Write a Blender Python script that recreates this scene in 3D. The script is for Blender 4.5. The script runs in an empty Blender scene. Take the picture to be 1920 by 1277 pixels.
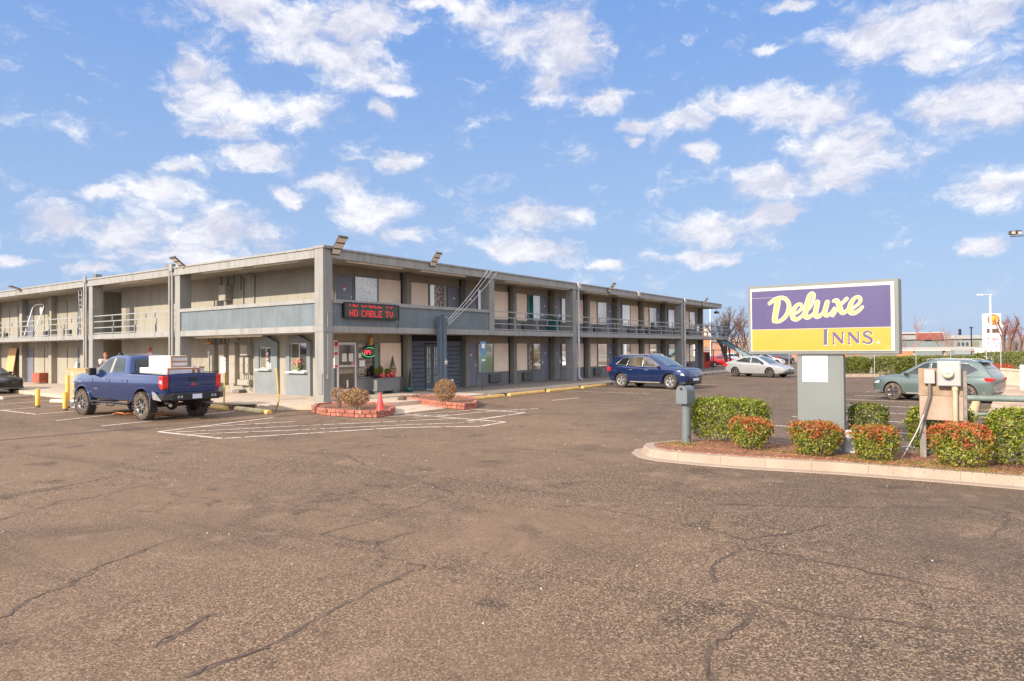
import bpy, bmesh, math, random
import numpy as np
from mathutils import Vector, Matrix
R=math.radians
SC=bpy.context.scene
COL=SC.collection
# ---------------- camera ----------------
CAMP=Vector((-16.187,-19.552,1.8))
PITCH,ROLL,YAW=R(0.7095),R(-0.4768),R(35.2221)
FPX=1304.69
_fw=Vector((math.cos(YAW)*math.cos(PITCH),math.sin(YAW)*math.cos(PITCH),math.sin(PITCH)))
_r=_fw.cross(Vector((0,0,1))).normalized(); _u=_r.cross(_fw)
CR=_r*math.cos(ROLL)+_u*math.sin(ROLL); CU=-_r*math.sin(ROLL)+_u*math.cos(ROLL)
cam=bpy.data.cameras.new('camera'); camo=bpy.data.objects.new('camera',cam); COL.objects.link(camo)
camo.matrix_world=Matrix((( CR.x,CU.x,-_fw.x,CAMP.x),(CR.y,CU.y,-_fw.y,CAMP.y),(CR.z,CU.z,-_fw.z,CAMP.z),(0,0,0,1)))
cam.sensor_width=36; cam.lens=36*FPX/1920; cam.clip_end=3000; cam.clip_start=0.1
SC.camera=camo
def ray(x,y): return (_fw*FPX+CR*(x-960)-CU*(y-638.5)).normalized()
def gp(x,y,z=-0.15):
    d=ray(x,y); return CAMP+d*((z-CAMP.z)/d.z)
def atx(x,y,X):
    d=ray(x,y); return CAMP+d*((X-CAMP.x)/d.x)
def aty(x,y,Y):
    d=ray(x,y); return CAMP+d*((Y-CAMP.y)/d.y)
def atd(x,y,D): return CAMP+ray(x,y)*D
# ---------------- view, world, sun ----------------
SC.view_settings.view_transform='Standard'; SC.view_settings.look='None'
SC.view_settings.exposure=0.40; SC.view_settings.gamma=1
SC.cycles.use_denoising=True if hasattr(SC,'cycles') else None
SUN=Vector((-1,.12,.50)).normalized()   # towards the sun
sl=bpy.data.lights.new('sun','SUN'); sl.energy=4.9; sl.angle=R(.53); sl.color=(1,.87,.71)
so=bpy.data.objects.new('sun',sl); COL.objects.link(so); so.rotation_euler=SUN.to_track_quat('Z','Y').to_euler()
W=bpy.data.worlds.new('World'); SC.world=W; W.use_nodes=True
def build_world():
    nt=W.node_tree; N=nt.nodes; L=nt.links; N.clear()
    def n(t,**k):
        o=N.new(t)
        for a,b in k.items(): setattr(o,a,b)
        return o
    def M(op,a,b=None,c=None,clamp=False):
        m=n('ShaderNodeMath',operation=op,use_clamp=clamp)
        for i,v in enumerate((a,b,c)):
            if v is None: continue
            if isinstance(v,(int,float)): m.inputs[i].default_value=v
            else: L.new(v,m.inputs[i])
        return m.outputs[0]
    sky=n('ShaderNodeTexSky',sky_type='NISHITA'); sky.sun_disc=False
    sky.sun_elevation=math.asin(SUN.z); sky.sun_rotation=math.atan2(SUN.x,SUN.y)
    sky.altitude=200; sky.air_density=1.3; sky.dust_density=0.6; sky.ozone_density=2.2
    tc=n('ShaderNodeTexCoord'); sep=n('ShaderNodeSeparateXYZ'); L.new(tc.outputs['Generated'],sep.inputs[0])
    x,y,z=sep.outputs
    az=M('ARCTAN2',y,x); el=M('ARCSINE',z)
    p=n('ShaderNodeCombineXYZ'); L.new(az,p.inputs[0]); L.new(el,p.inputs[1])
    # wispy warp
    w=n('ShaderNodeTexNoise'); w.inputs['Scale'].default_value=14; w.inputs['Detail'].default_value=8; w.inputs['Roughness'].default_value=.62; L.new(p.outputs[0],w.inputs['Vector'])
    wv=n('ShaderNodeVectorMath',operation='SUBTRACT'); L.new(w.outputs['Color'],wv.inputs[0]); wv.inputs[1].default_value=(.5,.5,.5)
    ws=n('ShaderNodeVectorMath',operation='MULTIPLY_ADD'); L.new(wv.outputs[0],ws.inputs[0]); ws.inputs[1].default_value=(.07,.045,0); L.new(p.outputs[0],ws.inputs[2])
    P=ws.outputs[0]
    blobs=[(450,15,110,45),(560,60,150,60),(690,40,90,45),(640,110,100,45),(690,150,70,28),(740,175,40,14),(390,175,75,50),(470,205,60,35),(355,130,35,28),(580,205,60,40),(420,245,70,28),(480,290,80,28),(335,315,40,14),(300,355,65,28),(195,360,45,16),(620,345,75,28),(700,390,75,36),(770,440,50,15),(540,370,35,22),(110,420,80,30),(230,440,80,32),(400,440,125,45),(330,485,140,26),(180,500,60,14),(15,485,35,12),(745,305,40,28),(920,35,60,40),(970,75,60,45),(1060,75,75,75),(1130,185,45,26),(1040,150,50,40),(1000,405,95,28),(970,465,75,22),(1050,475,60,20),(1150,495,35,10),(1290,225,60,22),(1400,190,95,30),(1510,210,110,42),(1590,280,120,60),(1450,340,80,32),(1560,330,80,30),(1190,240,30,16),(1190,268,18,12),(1320,285,40,18),(1330,430,110,32),(1450,405,48,20),(1300,480,85,18),(1640,60,95,50),(1760,50,140,60),(1880,30,80,60),(1740,110,60,30),(1780,200,110,45),(1870,200,60,60),(1870,350,90,45),(1840,460,50,16),(1440,93,30,12),(810,8,80,16),(710,210,30,14),(1480,10,40,14)]
    cur=None
    for (cx,cy,rx,ry) in blobs:
        a=ray(cx,cy); e1=ray(cx+rx,cy); e2=ray(cx,cy-ry)
        A=lambda d:(math.atan2(d.y,d.x),math.asin(d.z))
        c=A(a); sx=abs(A(e1)[0]-c[0]); sy=abs(A(e2)[1]-c[1])
        v=n('ShaderNodeVectorMath',operation='MULTIPLY_ADD'); L.new(P,v.inputs[0]); v.inputs[1].default_value=(1/sx,1/sy,0); v.inputs[2].default_value=(-c[0]/sx,-c[1]/sy,0)
        l=n('ShaderNodeVectorMath',operation='LENGTH'); L.new(v.outputs[0],l.inputs[0])
        cur=l.outputs['Value'] if cur is None else M('SMOOTH_MIN',cur,l.outputs['Value'],.25)
    # outside the view: dense drifting clouds added as white fill light
    def noise(scale,detail,rough,vec,off=(0,0,0),sc=(1,1.7,1)):
        mp=n('ShaderNodeMapping'); mp.inputs['Scale'].default_value=sc; mp.inputs['Location'].default_value=off; L.new(vec,mp.inputs[0])
        t=n('ShaderNodeTexNoise'); t.inputs['Scale'].default_value=scale; t.inputs['Detail'].default_value=detail; t.inputs['Roughness'].default_value=rough; L.new(mp.outputs[0],t.inputs['Vector']); return t.outputs['Fac']
    n1=noise(14,10,.68,P); n2=noise(14,10,.68,P,off=(0,.03,0)); n3=noise(5,3,.5,p.outputs[0])
    big=noise(3.2,5,.6,p.outputs[0],off=(3,1,0))
    frame=M('MAXIMUM',M('GREATER_THAN',M('ABSOLUTE',M('SUBTRACT',az,YAW)),.80),M('GREATER_THAN',el,.66))  # marks the sky outside the view, where fill light is added
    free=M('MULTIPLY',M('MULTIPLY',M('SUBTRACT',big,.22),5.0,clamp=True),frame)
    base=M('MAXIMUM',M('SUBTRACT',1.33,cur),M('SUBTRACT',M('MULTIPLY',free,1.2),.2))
    base=M('MAXIMUM',base,-1.0)
    dens=M('ADD',M('MULTIPLY',base,1.05),M('MULTIPLY',M('SUBTRACT',n1,.52),4.0))
    r=n('ShaderNodeMapRange',interpolation_type='SMOOTHSTEP'); L.new(dens,r.inputs[0]); r.inputs[1].default_value=-.2; r.inputs[2].default_value=1.0; r.inputs[4].default_value=.93
    # cloud body: bright tops, greyer where the mass above is denser
    dd=M('SUBTRACT',n1,n2)
    sh=n('ShaderNodeMapRange'); L.new(M('ADD',M('MULTIPLY',dd,1.8),M('MULTIPLY',M('SUBTRACT',n3,.5),1.3)),sh.inputs[0]); sh.inputs[1].default_value=-.22; sh.inputs[2].default_value=.38
    cc=n('ShaderNodeMix',data_type='RGBA'); L.new(sh.outputs[0],cc.inputs['Factor']); cc.inputs[6].default_value=(4.0,4.05,4.75,1); cc.inputs[7].default_value=(6.1,6.05,6.2,1)
    # haze paler toward the horizon is the sky model's own; tint gain for the clear winter blue
    gain=n('ShaderNodeMix',data_type='RGBA',blend_type='MULTIPLY'); gain.inputs['Factor'].default_value=1; L.new(sky.outputs[0],gain.inputs[6]); gain.inputs[7].default_value=SKYG
    er=n('ShaderNodeMapRange',interpolation_type='SMOOTHSTEP'); L.new(el,er.inputs[0]); er.inputs[1].default_value=-.02; er.inputs[2].default_value=.66
    clear=n('ShaderNodeMix',data_type='RGBA'); L.new(er.outputs[0],clear.inputs['Factor']); clear.inputs[6].default_value=(2.25,3.15,4.75,1); clear.inputs[7].default_value=(.90,1.98,4.6,1)
    sk=n('ShaderNodeMix',data_type='RGBA'); sk.inputs['Factor'].default_value=.9; L.new(gain.outputs[2],sk.inputs[6]); L.new(clear.outputs[2],sk.inputs[7])
    mx=n('ShaderNodeMix',data_type='RGBA'); L.new(r.outputs[0],mx.inputs['Factor']); L.new(sk.outputs[2],mx.inputs[6]); L.new(cc.outputs[2],mx.inputs[7])
    # brighter around the sun (forward scattering), plus added fill from sky outside the view
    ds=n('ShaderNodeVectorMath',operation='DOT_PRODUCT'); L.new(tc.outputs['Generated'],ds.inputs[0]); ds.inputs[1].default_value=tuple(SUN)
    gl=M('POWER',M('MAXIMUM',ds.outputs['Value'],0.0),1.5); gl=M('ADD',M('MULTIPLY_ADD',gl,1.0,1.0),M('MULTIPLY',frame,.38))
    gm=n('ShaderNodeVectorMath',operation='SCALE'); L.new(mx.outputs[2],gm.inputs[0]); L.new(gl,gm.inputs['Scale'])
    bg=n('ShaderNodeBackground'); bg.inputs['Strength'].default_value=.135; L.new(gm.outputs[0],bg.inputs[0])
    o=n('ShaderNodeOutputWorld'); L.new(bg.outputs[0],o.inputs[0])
SKYG=(1.0,1.0,1.0,1)
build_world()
# ---------------- materials ----------------
MC={}
def mat(name,col,rough=.7,metal=0,var=.12,vs=3.0,bump=0.0,bs=60,spec=.5,emit=None,es=1,col2=None,c2s=1.5,c2t=.55,coat=0,dirt=0,streak=0):
    """procedural paint/stucco/metal: base colour with noise mottling, optional second colour in patches, optional bump"""
    if name in MC: return MC[name]
    m=bpy.data.materials.new(name); m.use_nodes=True; nt=m.node_tree; N=nt.nodes; L=nt.links
    b=N['Principled BSDF']; b.inputs['Roughness'].default_value=rough; b.inputs['Metallic'].default_value=metal
    b.inputs['Specular IOR Level'].default_value=spec
    if coat: b.inputs['Coat Weight'].default_value=coat; b.inputs['Coat Roughness'].default_value=.04
    tc=N.new('ShaderNodeTexCoord')
    def noise(s,d=4):
        t=N.new('ShaderNodeTexNoise'); t.inputs['Scale'].default_value=s; t.inputs['Detail'].default_value=d; L.new(tc.outputs['Object'],t.inputs['Vector']); return t
    t=noise(vs,6); mx=N.new('ShaderNodeMix'); mx.data_type='RGBA'
    mr=N.new('ShaderNodeMapRange'); mr.inputs[1].default_value=.3; mr.inputs[2].default_value=.7; L.new(t.outputs['Fac'],mr.inputs[0]); L.new(mr.outputs[0],mx.inputs['Factor'])
    mx.inputs[6].default_value=tuple(max(0,c*(1-var)) for c in col)+(1,); mx.inputs[7].default_value=tuple(min(1,c*(1+var)) for c in col)+(1,)
    out=mx.outputs[2]
    if col2:
        t2=noise(c2s,8); m2=N.new('ShaderNodeMix'); m2.data_type='RGBA'; r2=N.new('ShaderNodeMapRange'); r2.inputs[1].default_value=c2t; r2.inputs[2].default_value=c2t+.08
        L.new(t2.outputs['Fac'],r2.inputs[0]); L.new(r2.outputs[0],m2.inputs['Factor']); L.new(out,m2.inputs[6]); m2.inputs[7].default_value=tuple(col2)+(1,); out=m2.outputs[2]
    if streak:
        mp=N.new('ShaderNodeMapping'); mp.inputs['Scale'].default_value=(4.5,4.5,.35); L.new(tc.outputs['Object'],mp.inputs[0])
        t4=noise(1.6,6); L.new(mp.outputs[0],t4.inputs['Vector']); m4=N.new('ShaderNodeMix'); m4.data_type='RGBA'; r4=N.new('ShaderNodeMapRange'); r4.inputs[1].default_value=.50; r4.inputs[2].default_value=.72; r4.inputs[4].default_value=streak
        L.new(t4.outputs['Fac'],r4.inputs[0]); L.new(r4.outputs[0],m4.inputs['Factor']); L.new(out,m4.inputs[6]); m4.inputs[7].default_value=tuple(c*.45 for c in col)+(1,); out=m4.outputs[2]
    L.new(out,b.inputs['Base Color'])
    if bump:
        t3=noise(bs,3); bp=N.new('ShaderNodeBump'); bp.inputs['Strength'].default_value=bump; bp.inputs['Distance'].default_value=.01; L.new(t3.outputs['Fac'],bp.inputs['Height']); L.new(bp.outputs[0],b.inputs['Normal'])
    if emit: b.inputs['Emission Color'].default_value=tuple(emit)+(1,); b.inputs['Emission Strength'].default_value=es
    MC[name]=m; return m
stucco=mat('stucco_warm_grey',(.33,.305,.245),.9,streak=.35,var=.09,vs=1.2,bump=.6,bs=45,col2=(.29,.265,.21),c2s=.5,c2t=.55)
trim=mat('grey_trim_paint',(.285,.28,.26),.75,streak=.5,var=.08,vs=2,bump=.3,bs=40)
colm=mat('column_stucco',(.26,.255,.235),.9,streak=.35,var=.08,vs=1.5,bump=.6,bs=45)
bluep=mat('blue_grey_stucco',(.145,.175,.19),.85,streak=.3,var=.13,vs=1.6,bump=.6,bs=45)
bluedark=mat('slate_blue_paint',(.085,.10,.125),.6,var=.12,vs=3)
doorm=mat('blue_grey_door_paint',(.16,.17,.215),.45,var=.10,vs=2.5)
framem=mat('door_frame_grey',(.22,.21,.19),.6,var=.08)
basem=mat('dark_grey_base_panel',(.17,.175,.18),.75,var=.12,vs=2)
pink=mat('beige_panel',(.86,.68,.53),.85,var=.06,vs=2,bump=.2,bs=50)
transom=mat('transom_olive_grey',(.30,.255,.185),.85,var=.12,vs=2,bump=.2)
soffit=mat('soffit_paint',(.46,.41,.33),.85,var=.08,vs=1.2,col2=(.36,.28,.18),c2s=.7,c2t=.58)
roofm=mat('roof_membrane',(.35,.35,.34),.9,var=.1)
railm=mat('pale_grey_rail_paint',(.28,.285,.275),.5,var=.1,vs=6)
white=mat('white_paint',(.78,.77,.75),.5,var=.04)
blackm=mat('black_plastic',(.012,.012,.013),.45,var=.2)
darkm=mat('gap_shade_black',(.02,.019,.017),.9,var=.1)
rubber=mat('tyre_rubber',(.035,.033,.031),.85,var=.25,vs=20,bump=.3,bs=120)
chrome=mat('bright_metal',(.62,.61,.60),.25,metal=.75,var=.05)
steel=mat('galvanised_steel',(.42,.43,.43),.45,metal=.7,var=.12,vs=8)
acm=mat('vent_grille_dark',(.075,.075,.075),.7,var=.15)
yellow=mat('yellow_kerb_paint',(.60,.37,.10),.75,var=.15,vs=6,bump=.4,bs=70,col2=(.42,.37,.27),c2s=7,c2t=.60)
yellowb=mat('yellow_bollard_paint',(.78,.41,.05),.55,var=.08,vs=5,col2=(.35,.2,.06),c2s=9,c2t=.70)
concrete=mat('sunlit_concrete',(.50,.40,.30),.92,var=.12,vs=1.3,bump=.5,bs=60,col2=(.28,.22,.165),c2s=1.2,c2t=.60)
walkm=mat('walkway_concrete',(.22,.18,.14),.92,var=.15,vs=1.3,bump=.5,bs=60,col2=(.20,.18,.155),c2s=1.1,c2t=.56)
kerbm=mat('kerb_concrete',(.34,.26,.195),.92,var=.12,vs=3,bump=.7,bs=55,col2=(.40,.30,.22),c2s=4,c2t=.60)
redm=mat('red_plastic',(.62,.04,.025),.4,var=.08)
orangec=mat('orange_cone_plastic',(.75,.05,.045),.45,var=.08)
cardboard=mat('cardboard',(.50,.30,.15),.85,var=.1,vs=4)
wood=mat('plywood',(.62,.38,.17),.7,var=.12,vs=3)
bark=mat('bark',(.16,.105,.075),.9,var=.3,vs=10,bump=.5)
barkl=mat('pale_twig_bark',(.26,.19,.15),.9,var=.3,vs=6)
def shader_mat(name,fn):
    m=bpy.data.materials.new(name); m.use_nodes=True; nt=m.node_tree; nt.nodes.clear(); MC[name]=m
    o=nt.nodes.new('ShaderNodeOutputMaterial')
    def n(t,**k):
        q=nt.nodes.new(t)
        for a,v in k.items(): setattr(q,a,v)
        return q
    nt.links.new(fn(n,nt.links,nt),o.inputs[0]); return m
def _glass(n,L,nt,tint=(1,1,1),refl=.35):
    t=n('ShaderNodeBsdfTransparent'); t.inputs[0].default_value=tint+(1,); g=n('ShaderNodeBsdfGlossy'); g.inputs['Roughness'].default_value=.03; g.inputs[0].default_value=(.9,.9,.9,1)
    lw=n('ShaderNodeLayerWeight'); lw.inputs[0].default_value=refl; mx=n('ShaderNodeMixShader'); 
    mr=n('ShaderNodeMapRange'); mr.inputs[3].default_value=refl*.5; mr.inputs[4].default_value=.95; L.new(lw.outputs['Fresnel'],mr.inputs[0]); L.new(mr.outputs[0],mx.inputs[0]); L.new(t.outputs[0],mx.inputs[1]); L.new(g.outputs[0],mx.inputs[2]); return mx.outputs[0]
wglass=shader_mat('window_glass',lambda n,L,nt:_glass(n,L,nt,(.92,.95,.93),.38))
carglass=mat('tinted_car_glass',(.015,.018,.018),.03,var=.1,spec=1.0,coat=.6)
carglassl=mat('clear_car_glass',(.025,.035,.03),.04,var=.35,vs=3,spec=.6,coat=.1)
def carpaint(name,col,col2=None): return mat(name,col,.32,metal=.25,var=.06,vs=2,coat=1.0,spec=.6)
def leafmat(name,c1,c2,c3=None,top=None):
    """leaves: colour picked leaf by leaf; optional red flush on the upper growth"""
    def fn(n,L,nt):
        g=n('ShaderNodeNewGeometry'); cr=n('ShaderNodeValToRGB'); L.new(g.outputs['Random Per Island'],cr.inputs[0])
        e=cr.color_ramp.elements; e[0].color=c1+(1,); e[1].color=c2+(1,)
        if c3: q=e.new(.88); q.color=c2+(1,); e[-1].color=c3+(1,)
        out=cr.outputs[0]
        if top:
            tc=n('ShaderNodeTexCoord'); sx=n('ShaderNodeSeparateXYZ'); L.new(tc.outputs['Object'],sx.inputs[0])
            no=n('ShaderNodeTexNoise'); no.inputs['Scale'].default_value=3.5; no.inputs['Detail'].default_value=3; L.new(tc.outputs['Object'],no.inputs['Vector'])
            a=n('ShaderNodeMath',operation='MULTIPLY_ADD'); L.new(sx.outputs[2],a.inputs[0]); a.inputs[1].default_value=.75/top[3]; a.inputs[2].default_value=-1.82
            b=n('ShaderNodeMath',operation='MULTIPLY_ADD'); L.new(no.outputs['Fac'],b.inputs[0]); b.inputs[1].default_value=2.8; L.new(a.outputs[0],b.inputs[2])
            c=n('ShaderNodeMath',operation='MULTIPLY_ADD',use_clamp=True); L.new(g.outputs['Random Per Island'],c.inputs[0]); c.inputs[1].default_value=.8; L.new(b.outputs[0],c.inputs[2])
            r=n('ShaderNodeMapRange'); L.new(c.outputs[0],r.inputs[0]); r.inputs[1].default_value=.45; r.inputs[2].default_value=.95
            cr2=n('ShaderNodeValToRGB'); w=n('ShaderNodeMath',operation='FRACT'); w2=n('ShaderNodeMath',operation='MULTIPLY'); L.new(g.outputs['Random Per Island'],w2.inputs[0]); w2.inputs[1].default_value=7.3; L.new(w2.outputs[0],w.inputs[0]); L.new(w.outputs[0],cr2.inputs[0])
            cr2.color_ramp.elements[0].color=top[:3]+(1,); cr2.color_ramp.elements[1].color=(.46,.16,.035,1)
            mx=n('ShaderNodeMix',data_type='RGBA'); L.new(r.outputs[0],mx.inputs['Factor']); L.new(out,mx.inputs[6]); L.new(cr2.outputs[0],mx.inputs[7]); out=mx.outputs[2]
        b=n('ShaderNodeBsdfPrincipled'); b.inputs['Roughness'].default_value=.45; L.new(out,b.inputs['Base Color'])
        t=n('ShaderNodeBsdfTranslucent'); L.new(out,t.inputs[0]); m=n('ShaderNodeMixShader'); m.inputs[0].default_value=.3; L.new(b.outputs[0],m.inputs[1]); L.new(t.outputs[0],m.inputs[2]); return m.outputs[0]
    return shader_mat(name,fn)
leafg=leafmat('hedge_leaves_green',(.030,.070,.008),(.34,.38,.030),(.44,.32,.05))
leafr=leafmat('shrub_leaves_red_green',(.10,.17,.025),(.36,.36,.035),(.44,.28,.05),top=(.55,.085,.05,.55))
leafd=leafmat('hedge_leaves_dark_green',(.05,.09,.015),(.24,.26,.04),(.28,.20,.05))
leafred=leafmat('nandina_leaves_red',(.38,.05,.02),(.55,.12,.03))
leafbrown=leafmat('dead_shrub_leaves_brown',(.20,.10,.04),(.45,.27,.12),(.52,.36,.18))
# ---------------- mesh kit ----------------
class MB:
    def __init__(s): s.v=[]; s.f=[]; s.m=[]; s.sm=[]
    def add(s,vs,fs,mi=0,smooth=False):
        o=len(s.v); s.v+= [tuple(p) for p in vs]; s.f+=[tuple(i+o for i in f) for f in fs]; s.m+=[mi]*len(fs); s.sm+=[smooth]*len(fs); return s
    def box(s,x0,x1,y0,y1,z0,z1,mi=0):
        x0,x1=sorted((x0,x1)); y0,y1=sorted((y0,y1)); z0,z1=sorted((z0,z1))
        return s.add([(x0,y0,z0),(x1,y0,z0),(x1,y1,z0),(x0,y1,z0),(x0,y0,z1),(x1,y0,z1),(x1,y1,z1),(x0,y1,z1)],[(0,3,2,1),(4,5,6,7),(0,1,5,4),(1,2,6,5),(2,3,7,6),(3,0,4,7)],mi)
    def obox(s,c,size,rz=0,rx=0,ry=0,mi=0):
        h=[q/2 for q in size]; Mx=Matrix.Translation(c)@Matrix.Rotation(rz,4,'Z')@Matrix.Rotation(ry,4,'Y')@Matrix.Rotation(rx,4,'X')
        vs=[Mx@Vector((a*h[0],b*h[1],d*h[2])) for d in(-1,1) for a,b in((-1,-1),(1,-1),(1,1),(-1,1))]
        return s.add(vs,[(0,3,2,1),(4,5,6,7),(0,1,5,4),(1,2,6,5),(2,3,7,6),(3,0,4,7)],mi)
    def bar(s,a,b,w,h=None,mi=0,up=(0,0,1)):
        a=Vector(a);b=Vector(b);d=(b-a).normalized(); h=h or w; u=Vector(up)
        if abs(d.dot(u))>.98: u=Vector((1,0,0))
        x=d.cross(u).normalized(); y=x.cross(d)
        vs=[p+x*i*w/2+y*j*h/2 for p in(a,b) for i,j in((-1,-1),(1,-1),(1,1),(-1,1))]
        return s.add(vs,[(0,1,2,3),(7,6,5,4),(0,4,5,1),(1,5,6,2),(2,6,7,3),(3,7,4,0)],mi)
    def tube(s,pts,r,n=8,mi=0,cap=True):
        pts=[Vector(p) for p in pts]; rs=r if isinstance(r,(list,tuple)) else [r]*len(pts); o=[];fs=[]
        ref=None
        for i,p in enumerate(pts):
            d=(pts[min(i+1,len(pts)-1)]-pts[max(i-1,0)]).normalized()
            if ref is None: ref=Vector((0,0,1)) if abs(d.z)<.9 else Vector((1,0,0))
            x=d.cross(ref).normalized(); y=x.cross(d).normalized(); ref=y
            for k in range(n):
                a=2*math.pi*k/n; o.append(p+x*math.cos(a)*rs[i]+y*math.sin(a)*rs[i])
        for i in range(len(pts)-1):
            for k in range(n): fs.append((i*n+k,i*n+(k+1)%n,(i+1)*n+(k+1)%n,(i+1)*n+k))
        s.add(o,fs,mi,True)
        if cap:
            s.add([o[k] for k in range(n)],[tuple(range(n))],mi); s.add([o[(len(pts)-1)*n+k] for k in range(n)],[tuple(range(n-1,-1,-1))],mi)
        return s
    def cyl(s,a,b,r,n=16,r1=None,mi=0): return s.tube([a,b],[r,r1 if r1 is not None else r],n,mi)
    def prism(s,poly,z0,z1,mi=0,top=None):
        """extrude a 2D outline (x,y) from z0 to z1"""
        n=len(poly); a=sum(poly[i][0]*poly[(i+1)%n][1]-poly[(i+1)%n][0]*poly[i][1] for i in range(n))
        if a<0: poly=poly[::-1]
        t=top or poly
        return s.add([(p[0],p[1],z0) for p in poly]+[(p[0],p[1],z1) for p in t],[tuple(range(n-1,-1,-1)),tuple(range(n,2*n))]+[(i,(i+1)%n,n+(i+1)%n,n+i) for i in range(n)],mi)
    def extr(s,poly,axis,a0,a1,mi=0):
        """extrude a 2D outline along x or y: poly=(y,z) for x, (x,z) for y"""
        f=(lambda p,a:(a,p[0],p[1])) if axis=='x' else (lambda p,a:(p[0],a,p[1]))
        n=len(poly); return s.add([f(p,a0) for p in poly]+[f(p,a1) for p in poly],[tuple(range(n)),tuple(range(2*n-1,n-1,-1))]+[(i,n+i,n+(i+1)%n,(i+1)%n) for i in range(n)],mi)
    def lathe(s,prof,c,axis=(0,0,1),n=20,mi=0):
        ax=Vector(axis).normalized(); ref=Vector((1,0,0)) if abs(ax.x)<.9 else Vector((0,1,0)); x=ax.cross(ref).normalized(); y=ax.cross(x); c=Vector(c); o=[];fs=[]
        for r,h in prof:
            for k in range(n): a=2*math.pi*k/n; o.append(c+ax*h+x*math.cos(a)*r+y*math.sin(a)*r)
        for i in range(len(prof)-1):
            for k in range(n): fs.append((i*n+k,i*n+(k+1)%n,(i+1)*n+(k+1)%n,(i+1)*n+k))
        return s.add(o,fs,mi,True)
    def ball(s,c,r,sc=(1,1,1),n=12,mi=0):
        pr=[(math.sin(math.pi*i/n)*1.0,-math.cos(math.pi*i/n)) for i in range(n+1)]; o=[];fs=[];m=n*2
        for a,h in pr:
            for k in range(m): t=2*math.pi*k/m; o.append((c[0]+r*sc[0]*a*math.cos(t),c[1]+r*sc[1]*a*math.sin(t),c[2]+r*sc[2]*h))
        for i in range(n):
            for k in range(m): fs.append((i*m+k,i*m+(k+1)%m,(i+1)*m+(k+1)%m,(i+1)*m+k))
        return s.add(o,fs,mi,True)
    def mesh(s,name,mats,off=(0,0,0),autosm=None,fix=True):
        me=bpy.data.meshes.new(name); ox,oy,oz=off
        me.from_pydata([(a-ox,b-oy,c-oz) for a,b,c in s.v],[],s.f)
        for q in (mats if isinstance(mats,(list,tuple)) else [mats]): me.materials.append(q)
        me.polygons.foreach_set('material_index',s.m); me.polygons.foreach_set('use_smooth',[bool(x) for x in s.sm])
        if fix:
            bm=bmesh.new(); bm.from_mesh(me); bmesh.ops.recalc_face_normals(bm,faces=bm.faces); bm.to_mesh(me); bm.free()
        if autosm: 
            me.polygons.foreach_set('use_smooth',[True]*len(me.polygons)); me.set_sharp_from_angle(angle=R(autosm))
        me.update(); return me
def thing(name,label,cat,loc=(0,0,0),rz=0,group=None):
    o=bpy.data.objects.new(name,None); COL.objects.link(o); o.location=loc; o.rotation_euler=(0,0,rz); o.empty_display_size=.2
    o['label']=label; o['category']=cat; o['o']=[*loc]
    if group: o['group']=group
    return o
def part(name,mb,m,parent,label=None,local=False,bevel=0,autosm=None,fix=True):
    root=parent
    while root.parent: root=root.parent
    off=(0,0,0) if local else tuple(root['o'])
    me=mb.mesh(name,m,off,autosm,fix) if isinstance(mb,MB) else mb
    o=bpy.data.objects.new(name,me); COL.objects.link(o); o.parent=parent
    if label: o['label']=label
    if bevel:
        b=o.modifiers.new('bevel','BEVEL'); b.width=bevel; b.segments=2; b.limit_method='ANGLE'
    return o
def single(name,mb,m,label,cat,group=None,kind=None,bevel=0,autosm=None,loc=(0,0,0),fix=True):
    me=mb.mesh(name,m,loc,autosm,fix); o=bpy.data.objects.new(name,me); COL.objects.link(o); o.location=loc
    if label: o['label']=label
    if cat: o['category']=cat
    if group: o['group']=group
    if kind: o['kind']=kind
    if bevel:
        b=o.modifiers.new('bevel','BEVEL'); b.width=bevel; b.segments=2; b.limit_method='ANGLE'
    return o
def struct(name,mb,m,**k): return single(name,mb,m,None,None,kind='structure',**k)
def copy_tree(o,parent=None):
    c=o.copy(); COL.objects.link(c)
    if parent: c.parent=parent
    for ch in list(o.children): copy_tree(ch,c)
    return c
def ribbon(mb,pts,w,frame,d,mi=0,w2=None,closed=False):
    """flat brush stroke through 2D points, laid on a board: frame maps (u,v,depth)"""
    P=[Vector((p[0],p[1])) for p in pts]
    n=len(P); o=[];
    for i,p in enumerate(P):
        a=P[max(i-1,0)]; b=P[min(i+1,n-1)]
        if closed: a=P[(i-1)%n]; b=P[(i+1)%n]
        t=(b-a).normalized(); nn=Vector((-t.y,t.x)); ww=w if w2 is None else w+(w2-w)*i/(n-1)
        if isinstance(w,(list,tuple)): ww=w[i]
        o+= [frame(p.x+nn.x*ww/2,p.y+nn.y*ww/2,d+i*2e-6),frame(p.x-nn.x*ww/2,p.y-nn.y*ww/2,d+i*2e-6)]
    fs=[(2*i,2*i+1,2*i+3,2*i+2) for i in range(n-1)]
    if closed: fs.append((2*n-2,2*n-1,1,0))
    mb.add(o,fs,mi)
def spline(pts,k=6):
    """Catmull-Rom through the points"""
    P=[Vector(p) for p in pts]; P=[P[0]]+P+[P[-1]]; out=[]
    for i in range(1,len(P)-2):
        for j in range(k):
            t=j/k; a,b,c,d=P[i-1:i+3]
            out.append(.5*((2*b)+(c-a)*t+(2*a-5*b+4*c-d)*t*t+(3*b-a-3*c+d)*t**3))
    out.append(P[-2]); return out
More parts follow.
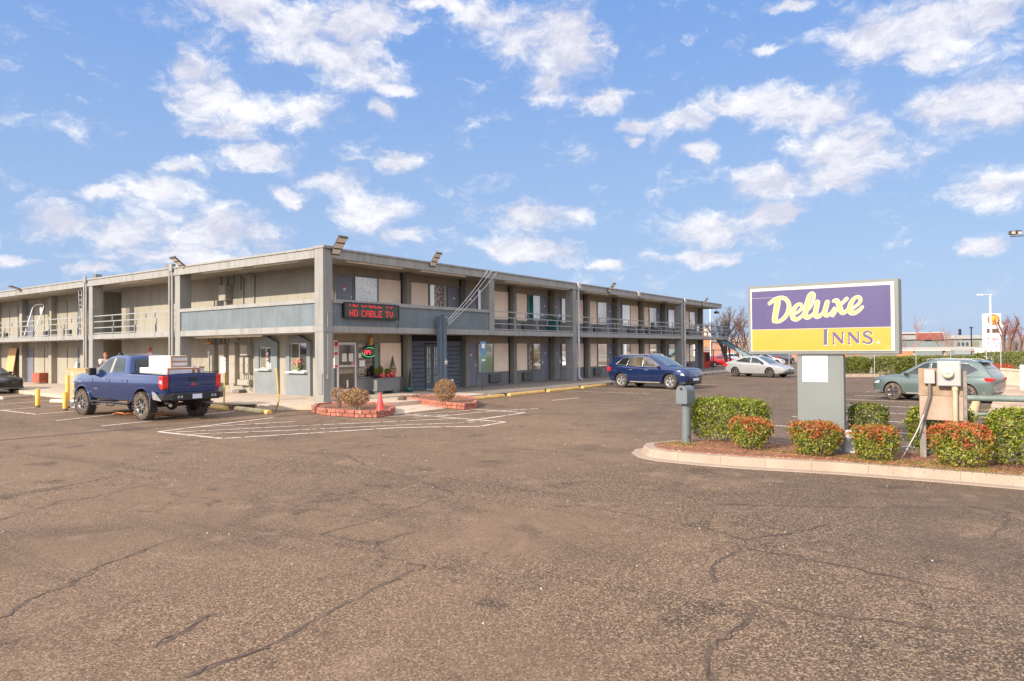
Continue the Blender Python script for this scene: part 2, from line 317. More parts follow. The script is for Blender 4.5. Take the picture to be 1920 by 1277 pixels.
def text_mesh(s,size,m,parent,loc,rot,name='lettering',extrude=.001,shear=0,align='CENTER',bold=0,xs=1):
    cu=bpy.data.curves.new(name,'FONT'); cu.body=s; cu.size=size; cu.extrude=extrude; cu.shear=shear; cu.align_x=align; cu.align_y='CENTER'; cu.offset=bold
    o=bpy.data.objects.new(name,cu); COL.objects.link(o); bpy.context.view_layer.update()
    me=bpy.data.meshes.new_from_object(o.evaluated_get(bpy.context.evaluated_depsgraph_get())); bpy.data.objects.remove(o)
    if xs!=1:
        for v in me.vertices: v.co.x*=xs
    me.materials.clear(); me.materials.append(m)
    t=bpy.data.objects.new(name,me); COL.objects.link(t); t.parent=parent
    root=parent
    while root.parent: root=root.parent
    t.location=Vector(loc)-Vector(root['o']); t.rotation_euler=rot; return t
FX=(R(90),0,R(-90))    # text facing -X
FY=(R(90),0,0)         # text facing -Y
# ================= ground =================
def asphalt(n,L,nt):
    tc=n('ShaderNodeTexCoord'); O=tc.outputs['Object']
    def no(s,d=4,r=.55,dist=0,v=None):
        t=n('ShaderNodeTexNoise'); t.inputs['Scale'].default_value=s; t.inputs['Detail'].default_value=d; t.inputs['Roughness'].default_value=r; t.inputs['Distortion'].default_value=dist; L.new(v or O,t.inputs['Vector']); return t.outputs['Fac']
    def mr(v,a,b,c=0,d=1):
        t=n('ShaderNodeMapRange'); L.new(v,t.inputs[0]); t.inputs[1].default_value=a; t.inputs[2].default_value=b; t.inputs[3].default_value=c; t.inputs[4].default_value=d; return t.outputs[0]
    def mix(f,a,b,bt='MIX'):
        t=n('ShaderNodeMix',data_type='RGBA',blend_type=bt)
        if isinstance(f,float): t.inputs['Factor'].default_value=f
        else: L.new(f,t.inputs['Factor'])
        for i,q in ((6,a),(7,b)):
            if isinstance(q,tuple): t.inputs[i].default_value=q+(1,)
            else: L.new(q,t.inputs[i])
        return t.outputs[2]
    def mul(a,b):
        t=n('ShaderNodeMath',operation='MULTIPLY',use_clamp=True); 
        for i,q in enumerate((a,b)):
            if isinstance(q,float): t.inputs[i].default_value=q
            else: L.new(q,t.inputs[i])
        return t.outputs[0]
    big=no(.16,5,.6,.4); med=no(.9,6,.65,.5); sm=no(5,6,.7)
    col=mix(mr(big,.36,.64),(.196,.129,.080),(.130,.086,.055))
    # darker, greyer asphalt toward one side of the lot
    dp=n('ShaderNodeVectorMath',operation='DOT_PRODUCT'); L.new(O,dp.inputs[0]); dp.inputs[1].default_value=(.577,-.817,0)
    rs=n('ShaderNodeMath',operation='MULTIPLY_ADD'); L.new(no(.22,5,.6,.6),rs.inputs[0]); rs.inputs[1].default_value=7.0; L.new(dp.outputs['Value'],rs.inputs[2])
    grey_side=mr(rs.outputs[0],11.2,14.5)
    col=mix(mul(grey_side,.85),col,(.098,.070,.050))
    col=mix(mul(mr(med,.5,.68),.55),col,(.225,.148,.095))
    col=mix(mul(mr(no(.5,5,.6,1.2),.54,.68),.5),col,(.068,.046,.034))
    col=mix(mul(mr(no(2.2,3,.5,.2),.60,.70),.35),col,(.29,.20,.135))
    mp=n('ShaderNodeMapping'); mp.inputs['Rotation'].default_value=(0,0,R(52)); mp.inputs['Scale'].default_value=(1.2,.13,1); L.new(O,mp.inputs[0])
    col=mix(mul(mr(no(1.3,6,.62,.5,mp.outputs[0]),.52,.70),.55),col,(.055,.038,.028))
    col=mix(mul(mr(no(1.5,3,.45,.3),.645,.71),.6),col,(.045,.032,.025))
    vo=n('ShaderNodeTexVoronoi'); vo.inputs['Scale'].default_value=75; L.new(O,vo.inputs['Vector'])
    sep=n('ShaderNodeSeparateColor'); L.new(vo.outputs['Color'],sep.inputs[0])
    coarse=mr(no(.30,3,.5,0),.36,.60,.35,1)
    fine=no(60,2,.6); fine2=no(22,3,.6)
    col=mix(mul(mr(fine,.52,.60),mul(coarse,.9)),col,(.022,.015,.011))
    col=mix(mul(mr(sep.outputs[0],.60,.95),mul(coarse,.65)),col,(.45,.31,.20))
    col=mix(mul(mr(fine2,.55,.66),mul(coarse,.5)),col,(.05,.034,.026))
    # crack network
    wv=n('ShaderNodeTexNoise'); wv.inputs['Scale'].default_value=1.3; wv.inputs['Detail'].default_value=5; L.new(O,wv.inputs['Vector'])
    ad=n('ShaderNodeVectorMath',operation='MULTIPLY_ADD'); L.new(wv.outputs['Color'],ad.inputs[0]); ad.inputs[1].default_value=(1.1,1.1,0); L.new(O,ad.inputs[2])
    cr=[]
    for s,w,lo in ((.33,.006,.50),(1.1,.007,.55)):
        v=n('ShaderNodeTexVoronoi',feature='DISTANCE_TO_EDGE'); v.inputs['Scale'].default_value=s; L.new(ad.outputs[0],v.inputs['Vector'])
        cr.append(mul(mr(v.outputs['Distance'],0,w*s*2,1,0),mr(no(.25,2,.5),lo,lo+.08)))
    for q in cr: col=mix(mul(q,.6),col,(.05,.034,.026))
    b=n('ShaderNodeBsdfPrincipled'); b.inputs['Roughness'].default_value=.93; b.inputs['Specular IOR Level'].default_value=.25; L.new(col,b.inputs['Base Color'])
    h=n('ShaderNodeMath',operation='MULTIPLY_ADD'); L.new(vo.outputs['Distance'],h.inputs[0]); h.inputs[1].default_value=-.4; L.new(fine,h.inputs[2])
    bp=n('ShaderNodeBump'); bp.inputs['Strength'].default_value=.6; bp.inputs['Distance'].default_value=.008; L.new(h.outputs[0],bp.inputs['Height']); L.new(bp.outputs[0],b.inputs['Normal'])
    return b.outputs[0]
asph=shader_mat('weathered_asphalt',asphalt)
fieldm=mat('distant_ground',(.24,.19,.12),.95,var=.2,vs=.05,col2=(.12,.11,.09),c2s=.02,c2t=.5)
m=MB(); m.add([(-60,-80,-.15),(75,-80,-.15),(75,60,-.15),(-60,60,-.15)],[(0,1,2,3)]); struct('parking_lot',m,asph)
m=MB(); m.add([(-2500,-2500,-.25),(2500,-2500,-.25),(2500,2500,-.25),(-2500,2500,-.25)],[(0,1,2,3)]); struct('ground',m,fieldm)
linem=mat('worn_white_line',(.62,.53,.44),.85,var=.15,vs=5,col2=(.16,.11,.077),c2s=9,c2t=.55)
def line(mb,a,b,w=.11,z=-.146):
    a=Vector(a[:2]);b=Vector(b[:2]); d=(b-a).normalized(); q=Vector((-d.y,d.x))*w/2
    mb.add([(a+q).to_tuple()+(z,),(a-q).to_tuple()+(z,),(b-q).to_tuple()+(z,),(b+q).to_tuple()+(z,)],[(0,1,2,3)])
m=MB()
PL=[((0,769),(68,777)),((68,777),(138,771)),((8,768.5),(120,760.5)),((0,758.5),(112,749.5)),((0,749.5),(84,743)),((103,789),(218,777)),((191,799),(283,789.5)),((330,784),(441,771)),
 ((297,810),(415,822.5)),((297,810),(515,783)),((415,822.5),(747,802)),((747,802),(901,799.6)),((901,799.6),(947,791.7)),((760,776.7),(947,791.7)),
 ((880,767),(984,774)),((875,790),(984,774)),((930,771),(1010,766)),((1035,751),(1085,746))]
for i,(a,b) in enumerate(PL): line(m,gp(*a),gp(*b),z=-.146+.0007*(i%5))
for i,(a,b) in enumerate([((345,815.5),(560,806.5)),((560,806.5),(706,799.5)),((706,799.5),(906,791.5)),((330,811),(560,799)),((560,799),(860,785)),((360,802),(560,790.5)),((690,782.5),(830,778)),
   ((776,776.5),(880,770)),((830,780.5),(930,770.5)),((775,783),(840,778.5))]): line(m,gp(*a),gp(*b),w=.09,z=-.1425+.0007*(i%4))
for k,x in enumerate((-.75,1.68,4.2,6.7,9.2,11.75,14.25,16.9,19.5)):
    line(m,(x,-14.7 if x>0 else -17.2),(x-.25,-20.4),w=.10,z=-.146)
for x in (11.5,14.2,17,19.8): line(m,(x,-2.9),(x-.15,-7.3),w=.09,z=-.146)
struct('parking_lines',m,linem)
# individual cracks and tar seams seen in the foreground
crm=mat('asphalt_crack',(.055,.037,.027),.95,var=.2,vs=20)
m=MB(); rnd=random.Random(3)
CK=[[(0,1158),(60,1122),(130,1098),(190,1060),(262,1034),(330,1010),(408,992)],[(290,1215),(380,1160),(430,1140)],[(350,1270),(520,1205),(610,1150),(700,1105),(760,1075),(796,1063)],
 [(796,1063),(720,1045),(705,1020),(640,1008),(590,1000)],[(600,1002),(680,980),(760,955),(850,925)],[(705,1020),(745,1005),(800,990)],[(1330,1275),(1322,1228),(1345,1200),(1390,1178),(1405,1150),(1430,1128)],
 [(1430,1128),(1500,1142),(1560,1155),(1640,1160),(1760,1180),(1900,1190)],[(1336,1092),(1340,1060),(1380,1030),(1392,1012)],[(1392,1012),(1330,990),(1240,975),(1130,955),(1060,945)],[(1392,1012),(1480,1000),(1540,985),(1580,968)],
 [(1400,1028),(1500,1045),(1600,1065),(1700,1085),(1850,1118)],[(0,930),(90,918),(180,900),(220,890)],[(1340,945),(1450,948),(1600,951),(1800,950)],[(560,848),(640,850),(700,878),(800,905),(860,930)],[(1860,1010),(1880,985),(1895,960)]]
for c in CK:
    pts=[gp(*q,z=-.1463) for q in c]; out=[pts[0]]
    for a,b in zip(pts,pts[1:]):
        k=max(2,int((b-a).length/.04))
        for j in range(1,k+1):
            q=a.lerp(b,j/k); d=(b-a).normalized(); q=q+Vector((-d.y,d.x,0))*(rnd.uniform(-.011,.011)+.03*math.sin(j*.37+a.x*5)+.018*math.sin(j*.93+a.y*3)); out.append(q)
    w=[]; on=True
    for _ in out:
        if rnd.random()<.06: on=not on
        w.append(rnd.uniform(.002,.011)*(2.6 if rnd.random()<.10 else 1)*(1 if on else .15))
    ribbon(m,[(p.x,p.y) for p in out],w,lambda u,v,d:(u,v,d),-.1463+.0003*(CK.index(c)%4))
struct('pavement_cracks',m,crm,fix=False)
m=MB()
for c in CK:
    pts=[gp(*q,z=-.1484) for q in c]; out=[]
    for a,b in zip(pts,pts[1:]):
        k=max(2,int((b-a).length/.16))
        for j in range(k): q=a.lerp(b,j/k); d=(b-a).normalized(); out.append(q+Vector((-d.y,d.x,0))*rnd.uniform(-.03,.03))
    w=[rnd.uniform(.012,.055) for _ in out]
    ribbon(m,[(p.x,p.y) for p in out],w,lambda u,v,d:(u,v,d),-.1486+.0003*(CK.index(c)%4))
struct('pavement_seams',m,mat('worn_seam',(.092,.06,.041),.95,var=.5,vs=45,col2=(.14,.093,.063),c2s=9,c2t=.52),fix=False)
# small litter of pebbles and paper flecks
m=MB()
for i in range(420):
    x=rnd.uniform(-15,8); y=rnd.uniform(-19,0) 
    if x<-13 and y<-17: continue
    s=rnd.uniform(.006,.018); a=rnd.random()*3
    m.obox((x,y,-.15+s*.25),(s,s*.8,s*.5),a)
single('pebbles',m,mat('pebble_grey',(.45,.40,.34),.9,var=.3,vs=3),'small pale pebbles strewn over the asphalt','pebbles',kind='stuff')
# walkways
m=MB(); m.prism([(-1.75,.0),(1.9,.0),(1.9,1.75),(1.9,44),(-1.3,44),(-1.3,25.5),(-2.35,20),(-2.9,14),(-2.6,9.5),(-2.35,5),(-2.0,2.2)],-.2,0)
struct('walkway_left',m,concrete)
m=MB(); m.prism([(-1.75,0),(-1.4,-.55),(-.6,-1.6),(.3,-2.3),(2.2,-2.45),(1.9,1.75),(1.9,-.004)][:5]+[(6.3,-2.45),(6.3,1.75),(1.9,1.75),(1.9,0)],-.2,-.004)
struct('entry_pavement',m,concrete)
m=MB(); m.prism([(-1.15,-4.55),(2.5,-4.45),(3.2,-2.3),(0.2,-2.2),(-.2,-2.9)],-.2,-.143,top=[(-1.1,-4.4),(2.3,-4.3),(3.0,-2.3),(.2,-2.2),(-.2,-2.9)])
struct('entry_ramp',m,concrete)
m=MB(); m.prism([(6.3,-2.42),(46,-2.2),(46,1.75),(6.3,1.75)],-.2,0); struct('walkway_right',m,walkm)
m=MB(); m.prism([(6.3,-2.60),(46,-2.38),(46,-2.2),(6.3,-2.42)],-.2,-.012); struct('walkway_kerb',m,mat('worn_kerb',(.27,.24,.205),.95,var=.2,vs=3,bump=.5,bs=40,col2=(.05,.05,.045),c2s=2.5,c2t=.56),)
m=MB(); m.prism([gp(421,768).to_2d(),gp(423,756,0).to_2d(),gp(488,758,0).to_2d(),gp(486,766).to_2d()],-.155,-.01); struct('asphalt_ramp',m,asph)
# sign island
FR=[(1183,850),(1196,858),(1230,865),(1316,873.5),(1399,880),(1495,885.5),(1570,890),(1740,903),(1920,919)]
outer=[tuple(gp(*p).to_2d()) for p in FR]; outer=outer+[(-4.66,-24),(-4.7,-30)]
back=[(-2.55,-30),(-2.45,-20),(-2.4,-16),(-2.55,-14.9),(-3.1,-14.1),(-3.9,-13.75)]
def inset(poly,d):
    n=len(poly); out=[]
    a=sum(poly[i][0]*poly[(i+1)%n][1]-poly[(i+1)%n][0]*poly[i][1] for i in range(n)); s=1 if a>0 else -1
    for i in range(n):
        p=Vector(poly[i-1]);q=Vector(poly[i]);r=Vector(poly[(i+1)%n]); d1=(q-p).normalized(); d2=(r-q).normalized()
        nn=(Vector((-d1.y,d1.x))+Vector((-d2.y,d2.x))).normalized(); out.append(tuple(q+nn*d*s))
    return out
isl=outer+back
m=MB(); m.prism(isl,-.2,-.137,top=inset(isl,.01)); struct('island_gutter',m,kerbm)
k1=inset(isl,.19); k2=inset(isl,.23); k3=inset(isl,.40); 
jm=MB()
for a_,b_,c_,d_ in zip(k1,k1[1:9],k2,k2[1:9]):
    A_=Vector(a_);B_=Vector(b_); L_=(B_-A_).length; q_=(B_-A_).normalized(); n0=Vector((q_.y,-q_.x)); n0=n0 if (Vector(c_)-A_).dot(n0)<0 else -n0
    for i_ in range(int(L_/1.5)+1):
        p_=A_.lerp(B_,(i_+.35)/(int(L_/1.5)+1)); r_=Vector(c_).lerp(Vector(d_),(i_+.35)/(int(L_/1.5)+1))
        jm.bar((p_.x+n0.x*.0,p_.y+n0.y*.0,-.137),(r_.x,r_.y,-.018),.007,.005)
struct('kerb_joints',jm,mat('joint_dark',(.22,.16,.11),.95))
m=MB(); m.prism(k1,-.14,-.02,top=k2); n_=len(k2)
m.prism(k2,-.02,-.005,top=inset(k2,.01)); struct('island_kerb',m,kerbm,fix=True)
mulch=mat('pine_mulch',(.20,.085,.045),.95,var=.35,vs=14,bump=1,bs=40,col2=(.42,.24,.13),c2s=18,c2t=.56)
k3=inset(isl,.38); m=MB(); m.prism(k3,-.06,.012,top=inset(k3,.04)); struct('island_mulch',m,mulch)
m=MB()
for i in range(5200):
    y=rnd.uniform(-22,-14.4); x=rnd.uniform(-4.35,-2.7)
    if rnd.random()<.3: x=-4.30+rnd.random()*.25
    l=rnd.uniform(.015,.05); a=rnd.random()*3.14; t=rnd.uniform(-.3,.3)
    m.obox((x,y,.014+rnd.random()*.015),(l,.006,.003),a,0,t)
single('mulch_needles',m,mat('mulch_needles',(.34,.15,.08),.9,var=.4,vs=9,col2=(.5,.32,.16),c2s=12,c2t=.55),'reddish pine needle mulch loose on the sign island','mulch',kind='stuff')
m=MB()
for (cx,cy,s,nn) in ((-3.85,-14.65,.22,160),(-3.9,-16.55,.25,120),(-4.1,-18.2,.5,380),(-4.15,-19.3,.5,260),(-3.9,-17.6,.3,130)):
    for i in range(nn):
        x=cx+rnd.gauss(0,s*.35); y=cy+rnd.gauss(0,s); h=rnd.uniform(.02,.075); a=rnd.random()*6.28; lx,ly=math.cos(a)*h*.7,math.sin(a)*h*.7; wx,wy=-math.sin(a)*.005,math.cos(a)*.005
        m.add([(x-wx,y-wy,.01),(x+wx,y+wy,.01),(x+lx,y+ly,.01+h)],[(0,1,2)])
single('weeds',m,leafg,'low green weeds growing in the mulch along the kerb','weeds',kind='stuff',fix=False)
# far verge beyond the lot
m=MB(); a=[gp(1560,703.5),gp(1700,703.5),gp(1862,703),gp(1893,712),gp(1868,742),gp(1850,790),gp(1990,800),gp(2300,700),gp(1990,690),gp(1560,692)]
m.prism([tuple(p.to_2d()) for p in a],-.2,-.03); struct('far_verge',m,mat('verge_soil',(.40,.27,.18),.95,var=.25,vs=1.5,col2=(.5,.38,.26),c2s=.8,c2t=.5))
m=MB(); b1=[gp(1540,707),gp(1700,706.5),gp(1860,705)]; ribbon(m,[tuple(p.to_2d()) for p in b1],.35,lambda u,v,d:(u,v,d),0); 
q=[tuple(p.to_2d()) for p in b1]; m=MB(); m.prism([(x-.2,y) for x,y in q]+[(x+.15,y) for x,y in q[::-1]],-.2,.05); struct('far_kerb',m,kerbm)
# ================= motel =================
WD=1.75; LX=1.9
motel=thing('motel_building','long two-storey grey stucco motel with flat roof, open walkways and slate blue balcony fronts','building',(0,0,0))
motel['o']=[0,0,0]
def B(name,m_,*boxes,**k):
    mb=MB()
    for b in boxes: mb.box(*b)
    return part(name,mb,m_,motel,**k)
# masses (passage between y 18.4 and 21.15 on the left wing)
B('wall',stucco,(LX,42.1,WD,12,-.1,5.17),(LX,12,12,18.4,-.1,5.17),(LX,12,21.15,44,-.1,5.17),(9,12,18.4,21.15,-.1,5.17),label='grey stucco walls of both wings')
B('roof',roofm,(.02,42.25,.02,12.1,5.17,5.44),(.02,12.1,12.1,44.1,5.17,5.44))
B('soffit',soffit,(.03,42.24,.03,WD-.002,5.162,5.169),(.03,LX-.002,WD,44.1,5.162,5.169))
B('fascia',trim,(.37,42.3,-.06,.018,5.10,5.40),(.37,42.33,-.10,.015,5.402,5.48),(-.06,.018,.40,44.15,5.10,5.40),(-.10,.015,.40,44.15,5.402,5.48),(42.262,42.33,-.06,12.1,5.10,5.48),bevel=.01)
B('walkway_slab',trim,(.0,44.3,.0,WD-.003,2.46,2.69),(.0,LX-.003,WD,44,2.46,2.69),(LX,9,18.402,21.148,2.47,2.685),bevel=.008)
# parapets
B('balcony_front',bluep,(.41,9.66,.03,.12,2.692,3.50),label='slate blue stucco balcony front facing the parking lot')
B('balcony_front',bluep,(.03,.12,.41,9.28,2.692,3.50),label='sunlit blue grey balcony front on the left side')
B('balcony_cap',trim,(.41,9.66,-.03,.16,3.50,3.64),(-.03,.16,.41,9.28,3.50,3.64),bevel=.01)
# columns
B('corner_column',colm,(-.06,.36,-.06,.40,0,2.462),(-.075,.375,-.075,.415,2.462,2.69),(-.06,.36,-.06,.40,2.69,5.42),(-.09,.39,-.13,.42,5.42,5.52),bevel=.012)
for x0,x1,z in ((9.68,10.08,2.47),(17.4,17.8,0),(33.35,33.75,0)):
    B('column',colm,(x0,x1,-.02,.5,z,5.14),bevel=.012)
for y0 in (9.3,17.3): B('column',colm,(-.02,.5,y0,y0+.4,0,5.5),bevel=.012)
def pipe(*pts,r=.05,m_=trim,name='downpipe'):
    mb=MB(); mb.tube(pts,r,10); return part(name,mb,m_,motel)
for x in (17.9,25.75,33.85):
    if x!=25.75: pipe((x,-.07,5.3),(x,-.07,.25),(x+.02,-.12,.12),(x+.05,-.25,.04),r=.065,m_=mat('downpipe_pale',(.42,.44,.44),.5,var=.12,vs=5,col2=(.62,.6,.56),c2s=4,c2t=.55))
    mb=MB(); mb.box(x-.14,x+.14,-.16,-.1,5.2,5.5); part('gutter_box',mb,mat('rain_head_pale',(.6,.58,.52),.6,var=.1),motel)
for y in (9.82,17.85):
    for dy in (0,.22): pipe((-.06,y+dy,5.35),(-.06,y+dy,.1),r=.055)
    mb=MB(); mb.box(-.16,-.1,y-.12,y+.1,5.3,5.62); part('gutter_box',mb,trim,motel)
# generic facade frame: u along the wall, d outward, z up
def TR(u,d,z): return (u,WD-d,z)
def TL(u,d,z): return (LX-d,u,z)
def fb(mb,T,u0,u1,d0,d1,z0,z1): a=T(u0,d0,z0); b=T(u1,d1,z1); mb.box(a[0],b[0],a[1],b[1],z0,z1)
noticew=mat('paper_notice',(.75,.70,.68),.7,var=.05); noticer=mat('red_notice',(.55,.06,.05),.6,var=.1)
def door(T,u0,u1,z,side,notice=True,label=None,m_=doorm,fl=2.05):
    f=MB(); fb(f,T,u0-.05,u0,0,.05,z,z+fl); fb(f,T,u1,u1+.05,0,.05,z,z+fl); fb(f,T,u0-.05,u1+.05,0,.055,z+fl,z+fl+.05)
    dm=MB(); fb(dm,T,u0,u1,0,.02,z+.01,z+fl); d=part('door',dm,m_,motel,label); part('frame',f,framem,d)
    h=MB(); uu=u1-.09 if side>0 else u0+.09; fb(h,T,uu-.025,uu+.025,.02,.035,z+.95,z+1.13); fb(h,T,uu-.02 if side<0 else uu-.12,uu+.12 if side<0 else uu+.02,.04,.06,z+1.0,z+1.03); part('handle',h,chrome,d); h=MB(); fb(h,T,uu-.02,uu+.02,.02,.045,z+1.22,z+1.26); part('deadbolt',h,chrome,d)
    if notice:
        q=MB(); c=(u0+u1)/2; fb(q,T,c-.07,c+.07,.02,.026,z+1.60,z+1.70); part('notice',q,noticer,d); q=MB(); fb(q,T,c-.055,c+.055,.02,.027,z+1.49,z+1.59); part('notice',q,noticew,d)
    return d
def _cur(cols,sc,th,name):
    def fn(n,L,nt):
        tc=n('ShaderNodeTexCoord'); t=n('ShaderNodeTexNoise'); t.inputs['Scale'].default_value=sc; t.inputs['Detail'].default_value=3; L.new(tc.outputs['Object'],t.inputs['Vector'])
        cr=n('ShaderNodeValToRGB'); L.new(t.outputs['Fac'],cr.inputs[0]); e=cr.color_ramp.elements; cr.color_ramp.interpolation='CONSTANT'
        e[0].color=cols[0]+(1,); e[1].position=th; e[1].color=cols[1]+(1,)
        if len(cols)>2: q=e.new(th+.07); q.color=cols[2]+(1,)
        b=n('ShaderNodeBsdfPrincipled'); b.inputs['Roughness'].default_value=.9; L.new(cr.outputs[0],b.inputs['Base Color']); return b.outputs[0]
    return shader_mat(name,fn)
curt={'floral':_cur([(.86,.82,.76),(.50,.08,.09),(.55,.5,.46)],9,.53,'curtain_red_floral'),'damask':_cur([(.80,.72,.60),(.55,.25,.15),(.85,.82,.78)],6,.53,'curtain_damask'),
 'teal':mat('curtain_teal',(.02,.30,.26),.9,var=.2),'white':mat('curtain_white',(.88,.87,.82),.9,var=.06),'green':mat('curtain_pale_green',(.60,.68,.52),.9,var=.1,vs=1),'tan':mat('curtain_tan',(.58,.46,.30),.9,var=.25,vs=3),'dark':mat('room_dark',(.05,.05,.045),.9,var=.2),'grey':mat('curtain_grey',(.66,.64,.60),.9,var=.1)}
def window(T,u0,u1,z0,z1,cs,label=None):
    """cs: list of (fraction,curtain)"""
    f=MB(); fb(f,T,u0-.035,u0,0,.075,z0,z1); fb(f,T,u1,u1+.035,0,.075,z0,z1); fb(f,T,u0-.035,u1+.035,0,.08,z1,z1+.035); fb(f,T,u0-.035,u1+.035,0,.085,z0-.035,z0)
    w=part('window',f,framem,motel,label)
    g=MB(); g.add([T(u0,.06,z0),T(u1,.06,z0),T(u1,.06,z1),T(u0,.06,z1)],[(0,1,2,3)]); part('pane',g,wglass,w)
    a=u0
    for fr,c in cs:
        b=a+fr*(u1-u0); mb=MB(); k=max(4,int((b-a)/.035)); o=[];fs=[]
        for i in range(k+1):
            u=a+(b-a)*i/k; d=.018+.012*math.sin(i*1.9+u0*7)+.002
            if c=='dark': d=.008
            o+= [T(u,d,z0),T(u,d,z1)]
        fs=[(2*i,2*i+2,2*i+3,2*i+1) for i in range(k)]; mb.add(o,fs,0,True); part('curtain' if c!='dark' else 'room_shade',mb,curt[c],w,fix=False); a=b
    return w
def panel(T,u0,u1,z0,z1,m_=pink,d=.03): mb=MB(); fb(mb,T,u0,u1,0,d,z0,z1); return part('wall_panel',mb,m_,motel)
def acunit(T,u0,u1,z):
    mb=MB(); fb(mb,T,u0,u1,0,.16,z,z+.42); a=part('air_conditioner',mb,acm,motel,bevel=.008); g=MB()
    for i in range(9): fb(g,T,u0+.03,u1-.03,.16,.168,z+.04+i*.042,z+.06+i*.042)
    part('grille',g,mat('grille_slats',(.13,.13,.13),.6),a)
def band(T,u0,u1,z0,z1,m_,d): mb=MB(); fb(mb,T,u0,u1,0,d,z0,z1); return mb
# base strips, transoms, pilasters on the right wing
PIL=[5.85+4*k for k in range(10)]
pm=MB()
for p in PIL:
    for z0,z1 in ((0,2.455),(2.695,5.16)): fb(pm,TR,p-.16,p+.16,0,.32,z0,z1)
pm2=[PIL]
for p in PIL:
    mb=MB()
    for z0,z1 in ((0,2.455),(2.695,5.16)): fb(mb,TR,p-.13,p+.13,0,.32,z0,z1)
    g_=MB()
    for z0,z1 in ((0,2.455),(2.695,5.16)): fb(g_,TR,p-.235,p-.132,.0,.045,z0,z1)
    part('dark_strip',g_,mat('pilaster_shade',(.035,.033,.03),.9),motel)  # dark strip painted in for the shade beside the pilaster
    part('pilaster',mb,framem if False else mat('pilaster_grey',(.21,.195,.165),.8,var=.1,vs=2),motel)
mb=MB()
for z0,z1 in ((2.13,2.455),(4.82,5.16)):
    fb(mb,TR,(9.98 if z0<3 else 2.0),41.9,0,.012,z0,z1)
fb(mb,TR,2.0,6.0,0,.012,2.13,2.455)
part('transom_panels',mb,transom,motel)
for k in range(10):
    s=1.85+4*k; A=k%2==0
    for fl in (0,1):
        if k==1 and fl==0: continue
        mb=MB()
        for u in ((1.1,2.43) if A else (1.57,2.88)): fb(mb,TR,s+u-.012,s+u+.012,0,.03,(2.13,4.82)[fl],(2.455,5.16)[fl])
        fb(mb,TR,s+.13,s+3.87,0,.035,(2.11,4.80)[fl],(2.135,4.825)[fl])
        part('transom_battens',mb,mat('batten_grey',(.27,.25,.21),.8),motel)
CUR={(0,1):[(.28,'grey'),(.2,'damask'),(.52,'damask')],(1,1):[(.28,'white'),(.55,'floral'),(.17,'white')],(2,0):[(.35,'white'),(.65,'green')],(2,1):[(1,'white')],(3,0):[(.35,'floral'),(.65,'tan')],(3,1):[(.45,'teal'),(.55,'white')],
 (4,0):[(1,'tan')],(4,1):[(.8,'white'),(.2,'tan')],(5,0):[(.5,'tan'),(.5,'dark')],(5,1):[(.6,'grey'),(.4,'tan')],(6,0):[(1,'tan')],(6,1):[(1,'white')],(7,0):[(.6,'dark'),(.4,'tan')],(7,1):[(.6,'tan'),(.4,'dark')],(8,0):[(.7,'green'),(.3,'dark')],(8,1):[(.6,'white'),(.4,'grey')],(9,0):[(.5,'floral'),(.5,'tan')],(9,1):[(1,'damask')]}
for k in range(10):
    s=1.85+4*k; A=k%2==0
    for fl in (0,1):
        z=(0,2.69)[fl]
        if fl==0 and k in (0,1): continue
        if A: D=(s+.20,s+1.06); Wn=(s+1.16,s+2.38); Pn=(s+2.48,s+3.83)
        else: D=(s+2.94,s+3.80); Wn=(s+1.62,s+2.84); Pn=(s+.17,s+1.52)
        door(TR,*D,z,1 if A else -1)
        window(TR,*Wn,z+.66,z+2.08,CUR[(k,fl)]); panel(TR,*Pn,z+.66,z+2.1)
        mb=MB(); lo,hi=min(Wn[0],Pn[0]),max(Wn[1],Pn[1]); fb(mb,TR,lo-.04,hi+.04,0,.028,z,z+.62); part('base_panel',mb,basem,motel)
        c=(Wn[0]+Pn[1])/2 if A else (Pn[0]+Wn[1])/2
        acunit(TR,c-.5,c+.45,z+.12)
# office front (ground floor, first module)
alum=mat('aluminium_door_frame',(.62,.60,.58),.4,metal=.3,var=.06)
mb=MB()
for b in ((2.07,2.15,0,2.12),(2.97,3.05,0,2.12),(2.15,2.97,2.03,2.12),(2.15,2.97,0,.28),(2.15,2.97,1.16,1.21)): fb(mb,TR,b[0],b[1],0,.06,b[2],b[3])
offd=part('door',mb,alum,motel,'glass office door in a pale aluminium frame')
mb=MB(); mb.add([TR(2.15,.03,.28),TR(2.97,.03,.28),TR(2.97,.03,2.03),TR(2.15,.03,2.03)],[(0,1,2,3)]); part('pane',mb,wglass,offd)
mb=MB(); fb(mb,TR,2.15,2.97,0,.006,.28,2.03); part('interior',mb,mat('office_interior',(.07,.07,.06),.9,var=.5,vs=2.5,col2=(.22,.12,.05),c2s=2.0,c2t=.56),offd)
mb=MB(); fb(mb,TR,2.33,2.56,.034,.038,1.36,1.68); fb(mb,TR,2.68,2.90,.034,.038,1.36,1.68); fb(mb,TR,2.56,2.64,.034,.038,.33,.63); part('paper_notices',mb,noticew,offd)
mb=MB(); fb(mb,TR,2.8,2.93,.036,.04,1.18,1.34); part('sticker',mb,mat('pink_sticker',(.7,.25,.25),.6),offd)
w=window(TR,3.12,4.31,.72,2.08,[(.55,'dark'),(.25,'dark'),(.2,'green')],'wide office window beside the glass door')
mb=MB(); fb(mb,TR,3.15,3.3,.066,.07,1.5,1.68); fb(mb,TR,3.2,3.5,.066,.071,1.15,1.4); part('paper_notices',mb,noticew,w)
mb=MB(); 
for _ in range(60): u=rnd.uniform(3.15,3.6); z=rnd.uniform(.75,1.15); fb(mb,TR,u,u+.02,.066,.069,z,z+.015)
part('window_decals',mb,noticew,w)
